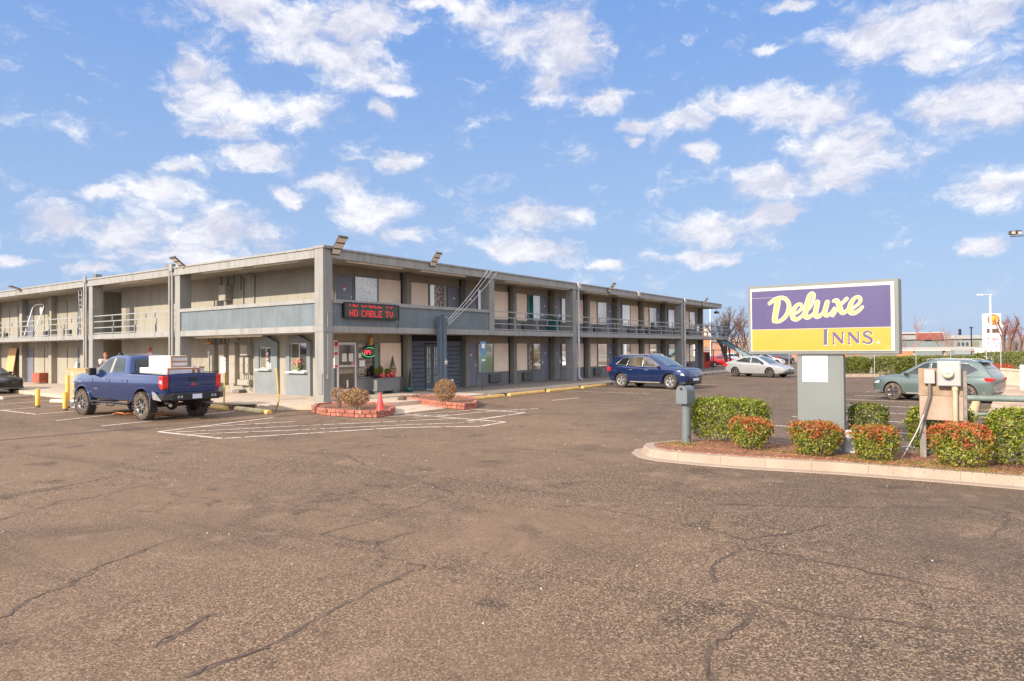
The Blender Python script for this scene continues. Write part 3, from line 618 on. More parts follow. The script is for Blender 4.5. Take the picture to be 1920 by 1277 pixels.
panel(TR,4.40,5.68,.66,2.1); mb=MB(); fb(mb,TR,3.06,5.70,0,.06,0,.66); part('base_panel',mb,basem,motel)
mb=MB(); fb(mb,TR,3.75,5.05,.06,.50,.12,.66); fb(mb,TR,3.85,4.1,.06,.48,0,.12); fb(mb,TR,4.7,4.95,.06,.48,0,.12); part('window_ledge',mb,basem,motel,'grey boxed ledge under the office window',bevel=.01)
text_mesh('109',.17,noticew,motel,TR(3.22,.085,1.98),FY,'room_number')
mb=MB(); fb(mb,TR,1.95,2.06,0,.03,0,1.15); part('base_panel',mb,bluedark,motel)
# blue boarded enclosure
mb=MB(); zz=0
for i in range(11):
    fb(mb,TR,6.10,7.05,0,.10+.004*(i%2),zz,zz+.172); fb(mb,TR,8.05,9.60,0,.105+.004*(i%2),zz,zz+.172); zz+=.195
g0=MB(); fb(g0,TR,6.06,9.61,.0,.075,0,2.12); part('siding_backing',g0,mat('siding_gap',(.02,.024,.03),.8),motel)
fb(mb,TR,6.08,6.16,.0,.13,0,2.16); fb(mb,TR,9.54,9.62,.0,.13,0,2.16); fb(mb,TR,6.08,9.62,0,.12,2.10,2.2)
part('board_siding',mb,bluedark,motel,'slate blue boarded store front under the walkway',bevel=.006)
mb=MB(); fb(mb,TR,6.05,9.62,0,.05,2.2,2.45); part('gap_shade',mb,darkm,motel)  # near-black sheet stands in for the shade of the open gap
mb=MB()
for u in (7.08,7.56):
    for a,b,c,d in ((0,.10,.04,2.05),(.36,.46,.04,2.05),(.10,.36,.04,.30),(.10,.36,1.92,2.05)): fb(mb,TR,u+a,u+b,.085,.125,c,d)
    fb(mb,TR,u+.22,u+.24,.085,.12,.30,1.92)
    for i in range(1,5): fb(mb,TR,u+.10,u+.36,.085,.12,.30+i*.324,.32+i*.324)
fd=part('french_door',mb,bluedark,motel,'pair of blue multi-pane doors')
mb=MB()
for u in (7.18,7.66): mb.add([TR(u,.10,.3),TR(u+.26,.10,.3),TR(u+.26,.10,1.92),TR(u,.10,1.92)],[(0,1,2,3)])
part('pane',mb,wglass,fd)
mb=MB()
for u in (7.18,7.66): fb(mb,TR,u,u+.26,.085,.09,.3,1.92)
part('blind',mb,mat('door_blind_cream',(.85,.78,.66),.9,var=.3,vs=5),fd)
mb=MB(); fb(mb,TR,7.08,8.02,.085,.18,0,.035); part('threshold',mb,alum,fd)
# left wing rooms
for p in (22.25,26.35,30.55,34.7,38.9):
    mb=MB()
    for z0,z1 in ((0,2.455),(2.695,5.16)): fb(mb,TL,p-.2,p+.2,0,.30,z0,z1)
    part('pilaster',mb,stucco,motel)
gapm=mat('dark_strip',(.05,.045,.04),.9)
for fl in (0,1):
    z=(0,2.69)[fl]
    for u0,u1 in ((22.5,23.34),(29.4,30.3),(30.85,31.70),(37.8,38.65)): door(TL,u0,u1,z,1 if u0 in(22.5,30.85) else -1,notice=False)
    mb=MB()
    for u in (24.78,27.85,33.1,36.2): fb(mb,TL,u-.03,u+.03,0,.012,z+.25,z+2.12)
    part('wall_joints',mb,gapm,motel)
    mb=MB(); fb(mb,TL,22.5,44,0,.02,z+2.12,z+2.15); part('head_moulding',mb,trim,motel)
    for u in ((24.2,25.1),(27.4,28.3),(33.4,34.2)):
        if fl: 
            mb=MB(); fb(mb,TL,u[0],u[0]+.35,0,.12,z+.05,z+.45); part('air_conditioner',mb,acm,motel)
# kiosk windows with pointed surrounds
for (y0,y1,wy0,wy1,z0,z1) in ((5.07,6.62,5.50,6.32,1.07,1.96),(2.96,4.50,3.18,4.26,.98,2.12)):
    o=[(y0,0),(y0,2.16),((y0+y1)/2,2.44),(y1,2.16),(y1,0)]
    mb=MB(); 
    def wallp(poly): mb.extr(poly,'x',LX-.13,LX+.0)
    ym=(y0+y1)/2
    for poly in ([(y0,0),(wy0,0),(wy0,2.16+(.28)*(wy0-y0)/(ym-y0)),(y0,2.16)],[(wy1,0),(y1,0),(y1,2.16),(wy1,2.16+.28*(y1-wy1)/(y1-ym))],[(wy0,0),(wy1,0),(wy1,z0),(wy0,z0)],[(wy0,z1),(wy1,z1),(wy1,2.16+.28*(y1-wy1)/(y1-ym)),(ym,2.44),(wy0,2.16+.28*(wy0-y0)/(ym-y0))]): wallp(poly)
    sp=part('window_surround',mb,mat('blue_grey_surround',(.20,.225,.235),.85,var=.1,vs=1.6,bump=.5,bs=45),motel,'blue grey wall bay with pointed top around a service window')
    f=MB(); fb(f,TL,wy0,wy0+.04,.005,.06,z0,z1); fb(f,TL,wy1-.04,wy1,.005,.06,z0,z1); fb(f,TL,(wy0+wy1)/2-.02,(wy0+wy1)/2+.02,.005,.05,z0,z1); fb(f,TL,wy0+.04,wy1-.04,.005,.05,z0,z0+.04); fb(f,TL,wy0+.04,wy1-.04,.005,.05,z1-.04,z1)
    ww=part('window',f,alum,motel); mb=MB(); fb(mb,TL,(wy0+wy1)/2,wy1-.04,0,.03,z0+.04,z1-.04); part('blank_pane',mb,stucco,ww)
    mb=MB(); fb(mb,TL,wy0+.04,(wy0+wy1)/2-.02,0,.006,z0+.04,z1-.04); part('room_shade',mb,mat('kiosk_interior',(.035,.03,.028),.8,var=.5,vs=4),ww)
    mb=MB(); mb.add([TL(wy0,.03,z0),TL(wy1,.03,z0),TL(wy1,.03,z1),TL(wy0,.03,z1)],[(0,1,2,3)]); part('pane',mb,wglass,ww)
    mb=MB(); fb(mb,TL,wy0-.05,wy1+.05,.13,.30,z0-.07,z0-.02); part('sill',mb,white,ww)
mb=MB(); fb(mb,TL,5.72,5.84,.135,.14,1.5,1.8) if 0 else fb(mb,TL,5.78,5.92,.04,.045,1.42,1.75); fb(mb,TL,5.55,5.68,.04,.05,1.12,1.3); fb(mb,TL,5.74,5.86,.04,.05,1.12,1.35); part('paper_notices',mb,noticew,motel)
mb=MB(); fb(mb,TL,5.80,5.90,.05,.052,1.46,1.62); part('red_notice',mb,noticer,motel)
# ceiling lights and conduits under roof and slab
lampm=mat('light_fitting_cream',(.85,.78,.64),.5)
for x in (1.2,5.2,11.2,14.3,19.0,23.2,27.2,31.2): mb=MB(); mb.box(x,x+2.9,.10,.20,5.055,5.16); part('light_strip',mb,lampm,motel)
for y in (1.5,5.0,12,21,27): mb=MB(); mb.box(.12,.2,y,y+2.8,5.07,5.16); part('light_strip',mb,lampm,motel)
mb=MB(); mb.box(.6,.68,4.5,9.2,2.38,2.45); part('light_strip',mb,lampm,motel)
# railings
def rail_run(T,u0,u1,posts,name='railing'):
    mb=MB()
    def b(ua,ub,z,h=.045): p=T(ua,0,z); q=T(ub,0,z); mb.bar(p,q,.035,h)
    zs=(3.60,3.32,3.02,2.75)
    for z in zs: b(u0,u1,z)
    for i,p in enumerate(posts):
        a=T(p,.03,2.42); c=T(p,.03,3.08); mb.bar(a,c,.045); 
        a=T(p,0,2.72); c=T(p,0,3.32); mb.bar(a,c,.04)
        if i%2==0: a=T(p+.12,0,3.3); c=T(p+.12,0,3.6); mb.bar(a,c,.04)
    for i in range(len(posts)-1):
        p=(posts[i]+posts[i+1])/2; a=T(p,0,3.0 if i%2 else 3.3); c=T(p,0,3.32 if i%2 else 3.6); mb.bar(a,c,.04)
    return part(name,mb,railm if name=='railing' else name,motel)
TRr=lambda u,d,z:(u,.06-d*1.6,z)
TLr=lambda u,d,z:(.06-d*1.6,u,z)
rail_run(TRr,10.09,17.39,(11.8,13.83,15.82)); rail_run(TRr,17.82,33.34,(19.6,21.6,23.6,25.6,27.7,29.7,31.7)); rail_run(TRr,33.77,44.2,(35.4,37.2,39,40.8,42.4,43.6))
sunrail=railm
rail_run(TLr,9.75,17.29,(11.4,13.2,15.3)); rail_run(TLr,17.75,44,(19,20.6,22.4,24.4,26.4,28.5,30.6,32.6,34.8,37,39,41))
# end staircase
mb=MB()
Y0,Z0,Y1,Z1=.75,2.62,-4.0,-.1
for x in (43.0,44.15): mb.bar((x,Y0,Z0),(x,Y1,Z1),.06,.28)
st=part('staircase',mb,mat('stair_teal_paint',(.16,.235,.25),.6,var=.1),motel,'slate blue steel stairs at the far end of the upper walkway')
mb=MB()
for i in range(15): t=(i+.5)/15; mb.box(43.03,44.12,Y0+(Y1-Y0)*t-.12,Y0+(Y1-Y0)*t+.12,Z0+(Z1-Z0)*t+.02,Z0+(Z1-Z0)*t+.05)
part('tread',mb,bluedark,st)
mb=MB()
for x in (43.0,44.15):
    for h in (.55,1.0): mb.tube([(x,Y0+.9,Z0+h+.05),(x,Y0,Z0+h),(x,Y1,Z1+h)],.022,6)
    for i in range(15): t=i/14; y=Y0+(Y1-Y0)*t; z=Z0+(Z1-Z0)*t; mb.tube([(x,y,z),(x,y,z+1)],.014,5)
    mb.tube([(x,.3,2.6),(x,.3,3.75)],.025,6)
part('handrail',mb,bluedark,st)
# light pole just outside the photo on the left; its shadow lies across the lot
lp=thing('light_pole','slim steel parking lot light pole standing left of the view','light pole',(-14.0,-.66,-.15)); mb=MB(); mb.tube([(-14,-.66,-.15),(-14,-.66,6.2)],[.14,.10],12); part('pole',mb,steel,lp); mb=MB(); mb.obox((-14.15,-.66,6.25),(.6,.28,.12)); part('lamp_head',mb,basem,lp)
# wall electrics: conduits belong to the building
cdm=mat('conduit_grey',(.30,.29,.25),.7,var=.1)
pipe((1.84,8.7,2.45),(1.84,8.7,2.15),r=.04,m_=cdm,name='conduit')
for y in (9.7,9.3,8.95,8.05,7.9): pipe((1.83,y,2.42),(1.83,y,2.1),r=.035,m_=cdm,name='conduit')
pipe((.9,7.9,2.40),(1.5,7.75,2.38),(1.75,7.55,2.2),(1.78,7.35,2.05),r=.03,m_=cdm,name='conduit')
pipe((1.80,6.95,2.42),(1.82,7.0,2.3),(1.82,7.0,2.1),r=.03,m_=cdm,name='conduit')
for y,z0,z1 in ((9.25,4.05,5.15),(8.3,4.7,5.15),(8.75,4.7,5.15),(7.55,3.7,5.0),(6.75,3.7,5.0),(7.75,4.5,5.1)): pipe((1.86,y,z1),(1.86,y,z0),r=.035,m_=cdm,name='conduit')
pipe((1.5,6.6,5.12),(1.82,6.7,5.05),(1.86,6.75,4.9),r=.035,m_=cdm,name='conduit')
for y in (7.42,7.25,6.98,7.12): pipe((1.8,y,.86),(1.8,y,.56),r=.025,m_=cdm,name='conduit')
for y in (7.5,7.0): pipe((1.8,y,.36),(1.8,y,.1),r=.03,m_=cdm,name='conduit')
# conduit with outlet on the corner column, hatch
pipe((.44,-.068+.01,3.18),(.15,-.072,3.18),(.12,-.072,3.12),(.12,-.085,2.0),(.12,-.075,.95),r=.014,m_=cdm,name='conduit')
mb=MB(); mb.box(.07,.17,-.12,-.06,.80,.95); part('outlet_box',mb,trim,motel)
mb=MB(); mb.box(-.09,-.06,-.02,.22,.28,1.0); part('meter_hatch',mb,mat('hatch_grey',(.22,.22,.21),.6),motel)
# antenna on the roof
mb=MB(); mb.tube([(6.5,9,5.4),(6.5,9,7.0)],.012,5); mb.tube([(6.3,9.3,5.4),(6.3,9.3,6.7)],.01,5); part('antenna',mb,steel,motel)
for y in (10.2,17.0): mb=MB(); mb.box(.0,.3,y,y+.35,5.44,5.68); part('roof_vent',mb,basem,motel)
# ================= vehicles =================
def interp(tab,x):
    if x<=tab[0][0]: return tab[0][1]
    for (a,b),(c,d) in zip(tab,tab[1:]):
        if x<=c:
            t=(x-a)/(c-a); return b+(d-b)*t
    return tab[-1][1]
def smooth_tab(tab,k=5):
    P=spline([(a,b,0) for a,b in tab],k); return [(p[0],p[1]) for p in P]
def bool_diff(mb,mats,cutters,autosm=35):
    me=mb.mesh('tmp_body',mats); o=bpy.data.objects.new('tmp_body',me); COL.objects.link(o); cs=[]
    for c in cutters:
        cm=c.mesh('tmp_cut',mats); co=bpy.data.objects.new('tmp_cut',cm); COL.objects.link(co); cs.append(co)
        md=o.modifiers.new('b','BOOLEAN'); md.operation='DIFFERENCE'; md.object=co; md.solver='EXACT'
    bpy.context.view_layer.update()
    out=bpy.data.meshes.new_from_object(o.evaluated_get(bpy.context.evaluated_depsgraph_get()))
    for co in cs: bpy.data.objects.remove(co)
    bpy.data.objects.remove(o)
    out.polygons.foreach_set('use_smooth',[True]*len(out.polygons)); out.set_sharp_from_angle(angle=R(autosm)); return out
def wheel(parent,x,y,r,w,style,rimm,tyrem=rubber,knob=False,rr=.66):
    s=1 if y>0 else -1
    t=MB(); pr=[(r*rr,-w/2),(r*.80,-w/2-.005),(r*.93,-w/2+.01),(r*.985,-w/2+.035),(r,-w/2+.06),(r,w/2-.06),(r*.985,w/2-.035),(r*.93,w/2-.01),(r*.80,w/2+.005),(r*rr,w/2)]
    t.lathe(pr,(x,y,r),(0,1,0),28)
    if knob:
        for i in range(30):
            a=2*math.pi*i/30
            for sy in (-1,1): t.obox((x+math.cos(a)*r*.985,y+sy*w*.40,r+math.sin(a)*r*.985),(.035,w*.26,.05),0,0,math.pi/2-a)
            t.obox((x+math.cos(a+.1)*r*.99,y,r+math.sin(a+.1)*r*.99),(.03,w*.4,.04),0,0,math.pi/2-a-.1)
    root=part('wheel',t,tyrem,parent,local=True)
    ri=MB(); R0=r*rr+.004; yo=y+s*(w/2-.035)
    ri.lathe([(R0,-w/2+.01),(R0,-.02),(R0,w/2-.01),(R0-.022,w/2-.012),(R0-.03,w/2-.06),(R0-.045,w/2-.09),(R0-.045,-w/2+.01)],(x,y,r),(0,s,0),28)
    def spoke(a,wd0,wd1,r0,r1,d=.03,off=0):
        c,sn=math.cos(a),math.sin(a); tx,tz=-sn,c
        v=[]
        for rad,wd in ((r0,wd0),(r1,wd1)):
            for sg in (-1,1):
                for dy in (0,-d*s): v.append((x+c*rad+tx*sg*wd/2,yo+s*off+dy,r+sn*rad+tz*sg*wd/2))
        ri.add(v,[(0,2,6,4),(1,5,7,3),(0,4,5,1),(2,3,7,6),(0,1,3,2),(4,6,7,5)])
    ri.cyl((x,yo-s*.05,r),(x,yo+s*.008,r),r*.14,16)
    if style=='five':
        for i in range(5): spoke(math.pi/2+i*2*math.pi/5,.07,.10,r*.1,R0-.02)
    elif style=='split':
        for i in range(5):
            for q in (-.17,.17): spoke(math.pi/2+i*2*math.pi/5+q,.045,.05,r*.10,R0-.02)
    elif style=='steel':
        ri.lathe([(.001,.0),(r*.25,.0),(r*.42,-.03),(R0-.06,-.01),(R0-.02,-.03)],(x,yo-s*.03,r),(0,s,0),24)
    else:
        for i in range(8): spoke(i*2*math.pi/8,.06,.035,r*.12,R0-.02,.04); 
        for i in range(8): spoke(i*2*math.pi/8+.16,.02,.025,r*.3,R0-.02,.03,-.01)
    part('rim',ri,rimm,root,local=True)
    bk=MB(); bk.cyl((x,y-s*.03,r),(x,yo-s*.05,r),R0-.01,24); part('brake',bk,mat('brake_dark',(.05,.045,.04),.7,var=.2),root,local=True)
    return root
class CarShape:
    """lofted body: zb,zt,w tables over x (front is +x); glasshouse: roof height and belt/roof half widths"""
    def __init__(s,zb,zt,w,roof,wb,wt,belt,shoulder=.16,crown=.03,g=(None,None)):
        s.zb,s.zt,s.w,s.roof,s.wb,s.wt,s.belt=[smooth_tab(t) if len(t)>2 else t for t in (zb,zt,w,roof,wb,wt,belt)]; s.sh=shoulder; s.cr=crown
        s.wb,s.wt=wb,wt; s.x0=zt[0][0]; s.x1=zt[-1][0]; s.gx=g
    def body(s,n=64):
        m=MB(); o=[]; 
        for i in range(n+1):
            t=i/n; t=.5-.5*math.cos(math.pi*t) if True else t; t=.6*t+.4*(i/n)
            x=s.x0+(s.x1-s.x0)*t
            zb,zt,w=interp(s.zb,x),interp(s.zt,x),interp(s.w,x); h=zt-zb
            ring=[(0,zb),(w*.86,zb),(w*.955,zb+.05),(w*.985,zb+h*.30),(w,zb+h*.55),(w*.995,zt-s.sh),(w*.965,zt-s.sh*.42),(w*.93,zt-.03),(w*.885,zt),(w*.5,zt+s.cr*.8),(0,zt+s.cr)]
            full=[(-a,b) for a,b in ring[::-1][:-1]]+ring[:-1] 
            full=ring+[(-a,b) for a,b in ring[-2:0:-1]]
            o.append([(x,a,b) for a,b in full])
        k=len(o[0]); vs=[p for r_ in o for p in r_]; fs=[(i*k+j,i*k+(j+1)%k,(i+1)*k+(j+1)%k,(i+1)*k+j) for i in range(n) for j in range(k)]
        fs+=[tuple(range(k-1,-1,-1)),tuple(range(n*k,n*k+k))]; m.add(vs,fs,0,True); return m
    def side_y(s,x,z):
        """tilted side surface of the glasshouse"""
        b=interp(s.belt,x); rm=max(p[1] for p in s.roof); t=(z-b)/(rm-b) if rm>b else 0
        return interp(s.wb,x)+(interp(s.wt,x)-interp(s.wb,x))*max(-.3,t)
    def topz(s,x,t,yt):
        return interp(s.roof,x)+.045*(1-t*t)
    def house(s,n=40):
        m=MB(); a,b=s.gx; o=[]
        for i in range(n+1):
            x=a+(b-a)*i/n; zr=interp(s.roof,x); be=min(interp(s.belt,x),zr)-.06; yt=s.side_y(x,zr)
            ring=[(s.side_y(x,be),be),(s.side_y(x,zr-.05),zr-.05),(yt-.012,zr-.015),(yt-.05,zr+.008)]+[(yt*t,zr+.045*(1-t*t)) for t in (.85,.6,.3)]+[(0,zr+.045)]
            full=ring+[(-p,q) for p,q in ring[-2::-1]]
            o.append([(x,p,q) for p,q in full])
        k=len(o[0]); vs=[p for r_ in o for p in r_]; fs=[(i*k+j,i*k+(j+1)%k,(i+1)*k+(j+1)%k,(i+1)*k+j) for i in range(n) for j in range(k)]
        fs+=[tuple(range(k-1,-1,-1)),tuple(range(n*k,n*k+k))]; m.add(vs,fs,0,True); return m
    def sidepane(s,poly,sg,off=.006):
        m=MB(); o=[]
        for x,z in poly: o.append((x,sg*(s.side_y(x,z)+off),z))
        o2=[(x,sg*(abs(y)-.02),z) for x,y,z in o]; n=len(o)
        m.add(o+o2,[tuple(range(n)),tuple(range(2*n-1,n-1,-1))]+[(i,(i+1)%n,n+(i+1)%n,n+i) for i in range(n)]); return m
    def screen(s,xa,xb,tw=.86,off=.008,n=8):
        m=MB(); o=[]; nt_=10
        for i in range(n+1):
            x=xa+(xb-xa)*i/n; zr=interp(s.roof,x); yt=s.side_y(x,zr); dz=interp(s.roof,x+.01)-interp(s.roof,x-.01); nx,nz=-dz,.02; l=math.hypot(nx,nz); nx/=l;nz/=l
            for j in range(nt_+1):
                t=-tw+2*tw*j/nt_; o.append((x+nx*off,yt*t,zr+.045*(1-t*t)+nz*off))
        k=nt_+1; m.add(o,[(i*k+j,i*k+j+1,(i+1)*k+j+1,(i+1)*k+j) for i in range(n) for j in range(nt_)],0,True); return m
def bodyside(s,x,f):
    """point on the body side at height fraction f (0 sill .. 1 shoulder)"""
    zb,zt,w=interp(s.zb,x),interp(s.zt,x),interp(s.w,x); z=zb+.05+(zt-s.sh-zb-.05)*f
    return w*(.955+.045*min(1,f*1.6)),z
def seam(s,parent,pts,m_,r=.006,both=True):
    for sg in ((-1,1) if both else (1,)):
        mb=MB(); P=[]
        for x,f in pts: y,z=bodyside(s,x,f); P.append((x,sg*(y+.001),z))
        mb.tube(P,r,5); part('door_seam',mb,m_,parent,local=True,fix=False)
seamm=mat('panel_gap',(.012,.012,.014),.8)
redl=mat('red_lamp_lens',(.60,.015,.015),.12,var=.1,vs=8,coat=1)
clearl=mat('clear_lamp_lens',(.36,.38,.40),.08,var=.2,vs=12,coat=1)
platem=mat('licence_plate',(.60,.64,.70),.5,var=.1,vs=20)
mudm=mat('muddy_tyre',(.085,.065,.05),.95,var=.35,vs=14,bump=.5,col2=(.19,.135,.09),c2s=9,c2t=.55)
def mirror(parent,x,y,z,m_,sz=(.12,.20,.16)):
    for sg in (-1,1):
        mb=MB(); mb.obox((x,sg*(y+.12),z),sz); mb.bar((x,sg*(y-.02),z-.04),(x,sg*(y+.08),z-.03),.05); part('mirror',mb,m_,parent,local=True,bevel=.03)
def handles(s,parent,xs,m_,z):
    for sg in (-1,1):
        for x in xs:
            w=interp(s.w,x); mb=MB(); mb.obox((x,sg*(w+.012),z),(.18,.03,.028)); part('door_handle',mb,m_,parent,local=True,bevel=.008)
def arches(xs,r,zc,w_in=.58,w_out=1.4):
    out=[]
    for x in xs:
        for sg in (-1,1):
            c=MB(); c.cyl((x,sg*w_in,zc),(x,sg*w_out,zc),r,32,mi=1); out.append(c)
    return out
# ---------- blue pickup ----------
def pickup():
    blue=mat('pickup_blue_paint',(.011,.036,.135),.2,metal=.4,var=.06,vs=2,coat=1,spec=.6)
    t=thing('pickup_truck','lifted blue pickup truck with white boxes in its bed and muddy off-road tyres','truck',(0,0,0))
    s=CarShape(zb=[(-2.92,.76),(-2.6,.66),(-1,.53),(1,.53),(2.3,.56),(2.75,.68),(2.86,.76)],
      zt=[(-2.92,1.40),(-1.2,1.42),(-.9,1.42),(1.2,1.42),(1.5,1.40),(2.2,1.37),(2.6,1.30),(2.86,1.14)],
      w=[(-2.92,.93),(-2.6,.99),(-1.85,1.01),(0,1.0),(1.85,1.01),(2.4,.98),(2.7,.88),(2.86,.72)],
      roof=[(-.98,1.40),(-.86,1.60),(-.72,1.90),(-.5,1.955),(0,1.97),(.35,1.945),(.6,1.87),(1.0,1.62),(1.35,1.38)],
      wb=[(-1,.93),(0,.95),(1.35,.93)],wt=[(-1,.72),(0,.75),(1.35,.76)],belt=[(-1,1.40),(1.4,1.38)],shoulder=.20,g=(-.98,1.35))
    bed=MB(); bed.box(-2.84,-1.05,-.80,.80,.86,1.9,mi=1)
    body=bool_diff(s.body(),[blue,mat('wheel_well_dark',(.02,.02,.02),.9)],arches((1.85,-1.80),.50,.47)+[bed])
    b=part('body',body,None,t,local=True)
    cab=part('cab',s.house(),blue,t,local=True,autosm=50)
    seam(s,b,[(1.18,1),(1.16,.5),(1.05,.05)],seamm); seam(s,b,[(.12,1),(.12,.5),(.12,.02),(1.05,.05)],seamm); seam(s,b,[(-.72,1),(-.72,.4),(-.60,.06),(.12,.02)],seamm); seam(s,b,[(-.98,1),(-.98,.0)],seamm,.012)
    for sg in (-1,1):
        part('side_window',s.sidepane([(1.02,1.45),(.70,1.72),(.45,1.86),(.17,1.89),(.22,1.45)],sg),carglassl,cab,local=True,fix=True)
        part('side_window',s.sidepane([(.06,1.45),(.03,1.895),(-.45,1.87),(-.62,1.50),(-.55,1.45)],sg),carglassl,cab,local=True)
        part('window_pillar',s.sidepane([(.215,1.44),(.165,1.90),(.04,1.90),(.07,1.44)],sg,.003),mat('pillar_grey_satin',(.30,.28,.27),.4),cab,local=True)
        m=MB(); P=[(-1.80+.52*math.cos(a),sg*1.012,.47+.52*math.sin(a)) for a in [math.pi*i/14 for i in range(-1,16)]]; m.tube(P,.012,6); part('arch_trim',m,blue,b,local=True); m=MB(); P=[(1.85+.52*math.cos(a),sg*1.012,.47+.52*math.sin(a)) for a in [math.pi*i/14 for i in range(-1,16)]]; m.tube(P,.022,6); part('arch_trim',m,blue,b,local=True)
        m=MB(); m.tube([(1.3,sg*1.0,.60),(1.2,sg*1.07,.50),(-1.15,sg*1.07,.48),(-1.25,sg*1.0,.58)],.035,8)
        for x in (.75,-.2): m.tube([(x+.3,sg*1.08,.48),(x+.2,sg*1.13,.40),(x-.15,sg*1.13,.40),(x-.25,sg*1.08,.48)],.022,6)
        part('running_board',m,blackm,t,local=True)
        m=MB(); m.extr([(-2.36,.72),(-2.30,.30),(-2.27,.30),(-2.26,.74)],'y',sg*.80,sg*1.03); part('mud_flap',m,rubber,t,local=True)
        m=MB(); m.extr([(-2.935,.98),(-2.935,1.37),(-2.72,1.36),(-2.68,1.15),(-2.76,1.0),(-2.86,.94)],'y',sg*.80,sg*.99); tl=part('tail_light',m,redl,t,local=True,bevel=.02)
        m=MB(); m.extr([(-2.90,1.11),(-2.90,1.23),(-2.76,1.23),(-2.73,1.15)],'y',sg*.90,sg*.995); part('reverse_lens',m,clearl,tl,local=True)
        m=MB(); m.extr([(2.55,1.02),(2.52,1.24),(2.78,1.20),(2.84,1.04)],'y',sg*.62,sg*.90); part('headlight',m,clearl,t,local=True,bevel=.02)
        m=MB(); m.tube([(-2.3,sg*.55,.58),(-2.75,sg*.62,.50),(-2.9,sg*.72,.48)],.05,10); part('exhaust',m,steel,t,local=True)
        m=MB(); m.obox((2.0,sg*1.013,1.12),(.26,.006,.03)); m.obox((.86,sg*1.003,.93),(.34,.006,.045)) if 0 else None; part('badge',m,chrome,b,local=True)
        mt=text_mesh('TUNDRA',.07,chrome,b,(.95,sg*1.012,.90),(R(90),0,R(180) if sg>0 else 0),'door_badge')
    part('windshield',s.screen(.52,1.28,.86),carglass,cab,local=True,fix=False)
    m=MB(); m.add([(-.93,-.70,1.47),(-.93,.70,1.47),(-.762,.62,1.84),(-.762,-.62,1.84)],[(0,1,2,3)]); m=MB(); 
    def rz(x,y,z): return (x-.012,y,z)
    m.add([rz(-.955,-.72,1.47),rz(-.955,.72,1.47),rz(-.76,.62,1.85),rz(-.76,-.62,1.85)],[(0,1,2,3)]); part('rear_window',m,carglassl,cab,local=True)
    m=MB(); m.obox((-.72,0,1.935),(.06,.34,.05)); part('brake_light',m,redl,cab,local=True)
    m=MB(); m.box(-2.945,-2.925,-.78,.78,.86,1.385); tg=part('tailgate',m,blue,t,local=True,bevel=.01)
    m=MB(); m.box(-2.957,-2.94,-.76,.76,.96,1.0); m.box(-2.957,-2.94,-.76,.76,1.30,1.33); part('tailgate_crease',m,blue,tg,local=True,bevel=.006)
    m=MB(); m.box(-2.965,-2.94,-.13,.13,1.20,1.29); part('handle',m,blackm,tg,local=True,bevel=.01)
    m=MB(); m.extr([(-.10,1.06),(0,1.13),(.10,1.06)],'x',-2.952,-2.948); part('emblem',m,redl,tg,local=True)
    text_mesh('TUNDRA',.11,blue,tg,(-2.955,-.45,1.06),FX,'tailgate_lettering')
    m=MB(); m.box(-3.16,-2.93,-.78,.78,.62,.84); m.prism([(-3.16,.78),(-2.93,.78),(-2.5,1.04),(-2.6,1.04),(-3.0,1.03)],.64,.82); m.prism([(-3.16,-.78),(-2.93,-.78),(-2.5,-1.04),(-2.6,-1.04),(-3.0,-1.03)],.64,.82); bp=part('rear_bumper',m,blackm,t,local=True,bevel=.02,label='black steel off-road rear bumper')
    m=MB(); m.box(-3.17,-3.155,-.16,.16,.66,.80); part('licence_plate',m,platem,bp,local=True)
    m=MB()
    for y in (.62,.52,-.52,-.62): m.box(-3.172,-3.155,y-.03,y+.03,.70,.77)
    part('reverse_lamp',m,clearl,bp,local=True)
    for sg in (1,):
        m=MB(); m.extr([(-2.95,.62),(-2.50,.66),(-2.44,.90),(-2.62,.86)],'y',1.03,1.045); part('bumper_end',m,chrome,bp,local=True)
    m=MB(); m.box(2.80,2.90,-.55,.55,.85,1.12); part('grille',m,blackm,t,local=True,bevel=.02); m=MB(); m.prism([(2.5,-.98),(2.85,-.85),(2.97,0),(2.85,.85),(2.5,.98)],.62,.84); part('front_bumper',m,chrome,t,local=True,bevel=.03)
    m=MB(); m.tube([(-1.8,-.75,.42),(-1.8,.75,.42)],.06,8); m.ball((-1.8,0,.42),.17); m.tube([(1.85,-.75,.42),(1.85,.75,.42)],.05,8); m.box(-2.8,2.6,-.5,-.4,.48,.62); m.box(-2.8,2.6,.4,.5,.48,.62); m.tube([(-.9,.3,.5),(-2.3,.45,.5)],.06,8); part('chassis',m,mat('chassis_rust_dark',(.06,.045,.035),.8,var=.3,vs=6),t,local=True)
    m=MB(); m.box(-2.92,-1.02,-.93,-.82,1.425,1.44); m.box(-2.92,-1.02,.82,.93,1.425,1.44); part('bed_rail_cap',m,blackm,t,local=True)
    mirror(t,1.02,.96,1.46,blackm,(.12,.22,.24)); handles(s,t,(.42,),chrome,1.22)
    for x in (1.85,-1.80):
        for y in (.88,-.88): wheel(t,x,y,.425,.31,'offroad',mat('offroad_rim_machined',(.10,.095,.09),.35,metal=.6,var=.8,vs=16,col2=(.55,.52,.48),c2s=14,c2t=.52),mudm,knob=True,rr=.60)
    return t
tr=pickup(); P=gp(212,783); tr.scale=(.965,.90,.94); tr.location=(-6.10+.93,2.34,-.15); tr.rotation_euler=(0,0,R(90)+math.atan2(-6.06+6.12,3.6)); 
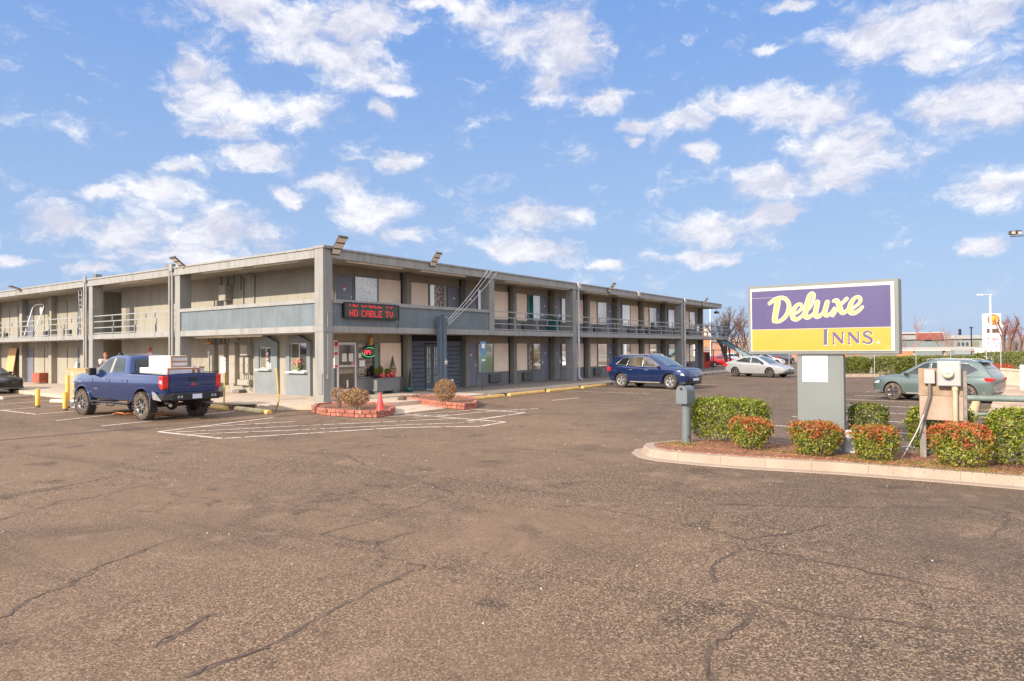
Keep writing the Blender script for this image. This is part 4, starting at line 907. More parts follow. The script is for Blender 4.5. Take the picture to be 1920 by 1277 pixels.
# ---------- SUV / sedan maker ----------
def suv(kind):
    if kind=='blue':
        paint=mat('suv_blue_paint',(.011,.025,.095),.2,metal=.4,var=.06,vs=2,coat=1,spec=.6); t=thing('suv','shiny dark blue crossover parked nose out in front of the motel rooms','car')
        s=CarShape(zb=[(-2.30,.50),(-2.1,.34),(-1.3,.26),(1.4,.24),(2.1,.28),(2.34,.42)],
          zt=[(-2.30,.98),(-2.26,1.08),(-1.6,1.12),(0,1.07),(1.0,1.06),(1.5,1.05),(1.95,1.01),(2.2,.94),(2.34,.74)],
          w=[(-2.30,.80),(-2.1,.89),(-1.4,.955),(0,.95),(1.4,.955),(1.9,.91),(2.2,.78),(2.34,.60)],
          roof=[(-2.27,1.06),(-2.17,1.30),(-2.02,1.54),(-1.8,1.62),(-.9,1.665),(-.2,1.66),(.15,1.62),(.6,1.42),(1.22,1.04)],
          wb=[(-2.3,.84),(0,.89),(1.25,.84)],wt=[(-2.3,.60),(-1,.68),(0,.70),(1.25,.66)],belt=[(-2.3,1.12),(-.2,1.07),(1.25,1.03)],shoulder=.14,g=(-2.26,1.22))
        wins=[[(.86,1.08),(.55,1.30),(.18,1.52),(-.08,1.575),(-.06,1.09)],[(-.14,1.09),(-.16,1.58),(-.85,1.57),(-1.02,1.13)],[(-1.12,1.14),(-.96,1.56),(-1.40,1.52),(-1.80,1.20)]]
        wx=1.43; wr=.37; style,rim='split',chrome; glass=mat('suv_glass_warm',(.10,.085,.06),.05,var=.5,vs=2,spec=1,coat=.6)
        tk=mudm if 0 else rubber; seams=[[(.98,1),(.98,.4),(.9,.05)],[(-.10,1),(-.10,.02),(.9,.05)],[(-1.0,1),(-1.0,.45),(-.85,.05),(-.1,.02)]]; hx=(.12,-.80)
    elif kind=='teal':
        paint=carpaint('suv_grey_green_paint',(.095,.135,.125)); t=thing('suv','pale grey green crossover parked side-on behind the electric meter board','car')
        s=CarShape(zb=[(-2.30,.48),(-2.1,.32),(-1.3,.26),(1.4,.24),(2.1,.28),(2.34,.44)],
          zt=[(-2.30,.98),(-2.24,1.06),(-1.6,1.06),(0,1.0),(1.0,.99),(1.5,1.0),(1.95,.96),(2.22,.87),(2.34,.70)],
          w=[(-2.30,.78),(-2.1,.87),(-1.4,.92),(0,.915),(1.4,.92),(1.9,.88),(2.2,.76),(2.34,.60)],
          roof=[(-2.28,1.0),(-2.2,1.12),(-1.95,1.42),(-1.75,1.56),(-1.2,1.625),(-.4,1.645),(.1,1.60),(.6,1.38),(1.28,.98)],
          wb=[(-2.3,.82),(0,.86),(1.3,.82)],wt=[(-2.3,.60),(-1,.66),(0,.68),(1.3,.64)],belt=[(-2.3,1.05),(-.2,1.0),(1.3,.97)],shoulder=.14,g=(-2.28,1.28))
        wins=[[(.95,1.05),(.60,1.28),(.20,1.50),(-.03,1.555),(-.01,1.05)],[(-.09,1.05),(-.11,1.56),(-.90,1.56),(-1.0,1.09)],[(-1.08,1.09),(-.98,1.555),(-1.45,1.52),(-1.80,1.28),(-1.45,1.10)]]
        wx=1.395; wr=.355; style='five'; rim=mat('alloy_dark_machined',(.12,.11,.10),.3,metal=.8,var=.6,vs=14,col2=(.6,.58,.55),c2s=12,c2t=.55); glass=carglassl; seams=[[(1.02,1),(1.02,.4),(.92,.05)],[(-.05,1),(-.05,.02),(.92,.05)],[(-1.0,1),(-1.0,.45),(-.85,.05),(-.05,.02)]]; hx=(.18,-.78)
    elif kind in('silver','dark','red','white'):
        cols={'silver':(.36,.36,.36),'dark':(.022,.020,.018),'red':(.50,.012,.02),'white':(.72,.72,.72)}; labs={'silver':'silver sedan with steel wheels parked at the end of the motel','dark':'dark saloon nose cut off by the left edge of the photo','red':'small red hatch parked behind the end of the motel','white':'white car parked beside the red one behind the bare tree'}
        paint=carpaint('sedan_%s_paint'%kind,cols[kind]); t=thing('sedan',labs[kind],'car')
        s=CarShape(zb=[(-2.30,.48),(-2.1,.30),(-1.3,.22),(1.4,.20),(2.1,.24),(2.32,.38)],
          zt=[(-2.30,.80),(-2.22,1.0),(-1.8,1.06),(-1.3,1.02),(0,.93),(.9,.90),(1.5,.84),(1.95,.76),(2.2,.66),(2.32,.54)],
          w=[(-2.30,.74),(-2.1,.84),(-1.4,.885),(0,.885),(1.4,.885),(1.9,.85),(2.2,.72),(2.32,.56)],
          roof=[(-1.98,1.02),(-1.6,1.18),(-1.1,1.36),(-.6,1.42),(-.1,1.43),(.3,1.36),(.8,1.14),(1.30,.87)],
          wb=[(-2.0,.78),(0,.83),(1.3,.80)],wt=[(-2.0,.60),(-1,.62),(0,.62),(1.3,.60)],belt=[(-2.0,1.02),(-.2,.94),(1.3,.88)],shoulder=.13,g=(-1.98,1.30))
        wins=[[(.92,.97),(.55,1.17),(.20,1.33),(-.12,1.365),(-.10,.99)],[(-.18,.99),(-.20,1.365),(-.75,1.33),(-1.35,1.10),(-1.1,1.05)]]
        wx=1.35; wr=.325; style='steel' if kind=='silver' else 'five'; rim=mat('steel_wheel_dark',(.09,.08,.075),.5,metal=.5,var=.3,vs=8) if kind=='silver' else chrome; glass=carglassl; seams=[[(.95,1),(.95,.4),(.85,.05)],[(-.14,1),(-.14,.02),(.85,.05)],[(-1.02,.95),(-.95,.45),(-.85,.05),(-.14,.02)]]; hx=(.05,-.92)
    b=part('body',bool_diff(s.body(),[paint,mat('wheel_well_dark',(.02,.02,.02),.9)],arches((wx,-wx),wr+.055,wr+.01,.52)),None,t,local=True)
    h=part('cabin',s.house(),paint,t,local=True,autosm=50)
    for sm in seams: seam(s,b,sm,seamm,.005)
    for sg in (-1,1):
        for i,wn in enumerate(wins):
            part('side_window',s.sidepane(wn,sg),glass if i<2 else carglass,h,local=True)
        if kind!='dark':
            for wn in wins:
                m=MB(); P=[(x,sg*(s.side_y(x,z)+.008),z) for x,z in wn+[wn[0]]]; m.tube(P,.010,5); part('window_trim',m,chrome,h,local=True)
        m=MB(); m.extr([(wx-.02+.93-.03,.0)]*0+[(2.02,.66),(1.72,.76),(1.80,.84),(2.10,.78),(2.2,.68)] if kind not in('silver','dark','red','white') else [(2.0,.58),(1.62,.70),(1.72,.745),(2.05,.69),(2.15,.60)],'y',sg*.60,sg*(.865 if kind!='blue' else .885)); part('headlight',m,clearl,t,local=True,bevel=.02)
        zz=(.86,1.10,.84,1.02) if kind=='blue' else ((.86,.98,.84,1.0) if kind=='teal' else (.72,.90,.70,.92))
        m=MB(); m.extr([(-2.315,zz[0]),(-2.315,zz[1]),(-2.12,zz[3]),(-1.90 if kind!='blue' else -2.10,(zz[0]+zz[1])/2+.02),(-2.12,zz[2])],'y',sg*.50,sg*(.905 if kind=='blue' else .875)); part('tail_light',m,redl,t,local=True,bevel=.015)
        m=MB(); P=[]
        for x in [wx-.55-(2*wx-1.1)*i/8 for i in range(9)]: y,z=bodyside(s,x,.03); P.append((x,sg*(y+.006),z))
        m.tube(P,.035 if kind in('blue','teal') else .015,6); part('sill_trim',m,mat('sill_grey',(.22,.21,.20),.5) if kind!='blue' else mat('sill_bronze',(.30,.27,.22),.4,metal=.3),b,local=True)
        if kind in('blue','teal'):
            m=MB(); m.tube([(-1.65,sg*.60,1.625),(-1.5,sg*.60,1.68),(.0,sg*.62,1.70),(.15,sg*.63,1.645)],.016,6); part('roof_rail',m,chrome if kind=='blue' else steel,h,local=True)
        for ax in (wx,-wx):
            m=MB(); rr=wr+.062; P=[(ax+rr*math.cos(a),sg*(interp(s.w,ax+rr*math.cos(a))*.99+.004),wr+.01+rr*math.sin(a)) for a in [math.pi*(i/16*1.1-.05) for i in range(17)]]; m.tube(P,.016,6); part('arch_trim',m,paint if kind!='teal' else mat('arch_cladding',(.10,.10,.095),.6),b,local=True)
    ex=[p for p in s.roof if p[0]<1.25]
    part('windshield',s.screen((.22 if kind!='silver' else .32),1.12 if kind in('blue','teal') else 1.2,.84),mat('windshield_glass',(.10,.13,.13),.04,var=.3,vs=3,spec=1,coat=.6),h,local=True,fix=False)
    part('rear_window',s.screen(-2.06 if kind in('blue','teal') else -1.75,-1.80 if kind in('blue','teal') else -1.15,.78),carglass,h,local=True,fix=False)
    if kind in('blue','teal'):
        m=MB(); m.extr([(-1.92,1.56),(-2.02,1.575),(-1.90,1.60),(-1.7,1.64)],'y',-.56,.56); part('spoiler',m,paint,h,local=True)
    m=MB(); gx=2.30; 
    if kind=='blue':
        for z in (.62,.69,.76): m.prism([(2.28-(z-.6)*.6,-.50),(2.37-(z-.6)*.8,0),(2.28-(z-.6)*.6,.50),(2.1,.45),(2.1,-.45)],z,z+.045)
        part('grille',m,chrome,t,local=True,bevel=.01); m=MB(); m.box(2.2,2.345,-.26,.26,.42,.54); part('licence_plate',m,platem,t,local=True)
        m=MB(); m.prism([(1.9,-.88),(2.2,-.78),(2.36,0),(2.2,.78),(1.9,.88)],.24,.38); part('front_bumper',m,blackm,t,local=True,bevel=.03)
    else:
        z0=.45; m.prism([(2.18,-.52),(2.345,0),(2.18,.52),(2.0,.4),(2.0,-.4)],z0,z0+.14); part('grille',m,blackm,t,local=True,bevel=.01)
        m=MB(); m.prism([(1.95,-.86),(2.2,-.76),(2.35,0),(2.2,.76),(1.95,.86)],.22 if kind!='teal' else .28,.32 if kind!='teal' else .40); part('front_bumper',m,blackm if kind=='silver' else mat('bumper_cladding',(.14,.14,.135),.6),t,local=True,bevel=.03)
    m=MB(); m.prism([(-1.95,-.87),(-2.2,-.80),(-2.35,0),(-2.2,.80),(-1.95,.87)],.34,.56 if kind!='teal' else .50); part('rear_bumper',m,paint if kind not in('teal',) else mat('bumper_cladding',(.14,.14,.135),.6),t,local=True,bevel=.03)
    if kind=='teal':
        m=MB(); m.prism([(-2.31,-.60),(-2.365,0),(-2.31,.60),(-2.2,.5),(-2.2,-.5)],.44,.47); part('chrome_strip',m,chrome,t,local=True)
    mirror(t,.82 if kind in('blue','teal') else .80,.86 if kind in('blue','teal') else .82,1.08 if kind in('blue','teal') else .98,blackm if kind!='red' else paint,(.11,.17,.12)); handles(s,t,hx,paint if kind!='blue' else chrome,.93 if kind in('blue','teal') else .83)
    for x in (wx,-wx):
        for sg in (-1,1): wheel(t,x,sg*(.80 if kind in('blue','teal') else .77),wr,.23,style,rim,mudm if kind in('teal',) else mat('tyre_dusty',(.055,.048,.042),.9,var=.3,vs=14,col2=(.20,.14,.09),c2s=8,c2t=.62) if kind=='blue' else rubber)
    return t
def place(t,x,y,ang,z=-.15,sc=1): t.location=(x,y,z); t.rotation_euler=(0,0,ang); t.scale=(sc,sc,sc)
def from_wheels(f,r,side,hw):
    """centre and heading from the contact points of the two near wheels"""
    f=Vector(f);r=Vector(r); d=(f-r).normalized(); q=Vector((-d.y,d.x))*side*hw; c=(f+r)/2+q; return c.x,c.y,math.atan2(d.y,d.x)
e=suv('blue'); x,y,a=from_wheels((14.72,-6.76),(15.14,-4.02),1,.90); place(e,x,y,a,-.15,.965)
e=suv('teal'); f_=gp(1665.5,749.5); r_=gp(1821,757); x,y,a=from_wheels((f_.x,f_.y),(r_.x,r_.y),-1,.76); place(e,x,y,a,-.15,.86); e.scale=(.835,.83,.875)
e=suv('silver'); x,y,a=from_wheels((29.5,-7.4),(30.3,-4.82),1,.87); place(e,x,y,a,-.15,.94)
e=suv('dark'); e['category']='car'; place(e,-3.2,21.95,R(-78))
e=suv('red'); p=gp(1347,689); place(e,p.x+3,p.y+.6,R(-50),-.15,.8); e2=suv('white'); p=gp(1372,683); place(e2,p.x,p.y,R(-40),-.15,.9)
# ================= pole sign =================
SX=-3.5
sg_=thing('pole_sign','purple and yellow DELUXE INNS sign on a broad blue grey pedestal in the shrub island','sign',(SX,-17.0,0))
pedm=mat('pedestal_blue_grey',(.165,.18,.175),.6,var=.05,vs=2,col2=(.145,.16,.16),c2s=1.5,c2t=.58)
m=MB(); m.box(SX,SX+.16,-17.36,-16.63,-.05,1.66); m.box(SX-.012,SX+.17,-17.37,-17.335,-.05,1.64); part('pedestal',m,pedm,sg_,bevel=.008)
m=MB(); m.box(SX+.02,SX+.14,-17.52,-17.36,.02,.40); part('junction_box',m,steel,sg_,bevel=.006)
m=MB(); m.box(SX-.004,SX-.001,-17.12,-16.72,1.20,1.64); part('blank_poster',m,mat('blank_white_poster',(.80,.79,.78),.5,var=.02),sg_)
y0,y1,z0,z1=-18.20,-15.82,1.67,2.885
m=MB(); m.box(SX-.06,SX+.30,y0,y1,z0,z1); cb=part('cabinet',m,mat('sign_cabinet_grey',(.16,.17,.16),.5,var=.06),sg_,bevel=.012)
m=MB(); m.box(SX-.075,SX-.055,y0+.06,y1-.05,z0+.05,z1-.05); fr=part('retainer',m,mat('retainer_cream',(.50,.47,.42),.5,var=.03),cb,bevel=.004)
fy0,fy1,fz0,fz1=y0+.115,y1-.075,z0+.065,z1-.10; zs=fz0+(fz1-fz0)*.355
def F(u,v,d): return (SX-.0775-d,u,v)
purp=mat('sign_purple',(.058,.042,.140),.35,streak=.25,var=.10,vs=1.5,coat=.3); yel=mat('sign_yellow',(.58,.285,.026),.35,var=.04,vs=1.5,coat=.3,col2=(.60,.33,.05),c2s=1.2,c2t=.62)
cream=mat('sign_cream_outline',(.54,.43,.37),.5,var=.03); yl2=mat('sign_letter_yellow',(.58,.43,.14),.4,var=.06,vs=4)
m=MB(); m.add([F(fy0,zs,0),F(fy1,zs,0),F(fy1,fz1,0),F(fy0,fz1,0)],[(0,1,2,3)]); face=part('sign_face',m,purp,cb,'purple upper face with script lettering')
m=MB(); m.add([F(fy0,fz0,0),F(fy1,fz0,0),F(fy1,zs-.004,0),F(fy0,zs-.004,0)],[(0,1,2,3)]); face2=part('sign_face',m,yel,cb,'yellow lower face with blue serif lettering')
m=MB(); m.box(SX-.0790,SX-.0780,fy0,fy1,zs-.006,zs+.002); part('divider_line',m,cream,cb)
m=MB(); m.box(SX-.0788,SX-.0780,fy1-.62,fy1,fz1-.122,fz1-.118); part('seam_scratch',m,cream,cb)
# script lettering drawn as brush strokes; coordinates traced in sign space (px of a 1630 x 770 face), u grows to the viewer's right = -y
def S(px,py): 
    # perspective-corrected face coordinates: x 105..1745 across; top edge 215->125, bottom 905->885
    t=(px-105)/(1742-105); top=218+(125-218)*t; bot=905+(888-905)*t; v=(py-top)/(bot-top)
    # undo the mild foreshortening (left edge is farther)
    k=1.12; tt=t*1/(k-(k-1)*t) if True else t; tt=t/(1/k*(1-t)+t)/1.0 if False else t*(1/k)/( (1/k)*t+(1-t)) if False else t
    return (fy1-(fy1-fy0)*tt, fz1-(fz1-fz0)*v)
ST=[ # (points, width list or value)
 ([(440,300),(428,380),(410,470),(395,540),(388,558)],[60,62,58,54,34]),            # D stem
 ([(335,352),(380,318),(440,290),(510,285),(560,320),(580,380),(560,460),(510,525),(450,560),(392,562)],[30,34,36,34,36,40,40,36,30,24]),  # D bowl with flag
 ([(655,470),(700,440),(735,400),(728,362),(690,360),(645,405),(620,470),(628,520),(668,535),(715,510),(765,462)],[16,22,26,24,26,38,46,46,36,28,20]), # e
 ([(765,462),(830,400),(870,320),(882,250),(860,228),(828,258),(800,350),(780,440),(780,500),(810,512),(850,490),(890,450)],[18,20,24,28,26,36,46,50,48,34,26,18]), # l
 ([(925,330),(912,390),(900,450),(905,495),(935,500),(975,470),(1010,420)],[44,46,46,44,34,26,20]), # u left
 ([(1040,330),(1022,390),(1010,440),(1015,478),(1040,486),(1080,460),(1120,400)],[40,44,44,40,32,24,16]), # u right
 ([(1115,318),(1150,312),(1172,360),(1190,420),(1212,455),(1250,440),(1285,400)],[26,38,48,48,40,28,18]), # x main
 ([(1262,290),(1225,330),(1185,370),(1140,430),(1098,488)],[30,24,20,22,26]), # x cross
 ([(1290,430),(1340,395),(1395,350),(1418,300),(1395,270),(1350,285),(1310,345),(1295,410),(1310,452),(1350,455),(1400,425),(1438,385)],[14,18,22,26,26,28,40,46,46,36,28,18]), # e
]
scale=(fy1-fy0)/1637
# centre-line shear is already in the tracing
def strokes(mb,extra,d0,wf=1.0):
    for i,(pts,w) in enumerate(ST):
        q=spline([(a,b,0) for a,b in pts],7); n=len(q); k=len(w); ws=[]
        for j in range(n):
            t=j/(n-1)*(k-1); a=int(min(t,k-2)); ws.append(((w[a]+(w[a+1]-w[a])*(t-a))*wf+extra)*scale)
        uv=[S(p[0],p[1]) for p in q]; ribbon(mb,uv,ws,F,d0+.00012*i)
        for e,ww in ((uv[0],ws[0]),(uv[-1],ws[-1])):
            c=[(e[0]+math.cos(a)*ww/2,e[1]+math.sin(a)*ww/2) for a in [2*math.pi*j/12 for j in range(12)]]; mb.add([F(u,v,d0+.00006+.00012*i) for u,v in c],[tuple(range(12))])
m=MB(); strokes(m,19,.0012); part('lettering',m,cream,face,'cream outline of the Deluxe script',fix=False)
m=MB(); strokes(m,-3,.0036); part('lettering',m,yl2,face,'yellow fill of the Deluxe script',fix=False)
inkm=mat('sign_serif_ink',(.07,.065,.17),.4)
m=MB(); wl=MB()
def T_(mb,a,b,w,d): ribbon(mb,[S(*a),S(*b)],w*scale,F,d)
def letters(mb,dx,dy,ex,d):
    L=lambda a,b,w,k: T_(mb,(a[0]+dx,a[1]+dy),(b[0]+dx,b[1]+dy),w+ex,d+.0001*k)
    L((1015,655),(1012,826),30,0); L((985,658),(1043,655),7,1); L((985,826),(1042,823),7,2)
    L((1105,700),(1108,822),8,0); L((1108,692),(1212,812),24,1); L((1212,690),(1210,815),8,2); L((1088,692),(1118,690),6,3); L((1095,822),(1125,821),6,4); L((1198,688),(1228,686),6,5)
    L((1283,694),(1284,818),8,0); L((1284,688),(1388,806),24,1); L((1388,684),(1386,812),8,2); L((1268,689),(1296,687),6,3); L((1272,819),(1300,818),6,4); L((1374,683),(1402,681),6,5)
    sp=spline([(1530,702,0),(1515,680,0),(1480,676,0),(1455,692,0),(1458,718,0),(1490,738,0),(1525,760,0),(1532,788,0),(1508,808,0),(1470,808,0),(1445,788,0)],5); ws=[(6+16*math.sin(math.pi*i/(len(sp)-1))+ex)*scale for i in range(len(sp))]
    ribbon(mb,[S(p[0]+dx,p[1]+dy) for p in sp],ws,F,d+.0006); L((1532,682),(1530,710),6,7); L((1440,785),(1442,812),6,8)
letters(wl,5,6,8,.001); letters(m,0,0,9,.0022)
part('lettering',wl,mat('sign_pale_shadow',(.84,.76,.45),.5),face2,'pale drop shadow of INNS',fix=False); part('lettering',m,inkm,face2,'dark blue INNS in serif capitals',fix=False)
m=MB(); u,v=S(1604,798); m.add([F(u+math.cos(a)*.028,v+math.sin(a)*.022,.001) for a in [2*math.pi*j/14 for j in range(14)]],[tuple(range(14))]); part('registered_mark',m,mat('faded_peach',(.80,.50,.34),.5),face2,fix=False)
# ================= mailbox =================
mx,my=-3.55,-14.64
mb_=thing('mailbox','blue grey curbside mailbox on a thick round post beside the green hedge','mailbox',(mx,my,0))
mpm=mat('mailbox_grey_blue',(.13,.15,.16),.5,var=.08,vs=5)
m=MB(); m.cyl((mx,my,-.06),(mx,my,.78),.085,24); m.cyl((mx,my,-.03),(mx,my,.0),.11,16); part('post',m,mpm,mb_)
m=MB(); pr=[(.105*math.cos(a),.98+.105*math.sin(a)) for a in [math.pi*i/12 for i in range(13)]]+[(-.105,.76),(.105,.76)]
m.extr([(p[0],p[1]) for p in pr],'x',-.17,.17); bx=part('box',MB(),mpm,mb_) if 0 else None
me=m.mesh('box',mpm); o=bpy.data.objects.new('box',me); COL.objects.link(o); o.parent=mb_; o.rotation_euler=(0,0,R(-4)); bxo=o
m=MB(); m.extr([(p[0]*1.06,(p[1]-.95)*1.04+.95) for p in pr],'x',-.192,-.172); o=bpy.data.objects.new('door',m.mesh('door',mpm)); COL.objects.link(o); o.parent=bxo
m=MB(); m.box(-.22,-.190,-.02,.02,1.02,1.05); o=bpy.data.objects.new('handle',m.mesh('handle',blackm)); COL.objects.link(o); o.parent=bxo
m=MB(); m.cyl((mx-.085*.0-.06,my-.065,.13),(mx-.066,my-.072,.13),.022,10); part('rust_spot',m,mat('rust',(.10,.05,.03),.9,var=.3),mb_)
# ================= foliage =================
def leaves(n,fn,size,seed,flat=.3):
    """n leaf blades; fn(rng) gives a point and an outward direction"""
    rg=np.random.default_rng(seed); P,N=fn(rg,n); n=len(P)
    D=rg.normal(size=(n,3)); D=N*.75+D*.9; D/=np.linalg.norm(D,axis=1)[:,None]
    A=np.cross(D,rg.normal(size=(n,3))); A/=np.linalg.norm(A,axis=1)[:,None]; Bn=np.cross(D,A)
    L=size*rg.uniform(.6,1.3,n)[:,None]; Wd=L*.42
    v=np.stack([P-A*L*.5,P+Bn*Wd*.5+D*L*.1,P+A*L*.5,P-Bn*Wd*.5+D*L*.1],1).reshape(-1,3)
    me=bpy.data.meshes.new('leaves'); me.vertices.add(4*n); me.vertices.foreach_set('co',v.astype(np.float32).ravel())
    me.loops.add(4*n); me.loops.foreach_set('vertex_index',np.arange(4*n,dtype=np.int32)); me.polygons.add(n); me.polygons.foreach_set('loop_start',np.arange(0,4*n,4,dtype=np.int32)); me.polygons.foreach_set('loop_total',np.full(n,4,dtype=np.int32)); me.update(calc_edges=True); me.validate(); return me
def box_fn(sx,sy,h,taper=.75,pw=3.2,lump=.10,base=.06,seed=0):
    def fn(rg,n):
        u=rg.uniform(0,2*np.pi,n); z=rg.uniform(0,1.22,n)
        top=z>1; zz=np.minimum(z,1)
        c,s=np.cos(u),np.sin(u); rr=1/((np.abs(c)**pw+np.abs(s)**pw)**(1/pw))
        wid=taper+(1-taper)*np.sqrt(np.clip(zz*1.5,0,1)); wid=wid*np.where(zz>.84,np.sqrt(np.clip(1-((zz-.84)/.20)**2,.0,1))*.35+.65,1)
        q=np.where(top,np.sqrt(rg.uniform(0,1,n)),rg.uniform(.62,1.03,n)**.55)
        lp=1+lump*(np.sin(u*3+zz*5+seed)*.5+np.sin(u*7-zz*9+seed*2)*.35+np.sin(u*13+zz*17)*.25)
        x=c*rr*wid*q*lp*sx/2; y=s*rr*wid*q*lp*sy/2
        zt=base+(h-base)*np.where(top,1.0+rg.normal(0,.022,n)+.03*np.sin(x*9+seed)*np.sin(y*8),zz)
        # thin the lowest part so stems and gaps show
        keep=rg.uniform(0,1,n)<np.clip(.25+zt/h*1.6,0,1)
        P=np.stack([x,y,zt],1)[keep]; N=np.stack([c,s,np.where(top,2.,.25)],1)[keep]; N/=np.linalg.norm(N,axis=1)[:,None]; P[:,2]*=1-.10*(P[:,0]**2/(sx*.5)**2+P[:,1]**2/(sy*.5)**2)*np.clip(P[:,2]/h-.5,0,1)*(1 if pw>3 else 1.5); P+=rg.normal(0,.014,P.shape); k_=rg.uniform(0,1,len(P))<.07; P[k_]*=np.concatenate([1+rg.uniform(.03,.13,(k_.sum(),2)),1+rg.uniform(0,.05,(k_.sum(),1))],1); return P,N
    return fn
def shrub(name,label,cat,loc,sx,sy,h,m_,n,size=.05,group=None,seed=0,taper=.75,stem=True,pw=3.2,lump=.10,rz=0,fn=None,stemm=None):
    t=thing(name,label,cat,loc,rz,group)
    me=leaves(n,fn or box_fn(sx,sy,h,taper,pw,lump,seed=seed),size,seed); me.materials.append(m_); o=bpy.data.objects.new('foliage',me); COL.objects.link(o); o.parent=t
    if stem:
        rg=random.Random(seed); m=MB()
        for i in range(max(5,int(sx*10))):
            a=rg.uniform(0,6.28); r0=rg.uniform(0,.25)*sx; x,y=math.cos(a)*r0,math.sin(a)*r0*sy/sx; x2,y2=x*1.7+rg.gauss(0,.04),y*1.7+rg.gauss(0,.04)
            m.tube([(x,y,-.02),((x+x2)/2+rg.gauss(0,.02),(y+y2)/2,h*.4),(x2,y2,h*.8)],[.012,.009,.004],5)
        part('stem',m,stemm or bark,t,local=True)
    return t
IG='red and green shrubs on the sign island'
shrub('hedge','tall bright green clipped hedge right of the mailbox','hedge',(-2.95,-15.22,0),.92,1.42,.80,leafg,9500,.056,seed=1,taper=.62,pw=3.4,lump=.13)
shrub('shrub','small red-tipped shrub in front of the tall green hedge','shrub',(-3.78,-15.90,0),.60,.72,.55,leafr,3600,.052,IG,2,taper=.40,pw=2.4,lump=.2)
shrub('shrub','round red-topped shrub at the foot of the sign pedestal, left side','shrub',(-3.95,-17.00,0),.62,.78,.55,leafr,4200,.052,IG,3,taper=.62,pw=2.2,lump=.2)
shrub('shrub','yellow green and red shrub between the sign pedestal and the meter post','shrub',(-3.95,-17.88,0),.60,.66,.54,leafr,3600,.052,IG,4,taper=.66,pw=2.4,lump=.2)
shrub('shrub','broad red-topped shrub right below the electric meter board','shrub',(-3.95,-19.02,0),.68,.76,.63,leafr,4300,.052,IG,5,taper=.70,pw=2.5,lump=.2)
shrub('hedge','dark green round bush behind the sign pedestal','hedge',(-2.72,-17.62,0),.66,.62,.78,leafd,3600,.055,None,6,taper=.6,pw=2.2,lump=.15)
shrub('hedge','green bush behind the wooden meter post','hedge',(-2.75,-18.68,0),.70,.92,.77,leafg,5600,.055,None,7,taper=.7,pw=2.6,lump=.17)
shrub('hedge','big green and yellow bush cut by the right edge of the photo','hedge',(-3.45,-19.80,0),.85,1.0,.82,leafg,7500,.055,None,8,taper=.72,pw=2.6,lump=.17)
# ================= meter board =================
mt=thing('meter_board','weathered wooden post frame carrying two grey electric meter boxes','meter board',(-3.3,-18.7,0))
oldw=mat('weathered_board',(.30,.215,.145),.85,var=.25,vs=5,col2=(.30,.21,.14),c2s=7,c2t=.58); postw=mat('weathered_post',(.22,.20,.175),.9,var=.3,vs=8)
m=MB(); m.box(-3.27,-3.18,-18.525,-18.435,-.05,.82); m.box(-3.27,-3.18,-19.08,-18.99,-.05,1.40); part('post',m,postw,mt,bevel=.004)
m=MB(); m.box(-3.30,-3.272,-19.03,-18.44,.62,1.0); part('board',m,mat('pale_grain_board',(.38,.28,.21),.8,var=.2,vs=3,col2=(.42,.30,.22),c2s=3,c2t=.56),mt,bevel=.004)
m=MB(); m.box(-3.30,-3.272,-19.03,-18.43,1.004,1.44); part('board',m,oldw,mt,bevel=.004)
mtm=mat('meter_box_grey',(.34,.345,.33),.45,var=.05,vs=5)
m=MB(); m.box(-3.40,-3.302,-18.665,-18.515,1.20,1.42); part('switch_box',m,mtm,mt,bevel=.008)
m=MB(); m.box(-3.46,-3.302,-19.01,-18.70,1.17,1.56); m.box(-3.468,-3.458,-19.0,-18.71,1.18,1.55); mbx=part('meter_box',m,mtm,mt,bevel=.006)
m=MB(); m.lathe([(.085,0),(.085,.02),(.075,.03),(.075,.09),(.065,.105),(.001,.11)],(-3.468,-18.845,1.37),(-1,0,0),24); part('meter',m,mat('meter_glass_cream',(.60,.56,.44),.15,var=.08,vs=20,coat=.6),mbx)
m=MB(); m.box(-3.585,-3.576,-18.885,-18.805,1.37,1.385); part('meter_dial',m,mat('dial_grey',(.3,.3,.3),.5,var=.4,vs=60),mbx)
m=MB(); m.tube([(-3.40,-18.93,1.17),(-3.40,-18.93,.95),(-3.38,-18.93,.35)],.035,12); m.cyl((-3.40,-18.93,1.17),(-3.40,-18.93,1.10),.045,12); part('conduit',m,mat('pipe_tan',(.50,.40,.27),.7,var=.2,vs=6),mt)
m=MB(); m.tube([(-3.38,-18.59,1.20),(-3.37,-18.59,1.0),(-3.37,-18.53,.78),(-3.40,-18.48,.60)],.025,10); part('conduit',m,mat('conduit_brown',(.16,.13,.11),.7,var=.2),mt)
m=MB(); m.tube([(-3.38,-18.52,.75),(-3.50,-18.42,.45),(-3.62,-18.28,.15),(-3.66,-18.20,0)],.010,8); m.tube([(-3.37,-18.50,.72),(-3.40,-18.46,.55),(-3.52,-18.36,.30)],.009,8); part('cable',m,mat('cable_pale',(.45,.42,.38),.6),mt)
# horizontal pipe rail beside it
pr_=thing('pipe_rail','horizontal grey green pipe rail running out of the right edge behind the meter board','railing',(-1.0,-19.2,0))
grn=mat('pipe_verdigris',(.15,.195,.165),.6,var=.2,vs=7)
a=atx(1797,746,-.6); b=atx(2050,751,-.6); m=MB(); m.tube([a,b],.055,12); part('rail',m,grn,pr_)
a2=atx(1810,777,-.6); b2=atx(1990,775,-.6); m=MB(); m.tube([a2,b2],.03,10); part('rail',m,grn,pr_)
m=MB(); q=atx(1975,749,-.6); m.tube([q,(q.x,q.y,-.15)],.06,10); part('post',m,grn,pr_); m=MB()
q=atx(1800,746,-.6); m.tube([(q.x,q.y,q.z),(q.x,q.y,-.15)],.05,10); part('post',m,grn,pr_)
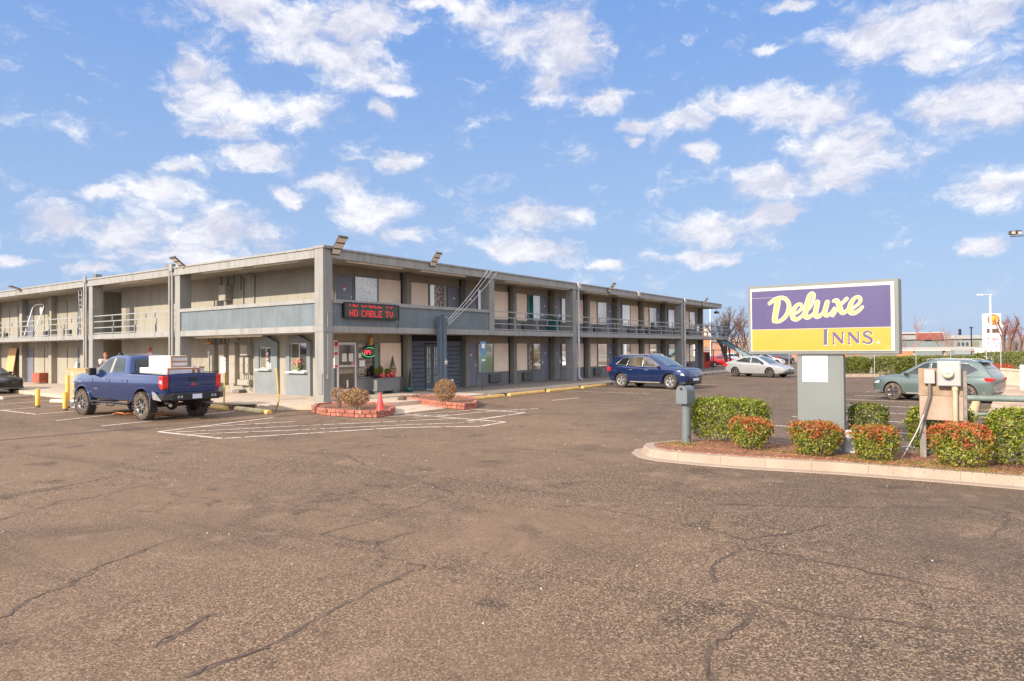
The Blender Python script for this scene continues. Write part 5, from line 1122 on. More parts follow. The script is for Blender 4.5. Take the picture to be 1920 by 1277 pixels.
# ================= wheel stops =================
def stop(a,b,label,group,m_=yellow,z=-.15,h=.13,w=.20):
    a=Vector((a[0],a[1]));b=Vector((b[0],b[1])); c=(a+b)/2; d=b-a; L=d.length; t=MB()
    pr=[(-w/2,0),(-w/2,h*.45),(-w*.3,h),(w*.3,h),(w/2,h*.45),(w/2,0)]; t.extr(pr,'x',-L/2,L/2)
    o=single('wheel_stop',MB(),m_,label,'wheel stop',group) if 0 else None
    me=t.mesh('wheel_stop',m_); o=bpy.data.objects.new('wheel_stop',me); COL.objects.link(o); o.location=(c.x,c.y,z); o.rotation_euler=(0,0,math.atan2(d.y,d.x)); o['label']=label; o['category']='wheel stop'; o['group']=group
    bv=o.modifiers.new('bevel','BEVEL'); bv.width=.02; bv.segments=2
GR='yellow concrete wheel stops along the right walkway'
for a,b,l in (((4.55,-2.85),(6.78,-2.88),'nearest yellow wheel stop, right beside the second brick planter'),((7.25,-2.82),(9.95,-2.8),'second yellow wheel stop from the brick planter'),((10.3,-2.8),(13.1,-2.76),'third yellow wheel stop from the brick planter'),((13.5,-2.75),(16.0,-2.72),'yellow wheel stop at the rear bumper of the dark blue crossover'),((20.5,-2.7),(23.6,-2.7),'yellow wheel stop seen past the nose of the dark blue crossover'),((24,-2.7),(27.3,-2.7),'yellow wheel stop nearest the silver sedan')): stop(a,b,l,GR)
GL='wheel stops along the left walkway'
for a,b,l,mm in (((-2.55,2.95),(-2.78,1.55),'faded yellow wheel stop behind the tailgate of the blue pickup',yellow),((-2.6,1.25),(-2.86,-.62),'long faded yellow wheel stop left of the bent post',mat('faded_yellow_stop',(.62,.50,.27),.85,var=.2,vs=5)),((-2.88,-.66),(-2.95,-1.02),'short broken yellow wheel stop piece at the bent post',yellow),((-4.2,11.2),(-3.6,8.9),'cream wheel stop behind the yellow bollards',mat('cream_stop',(.62,.50,.36),.9,var=.15,vs=4))): stop(a,b,l,GL,mm)
p1=gp(100,737); p2=gp(58,743); stop((-3.3,15.6),(-4.6,15.1),'grey concrete wheel stop under the nose of the dark saloon',GL,concrete)
p1=gp(1883,752); p2=gp(1862,775); stop(tuple(gp(1822,782).to_2d()),tuple(gp(1830,757).to_2d()),'yellow wheel stop seen below the pipe rail behind the meter board','yellow wheel stops by the sign island',mat('pale_yellow_stop',(.62,.46,.22),.85,var=.2,vs=5),w=.24,h=.14)
# ================= bollards and posts =================
def bollard(x,y,h,r,label):
    t=thing('bollard',label,'bollard',(x,y,-.15),0,'yellow steel bollards in front of the left rooms'); m=MB(); m.lathe([(.001,h+.02),(r*.7,h+.015),(r,h),(r,0)],(x,y,-.15),(0,0,1),18); part('tube',m,yellowb,t); m=MB(); m.lathe([(.001,h+.045),(r*.6,h+.04),(r*.98,h+.012)],(x,y,-.15),(0,0,1),18); part('cap',m,yellowb,t)
    m=MB(); m.lathe([(r+.006,0),(r+.006,.07),(r,.075)],(x,y,-.15),(0,0,1),18); part('base_ring',m,mat('bollard_rust_foot',(.12,.08,.05),.9,var=.3,vs=10),t)
bollard(-5.6,8.77,.63,.075,'lone yellow bollard, leftmost of the three'); bollard(-5.69,6.34,.60,.075,'short yellow bollard in front of the tall one by the front wheel of the pickup'); bollard(-5.16,7.45,1.13,.062,'tall yellow bollard right in front of the big cardboard crate')
# sign post behind the pickup
t=thing('post_sign','white customer parking sign on a yellow post behind the tailgate of the pickup','sign',(-2.28,2.48,-.15)); mustard=mat('mustard_post',(.55,.36,.08),.6,var=.2,vs=6)
m=MB(); m.tube([(-2.28,2.48,-.15),(-2.26,2.47,.4),(-2.22,2.50,1.28)],.028,8); part('post',m,mustard,t)
m=MB(); m.obox((-2.25,2.56,1.33),(.012,.26,.52),R(4)); sp_=part('plate',m,mat('sign_plate_white',(.72,.72,.68),.4,var=.04),t)
for i,(s_,zz) in enumerate((('CUSTOMER',1.48),('PARKING',1.36),('ONLY',1.22))): text_mesh(s_,.055,mat('sign_green_ink',(.10,.22,.14),.6),sp_,(-2.262,2.56,zz),(R(90),0,R(-86)))
t=thing('bent_post','bent yellow steel post leaning over the wheel stop by the pavement','post',(-2.45,-.62,-.15))
a=[gp(516,772),atx(521,758,-2.4),atx(522,744,-2.4),atx(519,697,-2.4),atx(517,693,-2.4)]; m=MB(); m.tube(spline([tuple(q) for q in a],4),.028,8); part('post',m,mat('mustard_post',(.5,.3,.1)),t)
m=MB(); q=a[3]; m.tube([(q.x,q.y,q.z),(q.x,q.y+.015,q.z+.32)],.012,6); part('rod',m,steel,t)
# accessible parking sign on the right walkway
t=thing('post_sign','blue and green accessible parking sign on a thin dark post on the right walkway','sign',(8.36,-.6,0))
m=MB(); m.tube([(8.36,-.6,0),(8.36,-.6,1.15)],.03,8); part('post',m,bluedark,t); m=MB(); m.obox((8.36,-.64,1.85),(.30,.012,.60),R(-18)); m.obox((8.36,-.625,1.2),(.05,.02,.9),R(-18)) ; m.box(8.34,8.38,-.62,-.6,1.1,2.1)
pl_=part('plate',m,mat('accessible_sign_blue',(.10,.24,.36),.5,var=.1),t)
m=MB(); m.obox((8.36,-.645,1.45),(.29,.012,.16),R(-18)); part('plate',m,mat('accessible_sign_green',(.12,.30,.22),.5),t); m=MB(); m.obox((8.355,-.66,1.32),(.2,.01,.08),R(-18)); m.obox((8.355,-.655,1.95),(.16,.01,.2),R(-18)); part('symbol',m,noticew,t)
# service mast with drop wires
t=thing('service_mast','slate blue square mast with white wires slanting up to the roof edge','mast',(6.02,-.3,0))
m=MB(); m.box(5.82,5.98,-.34,-.16,0,3.20); m.box(5.98,6.18,-.40,-.20,0,3.28); part('pole',m,mat('mast_blue',(.09,.125,.16),.6,var=.12,vs=3),t,bevel=.01)
m=MB()
top=aty(834,597,-.4)
for i,(px,py) in enumerate(((914,508),(922,508),(931,512))):
    b=aty(px,py,-.12); a=Vector((6.12+.05*i,-.45,3.0-.08*i)); pts=[a.lerp(b,k/8)-Vector((0,0,.10*math.sin(math.pi*k/8))) for k in range(9)]; m.tube(pts,.013,6)
part('wire',m,mat('wire_pale',(.60,.58,.54),.5),t)
m=MB()
for i in range(3): m.tube([(6.1,-.40,2.95+.1*i),(6.12,-.52,3.0+.1*i),(6.16,-.44,2.7)],.014,6)
m.cyl((6.1,-.4,3.15),(6.1,-.46,3.15),.05,10); part('insulator',m,steel,t)
m=MB(); st_=[(math.cos(math.pi/2+i*math.pi/5)*(.14 if i%2==0 else .06),math.sin(math.pi/2+i*math.pi/5)*(.14 if i%2==0 else .06)) for i in range(10)]; m.extr([(6.1+a,1.28+b) for a,b in st_],'y',-.42,-.405); part('star_ornament',m,mat('star_cream',(.62,.60,.52),.6),t)
# ================= floodlights =================
led=mat('flood_led_plate',(.70,.62,.52),.4,var=.05); fbm=mat('flood_bronze',(.10,.085,.07),.5,metal=.3,var=.1)
FD=[((636,461),'r','big floodlight on the corner column of the motel',1.15),((817,487),'r','floodlight on the roof edge above the french doors',1.0),((1147,540),'r','floodlight on the roof edge past the second full column',1.0),((1322,566),'r','farthest floodlight, at the end of the right roof edge',1.0),((335,494),'l','floodlight on the roof edge above the pickup boxes',1.1),((30,541),'l','leftmost floodlight on the far part of the left roof edge',1.0)]
for (px,py),sd,lab,sc in FD:
    c=aty(px,py,-.28) if sd=='r' else atx(px,py,-.28)
    out=Vector((0,-1,0)) if sd=='r' else Vector((-1,0,0)); al=Vector((1,0,0)) if sd=='r' else Vector((0,1,0))
    d=(out*.62+Vector((0,0,.78))).normalized() if px not in(335,30) else (out*.80+Vector((0,0,.60))).normalized()
    if px==30: d=(out*.95+Vector((0,0,.28))).normalized()
    t=thing('floodlight',lab,'floodlight',tuple(c),0,'floodlights along the motel roof edge')
    nn=al.cross(d).normalized(); 
    if nn.z>0: nn=-nn
    def Q(a,b,e): return c+d*a*sc+al*b*sc+nn*e*sc
    def blk(mb,a0,a1,b0,b1,e0,e1): mb.add([Q(a,b,e) for e in(e0,e1) for a,b in((a0,b0),(a1,b0),(a1,b1),(a0,b1))],[(0,3,2,1),(4,5,6,7),(0,1,5,4),(1,2,6,5),(2,3,7,6),(3,0,4,7)])
    m=MB(); blk(m,-.32,.32,-.17,.17,-.05,.0); blk(m,-.34,-.30,-.18,.18,-.06,.02); blk(m,.30,.34,-.18,.18,-.06,.02); blk(m,-.12,-.09,-.17,.17,0,.015); blk(m,.09,.12,-.17,.17,0,.015); h=part('housing',m,fbm,t)
    m=MB()
    for a in (-.29,-.08,.13): blk(m,a,a+.16,-.15,.15,0,.012)
    part('lens_plate',m,led,h)
    m=MB(); e=c-out*.28; e.z=5.42; m.tube([tuple(Q(-.25,0,-.03)),tuple(Q(-.42,0,-.02)),tuple(e)],.035,8); m.obox(tuple(e),(.18,.18,.12)); part('bracket',m,fbm,t)
t=thing('floodlight','small dark lamp hanging under the end of the right roof','floodlight',(42.2,.3,4.9)); m=MB(); m.box(42.0,42.5,.2,.5,4.68,4.86); part('housing',m,fbm,t); m=MB(); m.tube([(42.2,.35,4.86),(42.2,.35,5.12)],.02,6); part('bracket',m,fbm,t)
t=thing('floodlight','twin floodlight on a thin arm reaching in from the right edge of the sky','floodlight',tuple(atd(1905,440,22))); c=atd(1903,437,22); r_=Vector(CR); u_=Vector((0,0,1)); n_=r_.cross(u_)
m=MB()
for k in (-.07,.09): m.obox(tuple(c+r_*k+u_*(.02 if k>0 else 0)),(.13,.07,.10),YAW-R(90)+R(0),R(20))
part('housing',m,fbm,t); m=MB(); m.tube([tuple(c-r_*.12-u_*.09),tuple(c+r_*.18-u_*.07),tuple(c+r_*.55-u_*.06)],.014,6); m.tube([tuple(c+r_*.55+u_*.4),tuple(c+r_*.55-Vector((0,0,c.z+.1)))],.06,10); part('pole',m,fbm,t)
m=MB()
for k in (-.07,.09): m.obox(tuple(c+r_*k-Vector(_fw)*.05+u_*.0),(.09,.01,.06),YAW-R(90),R(20))
part('lens_plate',m,led,t)
# ================= LED board =================
t=thing('led_sign','long black LED message board with red scrolling letters hung on the right balcony front','sign',(2.24,-.06,3.27))
m=MB(); m.box(.86,3.62,-.12,.025,3.0,3.54); m.box(.84,3.64,-.135,-.115,2.98,3.02); m.box(.84,3.64,-.135,-.115,3.52,3.56); m.box(.84,.89,-.135,-.115,3.02,3.52); m.box(3.59,3.64,-.135,-.115,3.02,3.52); part('cabinet',m,blackm,t)
m=MB(); m.box(.9,3.58,-.124,-.1205,3.03,3.51); scr=part('screen',m,mat('led_screen_dark',(.035,.045,.03),.5,var=.3,vs=30),t)
GL_={'H':'10001 10001 10001 11111 10001 10001 10001','D':'11110 10001 10001 10001 10001 10001 11110','C':'01110 10001 10000 10000 10000 10001 01110','A':'01110 10001 10001 11111 10001 10001 10001','B':'11110 10001 10001 11110 10001 10001 11110','L':'10000 10000 10000 10000 10000 10000 11111','E':'11111 10000 10000 11110 10000 10000 11111','T':'11111 00100 00100 00100 00100 00100 00100','V':'10001 10001 10001 10001 10001 01010 00100',' ':'0 0 0 0 0 0 0'}
m=MB(); ledr=mat('led_red',(.5,.01,.01),.5,emit=(1,.03,.04),es=.75)
def dots(s_,x,z,cw=.036,ch=.034,rows=range(7)):
    for ch_ in s_:
        g=GL_[ch_].split()
        for r_i in rows:
            for c_i,b_ in enumerate(g[r_i]):
                if b_=='1': xx=x+c_i*cw; zz=z-r_i*ch; m.box(xx,xx+.028,-.1275,-.1245,zz,zz+.026)
        x+=cw*6 if ch_!=' ' else cw*4
dots('HD CABLE TV',1.10,3.26); dots('HD CABLE TV',1.10,3.50+.034*3.2,rows=(4,5,6)) ; part('lettering',m,ledr,scr)
m=MB(); m.tube([(3.6,-.05,3.02),(3.68,-.06,2.95),(3.66,-.05,2.8),(3.67,-.0,2.65)],.012,6); part('cable',m,blackm,t)
m=MB()
for x in (1.25,2.5,3.5): m.box(x,x+.05,-.10,.03,3.54,3.62)
part('hanger',m,steel,t)
# ================= OPEN neon =================
t=thing('neon_sign','oval OPEN neon sign with green rim in the office window','sign',(3.78,1.55,1.75))
gn=mat('neon_green',(.1,.5,.2),.4,emit=(.08,.75,.30),es=.6); rn=mat('neon_red',(.6,.05,.05),.4,emit=(1,.10,.12),es=1.1); ow=mat('neon_dead_tube',(.35,.5,.45),.4)
cx,cz=3.66,1.72
def ell(a0,a1,rx,rz,k=24): return [(cx+rx*math.cos(R(a0+(a1-a0)*i/k)),1.60,cz+rz*math.sin(R(a0+(a1-a0)*i/k))) for i in range(k+1)]
m=MB(); m.tube(ell(50,110,.37,.19),.016,6); m.tube(ell(175,320,.37,.19),.016,6); part('rim_tube',m,gn,t)
m=MB(); m.tube([p for p in ell(30,-35,.37,.19)],.016,6); m.tube(ell(115,172,.37,.19),.016,6); part('rim_tube',m,ow,t)
m=MB(); m.lathe([(.001,0),(.26,0),(.265,.012),(.001,.014)],(cx,1.64,cz),(0,-1,0),28); 
me=m.mesh('backing',blackm,tuple(t['o'])); o=bpy.data.objects.new('backing',me); COL.objects.link(o); o.parent=t
def stroke(pts,m_): mm=MB(); mm.tube([(cx+(a+.12*b)*.8,1.585,cz+b*.8) for a,b in pts],.014,6); return mm
m=MB()
for pts in ([(-.34,0),(-.33,.08),(-.28,.11),(-.23,.08),(-.22,0),(-.23,-.08),(-.28,-.11),(-.33,-.08),(-.34,0)],[(-.16,-.11),(-.16,.11),(-.08,.11),(-.04,.06),(-.08,.01),(-.16,0)],[(.10,.11),(.02,.11),(.02,-.11),(.10,-.11)],[(.02,0),(.09,0)]): m.tube([(cx+(a+.12*b)*.8,1.585,cz+b*.8) for a,b in pts],.014,6)
part('lettering',m,rn,t); m=MB(); m.tube([(cx+(a+.12*b)*.8,1.585,cz+b*.8) for a,b in [(.16,-.11),(.16,.11),(.28,-.11),(.28,.11)]],.015,6); part('lettering',m,ow,t,'unlit last letter N')
t=thing('wall_lantern','amber lantern hanging above the OPEN sign','lantern',(3.72,1.5,2.2)); m=MB(); m.box(3.66,3.78,1.5,1.6,2.02,2.34); part('lamp_glass',m,mat('amber_glass',(.55,.27,.04),.3,var=.15),t,bevel=.01); m=MB(); m.tube([(3.72,1.55,2.34),(3.72,1.55,2.45)],.012,6); m.box(3.65,3.79,1.49,1.61,2.33,2.36); part('hanger',m,blackm,t)
# notices stack by the corner column
t=thing('notice_board','stack of red and white notice signs beside the office door','sign',(1.98,1.6,1.7))
m=MB(); m.box(1.9,2.05,1.66,1.70,1.12,2.2); part('backing',m,white,t)
m=MB(); m.lathe([(.001,0),(.10,0),(.10,.01),(.001,.011)],(1.98,1.655,2.05),(0,-1,0),8); m.box(1.9,2.05,1.645,1.655,1.62,1.75); m.box(1.9,2.05,1.645,1.655,1.14,1.24); part('red_panel',m,redm,t)
m=MB(); 
for z in (1.84,1.9,1.96,1.3,1.38,1.46,1.54): m.box(1.915,2.035,1.644,1.652,z,z+.02)
part('writing',m,mat('red_print',(.45,.12,.10),.6),t)
# potted plants on the office ledge
leafp=leafd
def pot(x,y,z,r,h,m_,lab,kind,ph,pr_w):
    t=thing('potted_plant',lab,'potted plant',(x,y,z),0,'potted plants on the office window ledge'); m=MB(); m.lathe([(.001,0),(r*.75,0),(r,h),(r*.9,h),(r*.88,h-.02),(.001,h-.02)],(x,y,z),(0,0,1),16); part('pot',m,m_,t)
    def cone(rg,n):
        zz=rg.uniform(0,1,n); u=rg.uniform(0,6.283,n); rr=(1-zz)*pr_w*rg.uniform(.6,1,n) if kind=='cone' else np.sqrt(np.clip(1-(2*zz-1)**2,0,1))*pr_w*rg.uniform(.5,1,n)
        P=np.stack([rr*np.cos(u),rr*np.sin(u),h+zz*ph],1); N=np.stack([np.cos(u),np.sin(u),np.full(n,.5)],1); return P,N
    me=leaves(900,cone,.05,int(x*100)); me.materials.append(leafp if kind=='cone' else leafg); o=bpy.data.objects.new('foliage',me); COL.objects.link(o); o.parent=t
potred=mat('pot_red_patterned',(.55,.05,.05),.5,var=.2,vs=10,col2=(.75,.55,.5),c2s=14,c2t=.56); potplain=mat('pot_red',(.60,.015,.015),.4)
pot(4.80,1.42,.66,.15,.27,potred,'little conifer in a red and white patterned pot, rightmost on the ledge','cone',.62,.17); pot(4.10,1.42,.66,.10,.19,potplain,'leafy plant in a plain red pot, second from the left on the ledge','ball',.30,.12); pot(4.48,1.42,.66,.085,.17,potplain,'small plant in a red pot just left of the conifer pot','ball',.2,.11); pot(3.86,1.42,.66,.10,.17,blackm,'dark plant in a black pot, leftmost on the ledge','ball',.22,.09)
t=thing('bucket','dark green bucket with an upright broom beside the blue siding','bucket',(5.58,1.2,0)); m=MB(); m.lathe([(.001,.0),(.13,0),(.17,.24),(.16,.24),(.12,.02)],(5.58,1.2,0),(0,0,1),18); part('tub',m,mat('bucket_green',(.035,.11,.10),.5),t)
t=thing('broom','black folded broom standing in the green bucket','broom',(5.6,1.2,.05)); m=MB(); m.lathe([(.03,.0),(.05,.2),(.055,.5),(.03,.85),(.012,.95)],(5.60,1.22,.05),(.06,0,1),10); part('brush',m,blackm,t)
# bottle-shaped ornament
t=thing('ash_urn','rust brown bottle-shaped ash urn with pale top by the blue enclosure','urn',(6.45,-.45,0)); m=MB(); m.lathe([(.001,0),(.15,0),(.14,.05),(.13,.22),(.06,.40),(.055,.46)],(6.45,-.45,0),(0,0,1),18); part('body',m,mat('urn_rust',(.22,.08,.05),.8,var=.3,vs=8),t); m=MB(); m.lathe([(.057,.46),(.06,.54),(.001,.56)],(6.45,-.45,0),(0,0,1),14); part('cap',m,mat('urn_cap',(.5,.48,.5),.5),t)
# ================= brick planters =================
brick=mat('red_retaining_block',(.34,.12,.08),.9,var=.25,vs=4,bump=1,bs=35,col2=(.42,.23,.17),c2s=5,c2t=.56)
def planter(outline,label,courses,z0,closed=True,seed=0):
    cx=sum(p[0] for p in outline)/len(outline); cy=sum(p[1] for p in outline)/len(outline); t=thing('brick_planter',label,'planter',(cx,cy,z0)); rg=random.Random(seed)
    P=[Vector((p[0],p[1],0)) for p in outline]; P.append(P[0]); m=MB(); seg=[]
    for a,b in zip(P,P[1:]): seg.append(((b-a).length,a,b))
    tot=sum(s_[0] for s_ in seg)
    def at_(d):
        d%=tot
        for l,a,b in seg:
            if d<=l: return a.lerp(b,d/l),(b-a).normalized()
            d-=l
        return seg[-1][2],(seg[-1][2]-seg[-1][1]).normalized()
    for c in range(courses):
        d=(c%2)*.11
        while d<tot+(c%2)*.11-.05:
            L=rg.uniform(.17,.26); p,tt=at_(d+L/2); h=.105
            m.obox((p.x+rg.gauss(0,.006),p.y+rg.gauss(0,.006),z0+h*(c+.5)),(L-.012,.13+rg.uniform(-.01,.015),h-.008),math.atan2(tt.y,tt.x)+rg.gauss(0,.03)); d+=L
    part('block_wall',m,brick,t,bevel=.014)
    m=MB(); m.prism(inset(outline,.07),z0,z0+.105*courses-.05); part('soil',m,mulch,t); return t
o1=[(-2.05,-1.75),(-2.42,-2.3),(-2.42,-3.2),(-2.30,-4.1),(-2.05,-4.75),(-1.6,-5.0),(-1.1,-4.85),(-.85,-4.4),(-.95,-3.9),(-1.3,-3.1),(-1.6,-2.3),(-1.8,-1.8)]
o1=[tuple(gp(*p).to_2d()) for p in ((589,774),(612,779),(640,781),(680,783),(706,783),(728,780),(737,775))]+[tuple(gp(*p).to_2d()) for p in ((736,770),(712,765.5),(660,764.5),(620,765),(594,768))]
planter(o1,'brick planter by the corner column with brown bushes and a red cone',2,-.15,seed=1)
o2=[tuple(gp(*p,z=-.10).to_2d()) for p in ((762,750.5),(800,757),(840,762.5),(870,765),(889,763),(893,757),(880,751),(850,748.5),(815,748),(785,748))]
planter(o2,'low brick planter by the french doors with one round brown bush',2,-.15,seed=2)
def ball_fn(sx,sy,h,base=.0,pw=2.0):
    def fn(rg,n):
        v=rg.normal(size=(n,3)); v/=np.linalg.norm(v,axis=1)[:,None]; r=rg.uniform(.45,1.03,n)**.5
        P=np.stack([v[:,0]*r*sx/2,v[:,1]*r*sy/2,base+h/2+v[:,2]*r*h/2],1); k=P[:,2]>-.0; return P[k],v[k]
    return fn
c=gp(655,768,0.05); 
shrub('dry_shrub','spreading brown leafed bush in the corner planter next to the cone','shrub',(-1.75,-3.55,.02),.85,.95,.62,leafbrown,1500,.07,None,21,fn=ball_fn(.8,1.0,.55,.10),stemm=barkl)
shrub('dry_shrub','thin brown bush at the back left of the corner planter','shrub',(-1.45,-2.45,.02),.6,.6,.55,leafbrown,420,.07,None,22,fn=ball_fn(.5,.5,.5,.15),stemm=bark)
shrub('dry_shrub','scraggly brown bush in the middle back of the corner planter','shrub',(-1.3,-3.0,.02),.5,.5,.5,leafbrown,420,.07,None,23,fn=ball_fn(.45,.5,.4,.15),stemm=bark)
c=gp(834,757,-.0); shrub('dry_shrub','round clipped brown bush in the planter by the french doors','shrub',(c.x+.25,c.y+.2,-.02),.8,.85,.86,leafbrown,4200,.045,None,24,fn=ball_fn(.78,.80,.76,.08),stemm=barkl)
shrub('dry_shrub','tiny leafless twig plant at the tip of the second planter','shrub',tuple(gp(792,750,0)),.2,.2,.35,leafbrown,60,.05,None,25,fn=ball_fn(.2,.2,.2,.1),stemm=barkl)
# cone
c=gp(713,768,0.05); t=thing('traffic_cone','faded red traffic cone standing in the corner planter','cone',(c.x,c.y,.03)); m=MB(); m.lathe([(.001,.52),(.028,.515),(.032,.50),(.125,.02),(.13,.0)],(c.x,c.y,.03),(0,0,1),22); part('cone_body',m,orangec,t); m=MB(); m.box(c.x-.15,c.x+.15,c.y-.15,c.y+.15,.01,.04); part('base',m,orangec,t,bevel=.01)
# rock
c=gp(754,747,.05); m=MB(); m.ball((c.x,c.y,.04),.16,(1.3,.9,.7),6); single('rock',m,mat('brown_rock',(.16,.10,.08),.9,var=.3,vs=6,bump=.6),'dark brown rock lying at the tip of the second brick planter','rock')
# ================= wall electrics (left facade) =================
def cab(x0,y0,y1,z0,z1,lab,name='electrical_cabinet',d=.22):
    t=thing(name,lab,'electrical cabinet',(LX,(y0+y1)/2,z0),0,'grey electrical cabinets on the left wall'); m=MB(); m.box(LX-d,LX-.002,y0,y1,z0,z1); part('housing',m,mat('cabinet_stone_grey',(.34,.31,.255),.7,var=.06,vs=3),t,bevel=.008); m=MB(); m.box(LX-d-.012,LX-d,y0+.02,y1-.02,z0+.02,z1-.02); dd=part('door',m,mat('cabinet_stone_grey',(.34,.31,.255)),t,bevel=.004); m=MB(); m.box(LX-d-.03,LX-d-.012,y0+.05,y0+.08,(z0+z1)/2-.05,(z0+z1)/2+.05); part('latch',m,steel,dd)
cab(0,9.50,9.98,.40,2.12,'tall grey electrical cabinet farthest left, partly behind the pickup'); cab(0,8.72,9.18,.40,2.13,'tall grey electrical cabinet behind the white parking sign'); cab(0,7.90,8.36,.38,2.12,'tall grey electrical cabinet right of the white parking sign')
cab(0,6.86,7.38,1.62,2.08,'square grey electrical box high on the wall beside the first kiosk window',d=.32); cab(0,7.30,7.56,.86,1.54,'left one of two narrow meter boxes hung side by side'); cab(0,6.92,7.18,.86,1.54,'right one of two narrow meter boxes hung side by side'); cab(0,6.92,7.78,.33,.58,'long flat trough box under the two meter boxes',d=.2); cab(0,8.40,8.92,4.05,4.74,'grey electrical cabinet on the upper wall above the balcony',d=.35)
t=thing('lever_switch','pair of white switch levers beside the square box','switch',(LX,7.5,1.8)); m=MB()
for y in (7.44,7.58):
    for z in (1.66,1.82,1.95): m.box(LX-.10,LX-.02,y-.04,y+.04,z-.05,z+.05)
part('lever',m,white,t,bevel=.01); m=MB(); m.box(LX-.02,LX-.002,7.40,7.62,1.58,2.02); part('back_plate',m,steel,t)
m=MB(); m.box(LX-.4,LX-.05,7.35,7.85,0.005,.14); single('drain_box',m,mat('cast_box',(.16,.15,.14),.7,var=.2),'low dark box on the floor under the meter boxes','box',bevel=.02)
t=thing('wall_lamp','round orange and white lamps hanging under the left balcony','lamp',(1.4,9.6,2.2)); m=MB(); m.ball((1.5,9.62,2.22),.13,(1,1,.8),8); part('shade',m,mat('lamp_orange',(.50,.22,.07),.5),t); m=MB(); m.lathe([(.001,0),(.11,0),(.11,.08),(.001,.09)],(1.7,9.85,1.78),(-1,0,0),18); part('lens',m,mat('lamp_glass_white',(.6,.58,.52),.2),t); m=MB(); m.tube([(1.5,9.62,2.3),(1.5,9.62,2.45)],.02,6); m.tube([(1.8,9.85,1.85),(1.8,9.8,2.4)],.015,6); part('bracket',m,blackm,t)
# flowers in the second kiosk window
t=thing('flowers','pink artificial tulips in the right kiosk window','flowers',(1.8,3.95,1.0)); m=MB(); rg=random.Random(5)
for i in range(9): m.ball((1.78+rg.gauss(0,.02),3.72+rg.gauss(0,.13),1.33+rg.gauss(0,.06)),.05,(1,.8,1.1),6)
part('blossoms',m,mat('pink_petals',(.75,.25,.20),.6,var=.3,vs=20),t); m=MB()
for i in range(12): a=3.72+rg.gauss(0,.1); m.tube([(1.79,3.72+rg.gauss(0,.03),1.0),(1.78,a,1.26)],.012,4)
part('leaves',m,mat('tulip_green',(.10,.28,.06),.6),t)
# ================= left walkway clutter =================
def rbox(name,lab,cat,x0,x1,y0,y1,z0,z1,m_,rz=0,group=None,tape=None,bev=.006):
    c=((x0+x1)/2,(y0+y1)/2,z0); t=thing(name,lab,cat,c,rz,group); m=MB(); m.box(x0,x1,y0,y1,z0,z1); part('box_body',m,m_,t,bevel=bev)
    if tape: 
        m=MB(); zc=(z0+z1)/2
        if tape=='lid': m.box(x0-.02,x1+.02,y0-.02,y1+.02,z1,z1+.03); part('lid',m,m_,t)
        else:
            for z in (z0+.005,zc-.03,z1-.055): m.box(x0-.004,x1+.004,y0-.004,y1+.004,z,z+.055)
            part('tape',m,mat('brown_tape',(.36,.17,.08),.5,var=.1),t)
    return t
cr_=rbox('crate','big brown cardboard crate on the walkway in front of the pickup','crate',-3.05,-2.0,11.0,12.7,-.05,1.12,cardboard,tape='lid')
m=MB(); m.box(-3.056,-3.05,11.9,12.1,.5,.72); m.box(-3.056,-3.05,11.4,11.55,.8,.95); m.box(-3.056,-3.05,12.1,12.25,.85,.98); part('paper_notices',m,noticew,cr_)
t=thing('plywood_sheet','orange plywood sheet leaning against the far left rooms','plywood',(1.5,32.2,0)); m=MB(); m.bar((1.45,32.25,0.02),(1.72,32.25,2.12),1.15,.03,up=(1,0,0)); m=MB(); m.add([(1.42,31.5,.01),(1.42,32.7,.01),(1.72,32.7,2.13),(1.72,31.5,2.13),(1.45,31.5,.01),(1.45,32.7,.01),(1.75,32.7,2.13),(1.75,31.5,2.13)],[(0,1,2,3),(7,6,5,4),(0,4,5,1),(1,5,6,2),(2,6,7,3),(3,7,4,0)]); part('sheet',m,wood,t)
t=thing('cabinet','small red brown wooden cabinet against the left rooms','cabinet',(1.3,26.9,0)); m=MB(); m.box(1.2,1.8,26.75,27.75,.05,.62); part('carcass',m,mat('red_wood',(.36,.10,.055),.6,var=.2,vs=5),t,bevel=.01); m=MB(); 
for y in (26.78,27.11,27.44): m.box(1.18,1.2,y,y+.29,.09,.58)
part('door',m,mat('red_wood',(.36,.10,.055)),t,bevel=.006)
t=thing('board','white board leaning by the door right of the cardboard crate','board',(1.7,23.8,0)); m=MB(); m.add([(1.45,23.05,.01),(1.45,23.4,.01),(1.75,23.35,1.25),(1.75,23.15,1.25),(1.48,23.05,.01),(1.48,23.4,.01),(1.78,23.35,1.25),(1.78,23.15,1.25)],[(0,1,2,3),(7,6,5,4),(0,4,5,1),(1,5,6,2),(2,6,7,3),(3,7,4,0)]); part('panel',m,white,t)
t=thing('ladder','pale aluminium ladder standing on the upper left walkway','ladder',(.5,21.0,2.69)); m=MB(); 
for y in (18.98,19.34): m.bar((.30,y,2.70),(.22,y,5.08),.06,.05)
part('stile',m,steel,t); m=MB()
for i in range(9): z=2.95+i*.26; x=.30-.08*(z-2.7)/2.4; m.bar((x,18.98,z),(x,19.34,z),.035)
part('rung',m,steel,t)
t=thing('folding_bed_frame','white tubular bed frame leaning on the upper left walkway','bed frame',(.9,25.5,2.69)); m=MB(); P=[(.35,25.3,2.75),(1.15,26.0,4.45),(1.2,26.15,4.62),(1.2,26.35,4.66),(1.2,27.3,4.66),(1.2,27.5,4.58),(1.15,27.55,4.45),(.4,26.7,2.75)]; m.tube(P,.03,8); part('frame',m,white,t); m=MB(); m.add([(1.24,26.4,4.1),(1.24,26.75,4.15),(1.26,26.85,4.55),(1.26,26.5,4.5)],[(0,1,2,3)]); part('tag',m,noticew,t)
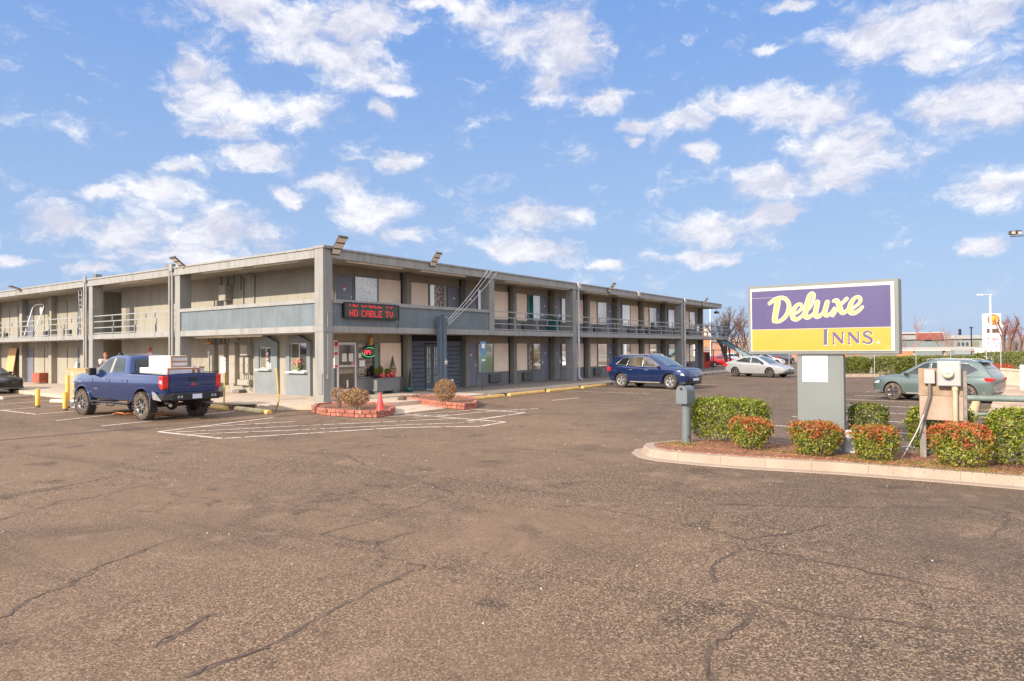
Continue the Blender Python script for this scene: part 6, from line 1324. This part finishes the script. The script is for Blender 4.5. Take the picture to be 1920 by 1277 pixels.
t=thing('plywood_sheet','curved orange plywood offcut behind the upper left railing by the ladder','plywood',(.9,19.4,2.69)); m=MB(); m.extr([(18.95,2.70),(19.75,2.70),(19.65,3.3),(19.35,3.8),(19.0,4.0)],'x',.5,.54); m.extr([(18.9,2.70),(19.5,2.70),(19.4,3.3),(19.1,3.7)],'x',.60,.63); part('sheet',m,wood,t)
t=thing('chair_frame','dark chair standing on the upper right walkway near the third column','chair',(30.7,.8,2.69)); m=MB(); m.box(30.4,30.9,.6,1.1,3.1,3.16); part('seat',m,blackm,t); m=MB(); m.box(30.4,30.9,1.06,1.12,3.2,3.62); part('backrest',m,blackm,t)
for a,b in ((30.43,.63),(30.87,.63),(30.43,1.07),(30.87,1.07)): m=MB(); m.box(a-.02,a+.02,b-.02,b+.02,2.69,3.1); part('leg',m,blackm,t)
t=thing('recycling_bin','dark green plastic bin on the upper right walkway beside the column','bin',(17.0,1.0,2.69)); m=MB(); m.prism([(16.7,.75),(17.2,.75),(17.2,1.25),(16.7,1.25)],2.69,3.45,top=[(16.65,.7),(17.25,.7),(17.25,1.3),(16.65,1.3)]); part('tub',m,mat('bin_green',(.02,.10,.09),.5),t,bevel=.01); m=MB(); m.box(16.63,17.27,.68,1.32,3.45,3.52); part('lid',m,mat('bin_green',(.02,.10,.09)),t,bevel=.02)
t=thing('plastic_chair','white plastic chair on the upper right walkway near the building end','chair',(39.4,.7,2.69)); m=MB(); m.box(39.15,39.65,.5,.95,3.1,3.14); part('seat',m,white,t,bevel=.01); m=MB(); m.box(39.15,39.65,.92,.97,3.16,3.6); part('backrest',m,white,t,bevel=.01)
for a,b in ((39.18,.53),(39.62,.53),(39.18,.93),(39.62,.93)): m=MB(); m.box(a-.02,a+.02,b-.02,b+.02,2.69,3.1); part('leg',m,white,t)
# load of the pickup
whitebox=mat('white_carton',(.80,.78,.75),.7,var=.03)
def carton(lab,x0,x1,y0,y1,z0,z1,m_=whitebox,end=True,sl=None):
    t=thing('carton',lab,'box',((x0+x1)/2,(y0+y1)/2,z0),0,'cartons loaded in the pickup bed'); m=MB(); m.box(x0,x1,y0,y1,z0,z1); part('box_body',m,m_,t,bevel=.015)
    m=MB(); m.box(x0+.02,x1-.02,y0-.006,y0,z0+.02,z1-.02); e_=part('end_flap',m,mat('carton_end_grey',(.50,.50,.52),.8,var=.1),t)
    m=MB(); zc=(z0+z1)/2
    for z in (z0+.01,zc-.025,z1-.05): m.box(x0,x1,y0-.01,y0-.004,z,z+.045)
    m.box(x0-.004,x0+.03,y0-.008,y0+.06,z0,z1); part('tape',m,mat('brown_tape',(.36,.17,.08)),e_)
    return t
carton('long white carton lying on top of the load behind the cab',-5.62,-5.14,-.24,1.0,1.355,1.69); carton('wide white carton under the long one, resting in the pickup bed',-5.80,-5.08,-.40,1.17,.70,1.35)
carton('low pale carton right of the white stack in the pickup bed',-5.05,-4.93,-.42,.1,.70,1.35,mat('pale_carton',(.62,.63,.64),.7)); carton('grey carton nearest the right side of the pickup bed',-4.90,-4.74,-.44,-.1,.70,1.38,mat('grey_carton',(.45,.45,.46),.7,var=.1))
t=thing('tool_pile','pale parts and tools lying beside the yellow bollards by the front wheel','tools',tuple(gp(137,764))); q=gp(137,766); m=MB(); rg=random.Random(9)
for i in range(9): m.obox((q.x+rg.uniform(-.15,.15),q.y+rg.uniform(-.2,.2),-.15+rg.uniform(.05,.3)),(rg.uniform(.08,.2),rg.uniform(.05,.15),rg.uniform(.05,.2)),rg.random()*3)
part('parts',m,mat('mixed_metal',(.45,.44,.42),.5,metal=.4,var=.4,vs=8),t)
t=thing('cord_reel','orange extension cord lying under the pickup','cord',(-5.2,2.2,-.15)); m=MB(); P=[(-5.6+.9*i/24*1.0+.05*math.sin(i),3.2-1.9*i/24,-.12+.03*abs(math.sin(i*1.3))) for i in range(25)]; m.tube(P,.035,6); part('cord',m,mat('orange_cord',(.60,.20,.06),.6,var=.3,vs=10),t)
# ================= people =================
skin=mat('skin',(.42,.24,.17),.6,var=.05)
def person(lab,loc,rz,shirt,trousers,hairm,lean=0,arm=0,cap=None):
    t=thing('person',lab,'person',loc,rz)
    J={'pel':(0,0,.92),'sp':(lean*.12,0,1.15),'ch':(lean*.3,0,1.38),'nk':(lean*.42,0,1.52),'hd':(lean*.52,0,1.66),
       'hl':(0,.10,.88),'kl':(.03,.12,.48),'al':(-.02,.12,.08),'tl':(.14,.13,.03),'hr':(0,-.10,.88),'kr':(.06,-.12,.48),'ar':(.0,-.12,.08),'tr':(.16,-.13,.03),
       'sl':(lean*.33,.19,1.43),'el':(lean*.35+.05,.25,1.15),'wl':(lean*.4+.22,.22,.98),'sr':(lean*.33,-.19,1.43),'er':(lean*.35+.08+.1*arm,-.25,1.15+.1*arm),'wr':(lean*.4+.28,-.18,1.0+.45*arm)}
    Ed=[('pel','sp'),('sp','ch'),('ch','nk'),('pel','hl'),('hl','kl'),('kl','al'),('al','tl'),('pel','hr'),('hr','kr'),('kr','ar'),('ar','tr'),('ch','sl'),('sl','el'),('el','wl'),('ch','sr'),('sr','er'),('er','wr')]
    ks=[k for k in J if k!='hd']; rad=dict(pel=.15,sp=.14,ch=.15,nk=.055,hl=.10,kl=.065,al=.045,tl=.04,hr=.10,kr=.065,ar=.045,tr=.04,sl=.07,el=.045,wl=.03,sr=.07,er=.045,wr=.03)
    def skinmesh(keys,edges,grow,name,m_,root):
        me=bpy.data.meshes.new(name); me.from_pydata([J[k] for k in keys],[(keys.index(a),keys.index(b)) for a,b in edges],[]); o=bpy.data.objects.new(name,me); COL.objects.link(o); md=o.modifiers.new('skin','SKIN'); 
        for i,k in enumerate(keys): r=rad[k]+grow; me.skin_vertices[0].data[i].radius=(r,r); me.skin_vertices[0].data[i].use_root=(k==root)
        o.modifiers.new('sub','SUBSURF').levels=1; o.modifiers['sub'].render_levels=2; me.materials.append(m_); bpy.context.view_layer.update()
        out=bpy.data.meshes.new_from_object(o.evaluated_get(bpy.context.evaluated_depsgraph_get())); bpy.data.objects.remove(o); out.polygons.foreach_set('use_smooth',[True]*len(out.polygons)); return out
    body=skinmesh(ks,Ed,0,'body',skin,'pel'); b=part('body',body,skin,t,local=True)
    hx=J['hd']; m=MB(); m.ball(hx,.10,(1.0,.82,1.22),10); m.ball((hx[0]+.10,0,hx[2]-.01),.022,(1,.7,1.2),6); m.ball((hx[0],.085,hx[2]),.03,(.6,.4,1),6); m.ball((hx[0],-.085,hx[2]),.03,(.6,.4,1),6); m.tube([(J['nk'][0],0,J['nk'][2]-.05),(hx[0]-.01,0,hx[2]-.08)],.055,10)
    for s_ in(-1,1):
        w=J['wl' if s_>0 else 'wr']; m.ball((w[0]+.05,w[1],w[2]-.02),.045,(1.1,.45,.9),6)
        for k in range(4): m.tube([(w[0]+.08,w[1]+(k-1.5)*.018,w[2]-.02),(w[0]+.12,w[1]+(k-1.5)*.019,w[2]-.035),(w[0]+.145-.006*abs(k-1.2),w[1]+(k-1.5)*.018,w[2]-.06)],.009,6)
        m.tube([(w[0]+.03,w[1]-s_*.03,w[2]),(w[0]+.08,w[1]-s_*.055,w[2]-.02)],.011,6)
    part('head_and_hands',m,skin,b,local=True)
    m=MB(); m.ball((hx[0]+.092,.034,hx[2]+.01),.012); m.ball((hx[0]+.092,-.034,hx[2]+.01),.012); m.box(hx[0]+.09,hx[0]+.097,-.025,.025,hx[2]-.055,hx[2]-.047); part('face_features',m,mat('face_dark',(.05,.02,.02),.6),b,local=True)
    sh=skinmesh(['sp','ch','sl','el','sr','er'],[('sp','ch'),('ch','sl'),('sl','el'),('ch','sr'),('sr','er')],.018,'shirt',shirt,'ch'); part('shirt',sh,shirt,t,local=True)
    tp=skinmesh(['pel','hl','kl','al','hr','kr','ar'],[('pel','hl'),('hl','kl'),('kl','al'),('pel','hr'),('hr','kr'),('kr','ar')],.016,'trousers',trousers,'pel'); part('trousers',tp,trousers,t,local=True)
    m=MB(); m.ball((hx[0]-.015,0,hx[2]+.035),.108,(1.02,.86,1.05),10); part('hair' if not cap else 'cap',m,hairm,t,local=True)
    if cap: m=MB(); m.ball((hx[0]+.11,0,hx[2]+.06),.06,(1.2,1,.2),6); part('cap_brim',m,hairm,t,local=True)
    return t
person('person with reddish hair in a white shirt standing behind the hood of the pickup',(-.6,14.7,0),R(-100),mat('white_shirt',(.68,.58,.54),.8),mat('jeans',(.06,.08,.14),.8),mat('auburn_hair',(.30,.09,.03),.6),.1,1)
person('person in a black cap and red shirt bending behind the cab of the pickup',(-.4,13.3,0),R(170),mat('red_shirt',(.62,.03,.03),.8),mat('black_trousers',(.03,.03,.035),.8),blackm,.35,0,cap=True)
t=thing('post_sign','small red and white sign on the wall right above the pickup cab','sign',(1.8,11.0,1.9)); c=atx(281,661,1.85); m=MB(); m.box(1.85,1.885,c.y-.13,c.y+.13,c.z-.22,c.z+.1); part('plate',m,noticew,t); m=MB(); m.lathe([(.001,0),(.12,0),(.12,.01),(.001,.011)],(1.845,c.y,c.z+.10),(-1,0,0),16); part('emblem',m,redm,t)
# ================= background =================
def place_px(x,y,D): 
    p=atd(x,y,D); return p
def bare_tree(name,lab,loc,h,seed,m_=barkl,trunks=1,spread=.55,levels=4,r=.09,group='bare winter trees beyond the lot',first=.35):
    t=thing(name,lab,'tree',loc,0,group); rg=random.Random(seed); T=MB(); C=MB()
    def grow(p,d,L,rad,lev,mb):
        q=p+d*L*.5+Vector((rg.gauss(0,.05),rg.gauss(0,.05),0))*L; e=p+d*L+Vector((rg.gauss(0,.08),rg.gauss(0,.08),.03))*L
        mb.tube([p,q,e],[rad,rad*.85,rad*.65],5 if lev<2 else (4 if lev<3 else 3),cap=False)
        if lev>=levels: return
        n=rg.choice((2,3,3)) if lev<levels-1 else rg.choice((3,4))
        for i in range(n):
            ax=Vector((rg.gauss(0,1),rg.gauss(0,1),rg.gauss(0,.6))).normalized(); nd=(d+ax*spread*rg.uniform(.5,1.1)+Vector((0,0,.12))).normalized(); s_=p.lerp(e,rg.uniform(.5,1)) if i else e
            grow(s_,nd,L*rg.uniform(.6,.82),rad*.62,lev+1,C)
    for k in range(trunks):
        a=rg.uniform(0,6.28); b=Vector((math.cos(a)*.25*(trunks>1),math.sin(a)*.25*(trunks>1),-.1)); d=Vector((math.cos(a)*.25*(trunks>1),math.sin(a)*.25*(trunks>1),1)).normalized(); grow(b,d,h*first,r,0,T)
    part('trunk',T,m_,t,local=True,fix=False); part('crown',C,m_,t,local=True,fix=False); return t
G='bare winter trees beyond the lot'
def far_ground(px,py,D): p=atd(px,py,D); return (p.x,p.y,-.2)
q=far_ground(1372,700,66)
bare_tree('bare_tree','dark multi-stemmed bare tree behind the end staircase of the motel',q,5.3,4,mat('dark_bark',(.15,.11,.095),.9,var=.3),5,.6,5,.10,first=.36)
bare_tree('bare_tree','reddish bare tree just left of the pole sign',far_ground(1398,700,70),5.4,7,mat('reddish_bark',(.24,.12,.075),.9,var=.3),3,.6,5,.09,first=.34)
bare_tree('bare_tree','bare tree with twigs showing above the far left roof',(14,42,0),7.6,9,barkl,1,.5,4,.08)
bare_tree('bare_tree','pinkish bare tree in front of the grey warehouse',far_ground(1772,700,95),4.6,11,mat('pinkish_twigs',(.36,.19,.13),.9,var=.3),3,.65,4,.06,first=.32)
bare_tree('bare_tree','small pinkish bare tree in front of the cream wall right of the pole sign',far_ground(1702,700,95),5.6,12,mat('pinkish_twigs',(.36,.19,.13)),2,.6,4,.06)
bare_tree('bare_tree','orange brown bush-like tree right behind the sign pedestal hedge',far_ground(1600,700,60),2.6,15,mat('orange_twigs',(.40,.20,.10),.9,var=.3),5,.6,3,.05)
def pollard(lab,px,D,h,seed):
    q=far_ground(px,700,D); t=thing('pollarded_tree',lab,'tree',q,0,'pollarded crape myrtles by the fuel sign'); rg=random.Random(seed); T=MB(); C=MB()
    for k in range(4):
        a=k*1.57+rg.random(); p=Vector((0,0,0)); e=Vector((math.cos(a)*.45,math.sin(a)*.45,h*.62)); T.tube([p,e*.55,e],[.085,.07,.06],6)
        for j in range(4):
            b=rg.uniform(0,6.28); f=e+Vector((math.cos(b)*.4,math.sin(b)*.4,h*.3*rg.uniform(.7,1.1))); C.tube([e,(e+f)/2,f],[.05,.045,.04],5); C.ball(tuple(f),.07,n=5)
            for i in range(4): g=f+Vector((rg.gauss(0,.2),rg.gauss(0,.2),rg.uniform(.2,.55))); C.tube([f,g],[.016,.005],3)
    part('trunk',T,mat('myrtle_bark',(.17,.11,.085),.8,var=.2),t,local=True,fix=False); part('crown',C,mat('myrtle_twigs',(.20,.10,.085),.8,var=.2),t,local=True,fix=False)
pollard('larger pollarded tree right of the fuel price sign',1888,60,4.0,3); pollard('smaller pollarded tree at the right edge behind the round hedge',1908,78,3.7,6)
# wide far treeline: one mass
rg=np.random.default_rng(3)
P=[];
for i in range(1300):
    a=YAW-R(rg.uniform(-180,180)); D=rg.uniform(330,520); P.append((CAMP.x+math.cos(a)*D,CAMP.y+math.sin(a)*D,rg.uniform(3,7.5),rg.uniform(5,12)))
m=MB()
for x,y,h,w in P:
    n=9; vs=[];
    for i in range(n): 
        aa=2*math.pi*i/n; vs.append((x+math.cos(aa)*w*.5*rg.uniform(.8,1.1),y+math.sin(aa)*w*.5*rg.uniform(.8,1.1),-1)); 
    o_=len(m.v); top=[(x+(vx-x)*1.1,y+(vy-y)*1.1,h*rg.uniform(.55,.75)) for vx,vy,_ in vs]; tt=[(x+(vx-x)*.6,y+(vy-y)*.6,h*rg.uniform(.85,1.0)) for vx,vy,_ in vs]
    m.add(vs+top+tt+[(x,y,h)],[(i,(i+1)%n,n+(i+1)%n,n+i) for i in range(n)]+[(n+i,n+(i+1)%n,2*n+(i+1)%n,2*n+i) for i in range(n)]+[(2*n+i,2*n+(i+1)%n,3*n) for i in range(n)],0,True)
single('far_woods',m,mat('far_wood_twigs',(.17,.135,.125),.95,var=.3,vs=.3,col2=(.10,.12,.06),c2s=.08,c2t=.55),'hazy bare woods along the far skyline','woods',kind='stuff',fix=False)
# hedges at the far side of the lot
HG='hedge bushes along the far edge of the lot'
def fhedge(lab,p,sx,sy,h,m_,n,seed,size=.11): 
    shrub('hedge',lab,'hedge',(p.x,p.y,-.1),sx,sy,h,m_,n,size,HG,seed,taper=.85,pw=2.6,lump=.12,stem=False)
for i,(px,py,D,w,h,lab) in enumerate(((1607,705,52,1.45,1.15,'round hedge bush seen just right of the sign pedestal'),(1672,705,50.5,2.1,1.2,'hedge bush above the hood of the grey green crossover'),(1716,704,50,2.0,1.22,'hedge bush behind the windshield of the grey green crossover'),(1762,704,50,2.0,1.22,'hedge bush seen left of the meter boxes'),(1808,704,50,1.9,1.2,'last hedge bush before the gap left of the fuel sign'))):
    p=atd(px,py,D); fhedge(lab,p,w,w*1.1,h,leafd,8500,40+i)
p=atd(1893,706,44); fhedge('large round hedge bush under the pollarded trees at the right edge',p,2.6,3.4,1.5,leafd,12000,50,.10)
p=atd(1871,707,41.5); shrub('nandina','bright red leafed bush behind the tail of the grey green crossover','shrub',(p.x,p.y,-.1),1.25,1.25,.95,leafred,2600,.09,None,51,taper=.6,pw=2)
# chain link fence in front of the hedges
ft=thing('chain_link_fence','pale chain link fence with top rail in front of the far hedges','fence',tuple(atd(1700,700,47)))
m=MB(); fp=[]
for px,D in ((1430,50.5),(1480,50),(1560,49),(1640,48.5),(1718,48),(1783,47.5),(1850,42.5),(1877,41),(1925,39)):
    b=gp(px,705); d=Vector((b.x-CAMP.x,b.y-CAMP.y,0)).normalized(); fp.append(Vector((CAMP.x,CAMP.y,0))+d*D)
for k,p in enumerate(fp):
    m=MB(); m.tube([(p.x,p.y,-.15),(p.x,p.y,1.60 if k<7 else 1.95)],.03,6); part('post',m,steel,ft)
m=MB()
for a,b in zip(fp[:7],fp[1:7]): m.tube([(a.x,a.y,1.52),(b.x,b.y,1.52)],.028,6)
part('top_rail',m,mat('rail_cream',(.62,.60,.50),.5),ft)
m=MB(); wr=[]
for a,b in zip(fp[:6],fp[1:7]):
    L=(b-a).length; k=int(L/.30)
    for i in range(k):
        for s_ in (0,1):
            q0=a.lerp(b,i/k); q1=a.lerp(b,min(1,max(0,(i+ (8 if s_ else -8))/k))); m.add([(q0.x,q0.y,-.1),(q0.x+.003,q0.y+.003,-.1),(q1.x+.003,q1.y+.003,1.5),(q1.x,q1.y,1.5)],[(0,1,2,3)])

t=thing('iron_fence','low pale picket fence before the round hedge at the right edge','fence',tuple(atd(1900,705,40))); m=MB()
a=atd(1876,702,40.5); b=atd(1924,708,37.5); a.z=b.z=0
for i in range(22): p=a.lerp(b,i/21); m.tube([(p.x,p.y,-.1),(p.x,p.y,.72)],.025,5)
part('picket',m,mat('picket_cream',(.52,.44,.34),.7),t); m=MB(); m.tube([(a.x,a.y,.62),(b.x,b.y,.62)],.025,5); part('rail',m,mat('picket_cream',(.5,.4,.3)),t)
t=thing('post','grey square post standing right at the right edge of the photo','post',tuple(atd(1917,720,30))); p=gp(1918,735,-.1); m=MB(); m.box(p.x-.09,p.x+.09,p.y-.09,p.y+.09,-.15,1.0); part('shaft',m,steel,t)
t=thing('utility_box','pale square cabinet in the gap right of the far hedges','cabinet',tuple(atd(1845,700,52))); a=atd(1845,703,52); m=MB(); m.obox((a.x,a.y,.75),(.3,.9,1.7),R(-30)); part('cabinet_body',m,mat('pale_pink_board',(.66,.60,.58),.7),t)
# oriented far building helper: facade centred on px, facing the camera
def slab_b(t,name,px0,px1,py0,py1,D,depth,m_,lab=None,tilt=0,base=None):
    a=ray(px0,650);b=ray(px1,650); fd=Vector((_fw.x,_fw.y,0)).normalized()
    pa=CAMP+a*(D/a.dot(_fw)); pb=CAMP+b*(D/b.dot(_fw)); zt=(CAMP+ray((px0+px1)/2,py0)*(D/ray((px0+px1)/2,py0).dot(_fw))).z; zb=(CAMP+ray((px0+px1)/2,py1)*(D/ray((px0+px1)/2,py1).dot(_fw))).z if py1 else -.3
    if base is not None: zb=base
    m=MB(); m.prism([(pa.x,pa.y),(pb.x,pb.y),(pb.x+fd.x*depth,pb.y+fd.y*depth),(pa.x+fd.x*depth,pa.y+fd.y*depth)],zb,zt); return part(name,m,m_,t,lab)
def bthing(name,lab,cat,px,D): p=CAMP+ray(px,650)*D; return thing(name,lab,cat,(p.x,p.y,-.25))
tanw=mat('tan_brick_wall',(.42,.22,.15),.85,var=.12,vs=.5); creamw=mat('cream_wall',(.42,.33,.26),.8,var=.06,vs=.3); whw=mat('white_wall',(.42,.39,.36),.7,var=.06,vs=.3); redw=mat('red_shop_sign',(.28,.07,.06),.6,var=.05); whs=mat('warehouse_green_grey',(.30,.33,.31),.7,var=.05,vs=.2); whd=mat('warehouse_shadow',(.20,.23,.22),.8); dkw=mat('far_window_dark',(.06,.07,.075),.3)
t=bthing('shop_building','tan brick shop building behind the bare tree','building',1370,100); slab_b(t,'wall',1310,1500,640,None,100,14,tanw,base=-.3); slab_b(t,'roof',1306,1504,632,640.5,99.8,15,creamw); slab_b(t,'canopy',1330,1440,680,689,98,2,mat('shop_canopy_red',(.33,.09,.07),.7)); 
for i in range(7): slab_b(t,'window',1322+i*24,1340+i*24,690,702,99.7,.2,dkw)
t=bthing('pylon_sign','orange and white pylon sign behind the end of the motel','sign',1325,85); slab_b(t,'panel',1319,1332,614,650,85,.5,mat('pylon_orange',(.60,.24,.10),.6)); slab_b(t,'panel',1320,1331,615,629,84.9,.05,mat('pylon_pale',(.7,.6,.5),.6)); slab_b(t,'pole',1323,1327,650,None,85.1,.3,steel,base=-.3)
t=bthing('white_shed','long white low building with red sign under the pole sign','building',1450,120); slab_b(t,'wall',1395,1500,668,None,120,8,whw,base=-.3); slab_b(t,'sign_band',1424,1458,663,671,119.7,.2,redw); slab_b(t,'roof',1393,1502,661,668.5,119.9,9,creamw)
for i in range(5): slab_b(t,'window',1402+i*19,1412+i*19,676,688,119.8,.1,dkw)
t=bthing('cream_store','cream stucco store with red fascia beyond the hedges','building',1720,190); slab_b(t,'wall',1688,1760,627,None,190,20,creamw,base=-.3); slab_b(t,'sign_band',1723,1768,624.5,637,158.5,1.0,redw); slab_b(t,'roof',1686,1772,622.5,626,189.5,22,whw)
for i in range(4): slab_b(t,'window',1692+i*16,1702+i*16,645,652,189.7,.2,dkw)
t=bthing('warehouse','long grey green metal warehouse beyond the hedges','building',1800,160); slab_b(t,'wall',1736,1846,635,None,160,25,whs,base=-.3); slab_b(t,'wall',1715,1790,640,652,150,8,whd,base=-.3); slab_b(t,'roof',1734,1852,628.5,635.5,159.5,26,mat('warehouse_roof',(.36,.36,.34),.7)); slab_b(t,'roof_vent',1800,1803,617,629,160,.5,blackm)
slab_b(t,'door',1824,1835,640,652,159.7,.1,mat('warehouse_door',(.22,.20,.13),.8))
for i in range(3): slab_b(t,'window',1796+i*8,1800+i*8,642,648,159.8,.1,dkw)
t=bthing('canopy_building','white fuel station canopy with red stripe left of the fuel sign','building',1800,72); slab_b(t,'roof',1700,1848,651,655.5,72,6,whw); slab_b(t,'fascia_stripe',1822,1848,656.5,661,71.8,.2,redw); 
for px in (1712,1770,1840): slab_b(t,'column',px,px+3,656,None,72.5,.3,whw,base=-.3)
t=bthing('far_wall','orange brown low brick wall behind the far hedges','wall',1700,66); slab_b(t,'wall',1685,1712,657,None,66,.4,mat('orange_brick',(.45,.22,.11),.85),base=-.3)
# fuel price sign
D=92; t=bthing('fuel_sign','tall white fuel price sign with yellow and red scallop shell emblem','sign',1863,D)
bd=slab_b(t,'board',1848,1878,588,668,D,.6,white)
slab_b(t,'pole',1858,1868,668,None,D+.1,.4,steel,base=-.3)
fdv=Vector((_fw.x,_fw.y,0)).normalized(); rv=Vector((_r.x,_r.y,0)).normalized()
def fsg(px,py,d=0): 
    r0=ray(px,py); return CAMP+r0*((D-d)/r0.dot(_fw))
c=fsg(1862.5,600.5,.05); k=D/FPX
m=MB(); N_=26
def shell(rad,d):
    pts=[]
    for i in range(N_+1):
        a=R(-38+256*i/N_); rr=rad*(1+.035*math.cos(i*math.pi)); pts.append((math.cos(a)*rr*1.08,math.sin(a)*rr+.1*rad))
    pts=[(rad*.42,-rad*.78),(rad*.62,-rad*.52)]+pts+[(-rad*.62,-rad*.52),(-rad*.42,-rad*.78)]
    return [c-fdv*d+rv*x+Vector((0,0,y)) for x,y in pts]
p_=shell(10.2*k,0); m.add(p_,[tuple(range(len(p_)))]); em=part('emblem',m,redm,bd,fix=False); m=MB(); p_=shell(8.2*k,.03); m.add(p_,[tuple(range(len(p_)))]); part('emblem_fill',m,mat('shell_yellow',(.85,.50,.06),.5),em,fix=False)
m=MB()
for i in range(-3,4): a=R(90+i*22); o_=c+Vector((0,0,-.62*9*k)); e_=c+rv*math.cos(a)*8*k+Vector((0,0,math.sin(a)*8*k)); m.bar(o_-fdv*.05,e_-fdv*.05,.03,.01)
part('emblem_ribs',m,redm,em)
for a,b in ((1851,1857),(1861,1873)): slab_b(t,'price_panel',a,b,616,624,D-.05,.04,mat('price_panel_brown',(.12,.07,.06),.5,var=.5,vs=8))
def ftxt(s_,px,py,sz,col): text_mesh(s_,sz,mat('print_'+col,{'red':(.5,.08,.1),'blue':(.15,.15,.4)}[col],.6),bd,tuple(fsg(px,py,.06)),(R(90),0,YAW-R(90)),'lettering')
ftxt('Please',1862,635,.62,'red'); ftxt('pay full',1862,641.5,.62,'blue'); ftxt('price',1862,648,.55,'blue')
t=bthing('letter_sign','two small white square signs on arms beside the fuel sign','sign',1882,100); slab_b(t,'plate',1879,1886,607,613.5,100,.2,white); slab_b(t,'plate',1844,1847,607,613.5,100,.2,white); slab_b(t,'pole',1886,1887,602,None,100,.2,steel,base=-.3)
# street lamp
t=bthing('street_lamp','tall thin pale street lamp with long arm rising behind the fuel sign','street lamp',1859,70); slab_b(t,'pole',1858.7,1859.8,553,None,70,.2,mat('pale_lamp_pole',(.62,.66,.70),.4),base=-.3); slab_b(t,'arm',1838,1862,551.6,552.5,70,.15,mat('pale_lamp_pole',(.6,.6,.6))); slab_b(t,'lamp_head',1838,1845,551,553.6,69.9,.4,mat('pale_lamp_pole',(.6,.6,.6)))
t=bthing('flag_pole','thin white pole rising behind the end of the motel','pole',1332,75); slab_b(t,'shaft',1331.6,1333,572,None,75,.1,white,base=-.3); slab_b(t,'base',1330.8,1333.8,690,None,74.9,.2,steel,base=-.3)
t=bthing('power_pole','dark utility pole far behind the warehouse','utility pole',1822,150); slab_b(t,'shaft',1821.5,1822.8,612,None,150,.2,blackm,base=-.3); slab_b(t,'crossarm',1818,1826.5,614,615.2,149.8,.15,blackm)
# red machine and yard fence behind the motel end
t=bthing('vending_machine','red machine standing behind the end wall of the motel','machine',1322,62); slab_b(t,'machine_body',1318,1331,660,None,62,.8,redm,base=-.2); slab_b(t,'dark_front',1324,1331,662,677,61.95,.05,blackm)
t=bthing('yard_fence','dark slim posts and rail behind the end of the motel','fence',1340,60)
for px,top in ((1334,642),(1337,655),(1362,640),(1368,650)): slab_b(t,'post',px,px+1.3,top,None,60,.05,blackm,base=-.2)
slab_b(t,'rail',1320,1372,656,657,60,.04,blackm)
# distant cars in front of the white building
CG='cars parked far behind the silver sedan'
for i,(px,D,col,lab) in enumerate(((1425,75,'white','far white car glimpsed right above the hood of the silver sedan'),(1462,85,'dark','far dark car glimpsed just left of the sign pedestal')
)):
    c_=suv(col); p=CAMP+ray(px,650)*D; c_.location=(p.x,p.y,-.2); c_.rotation_euler=(0,0,R(-60+i*50)); c_['label']=lab; c_['group']=CG
# haze
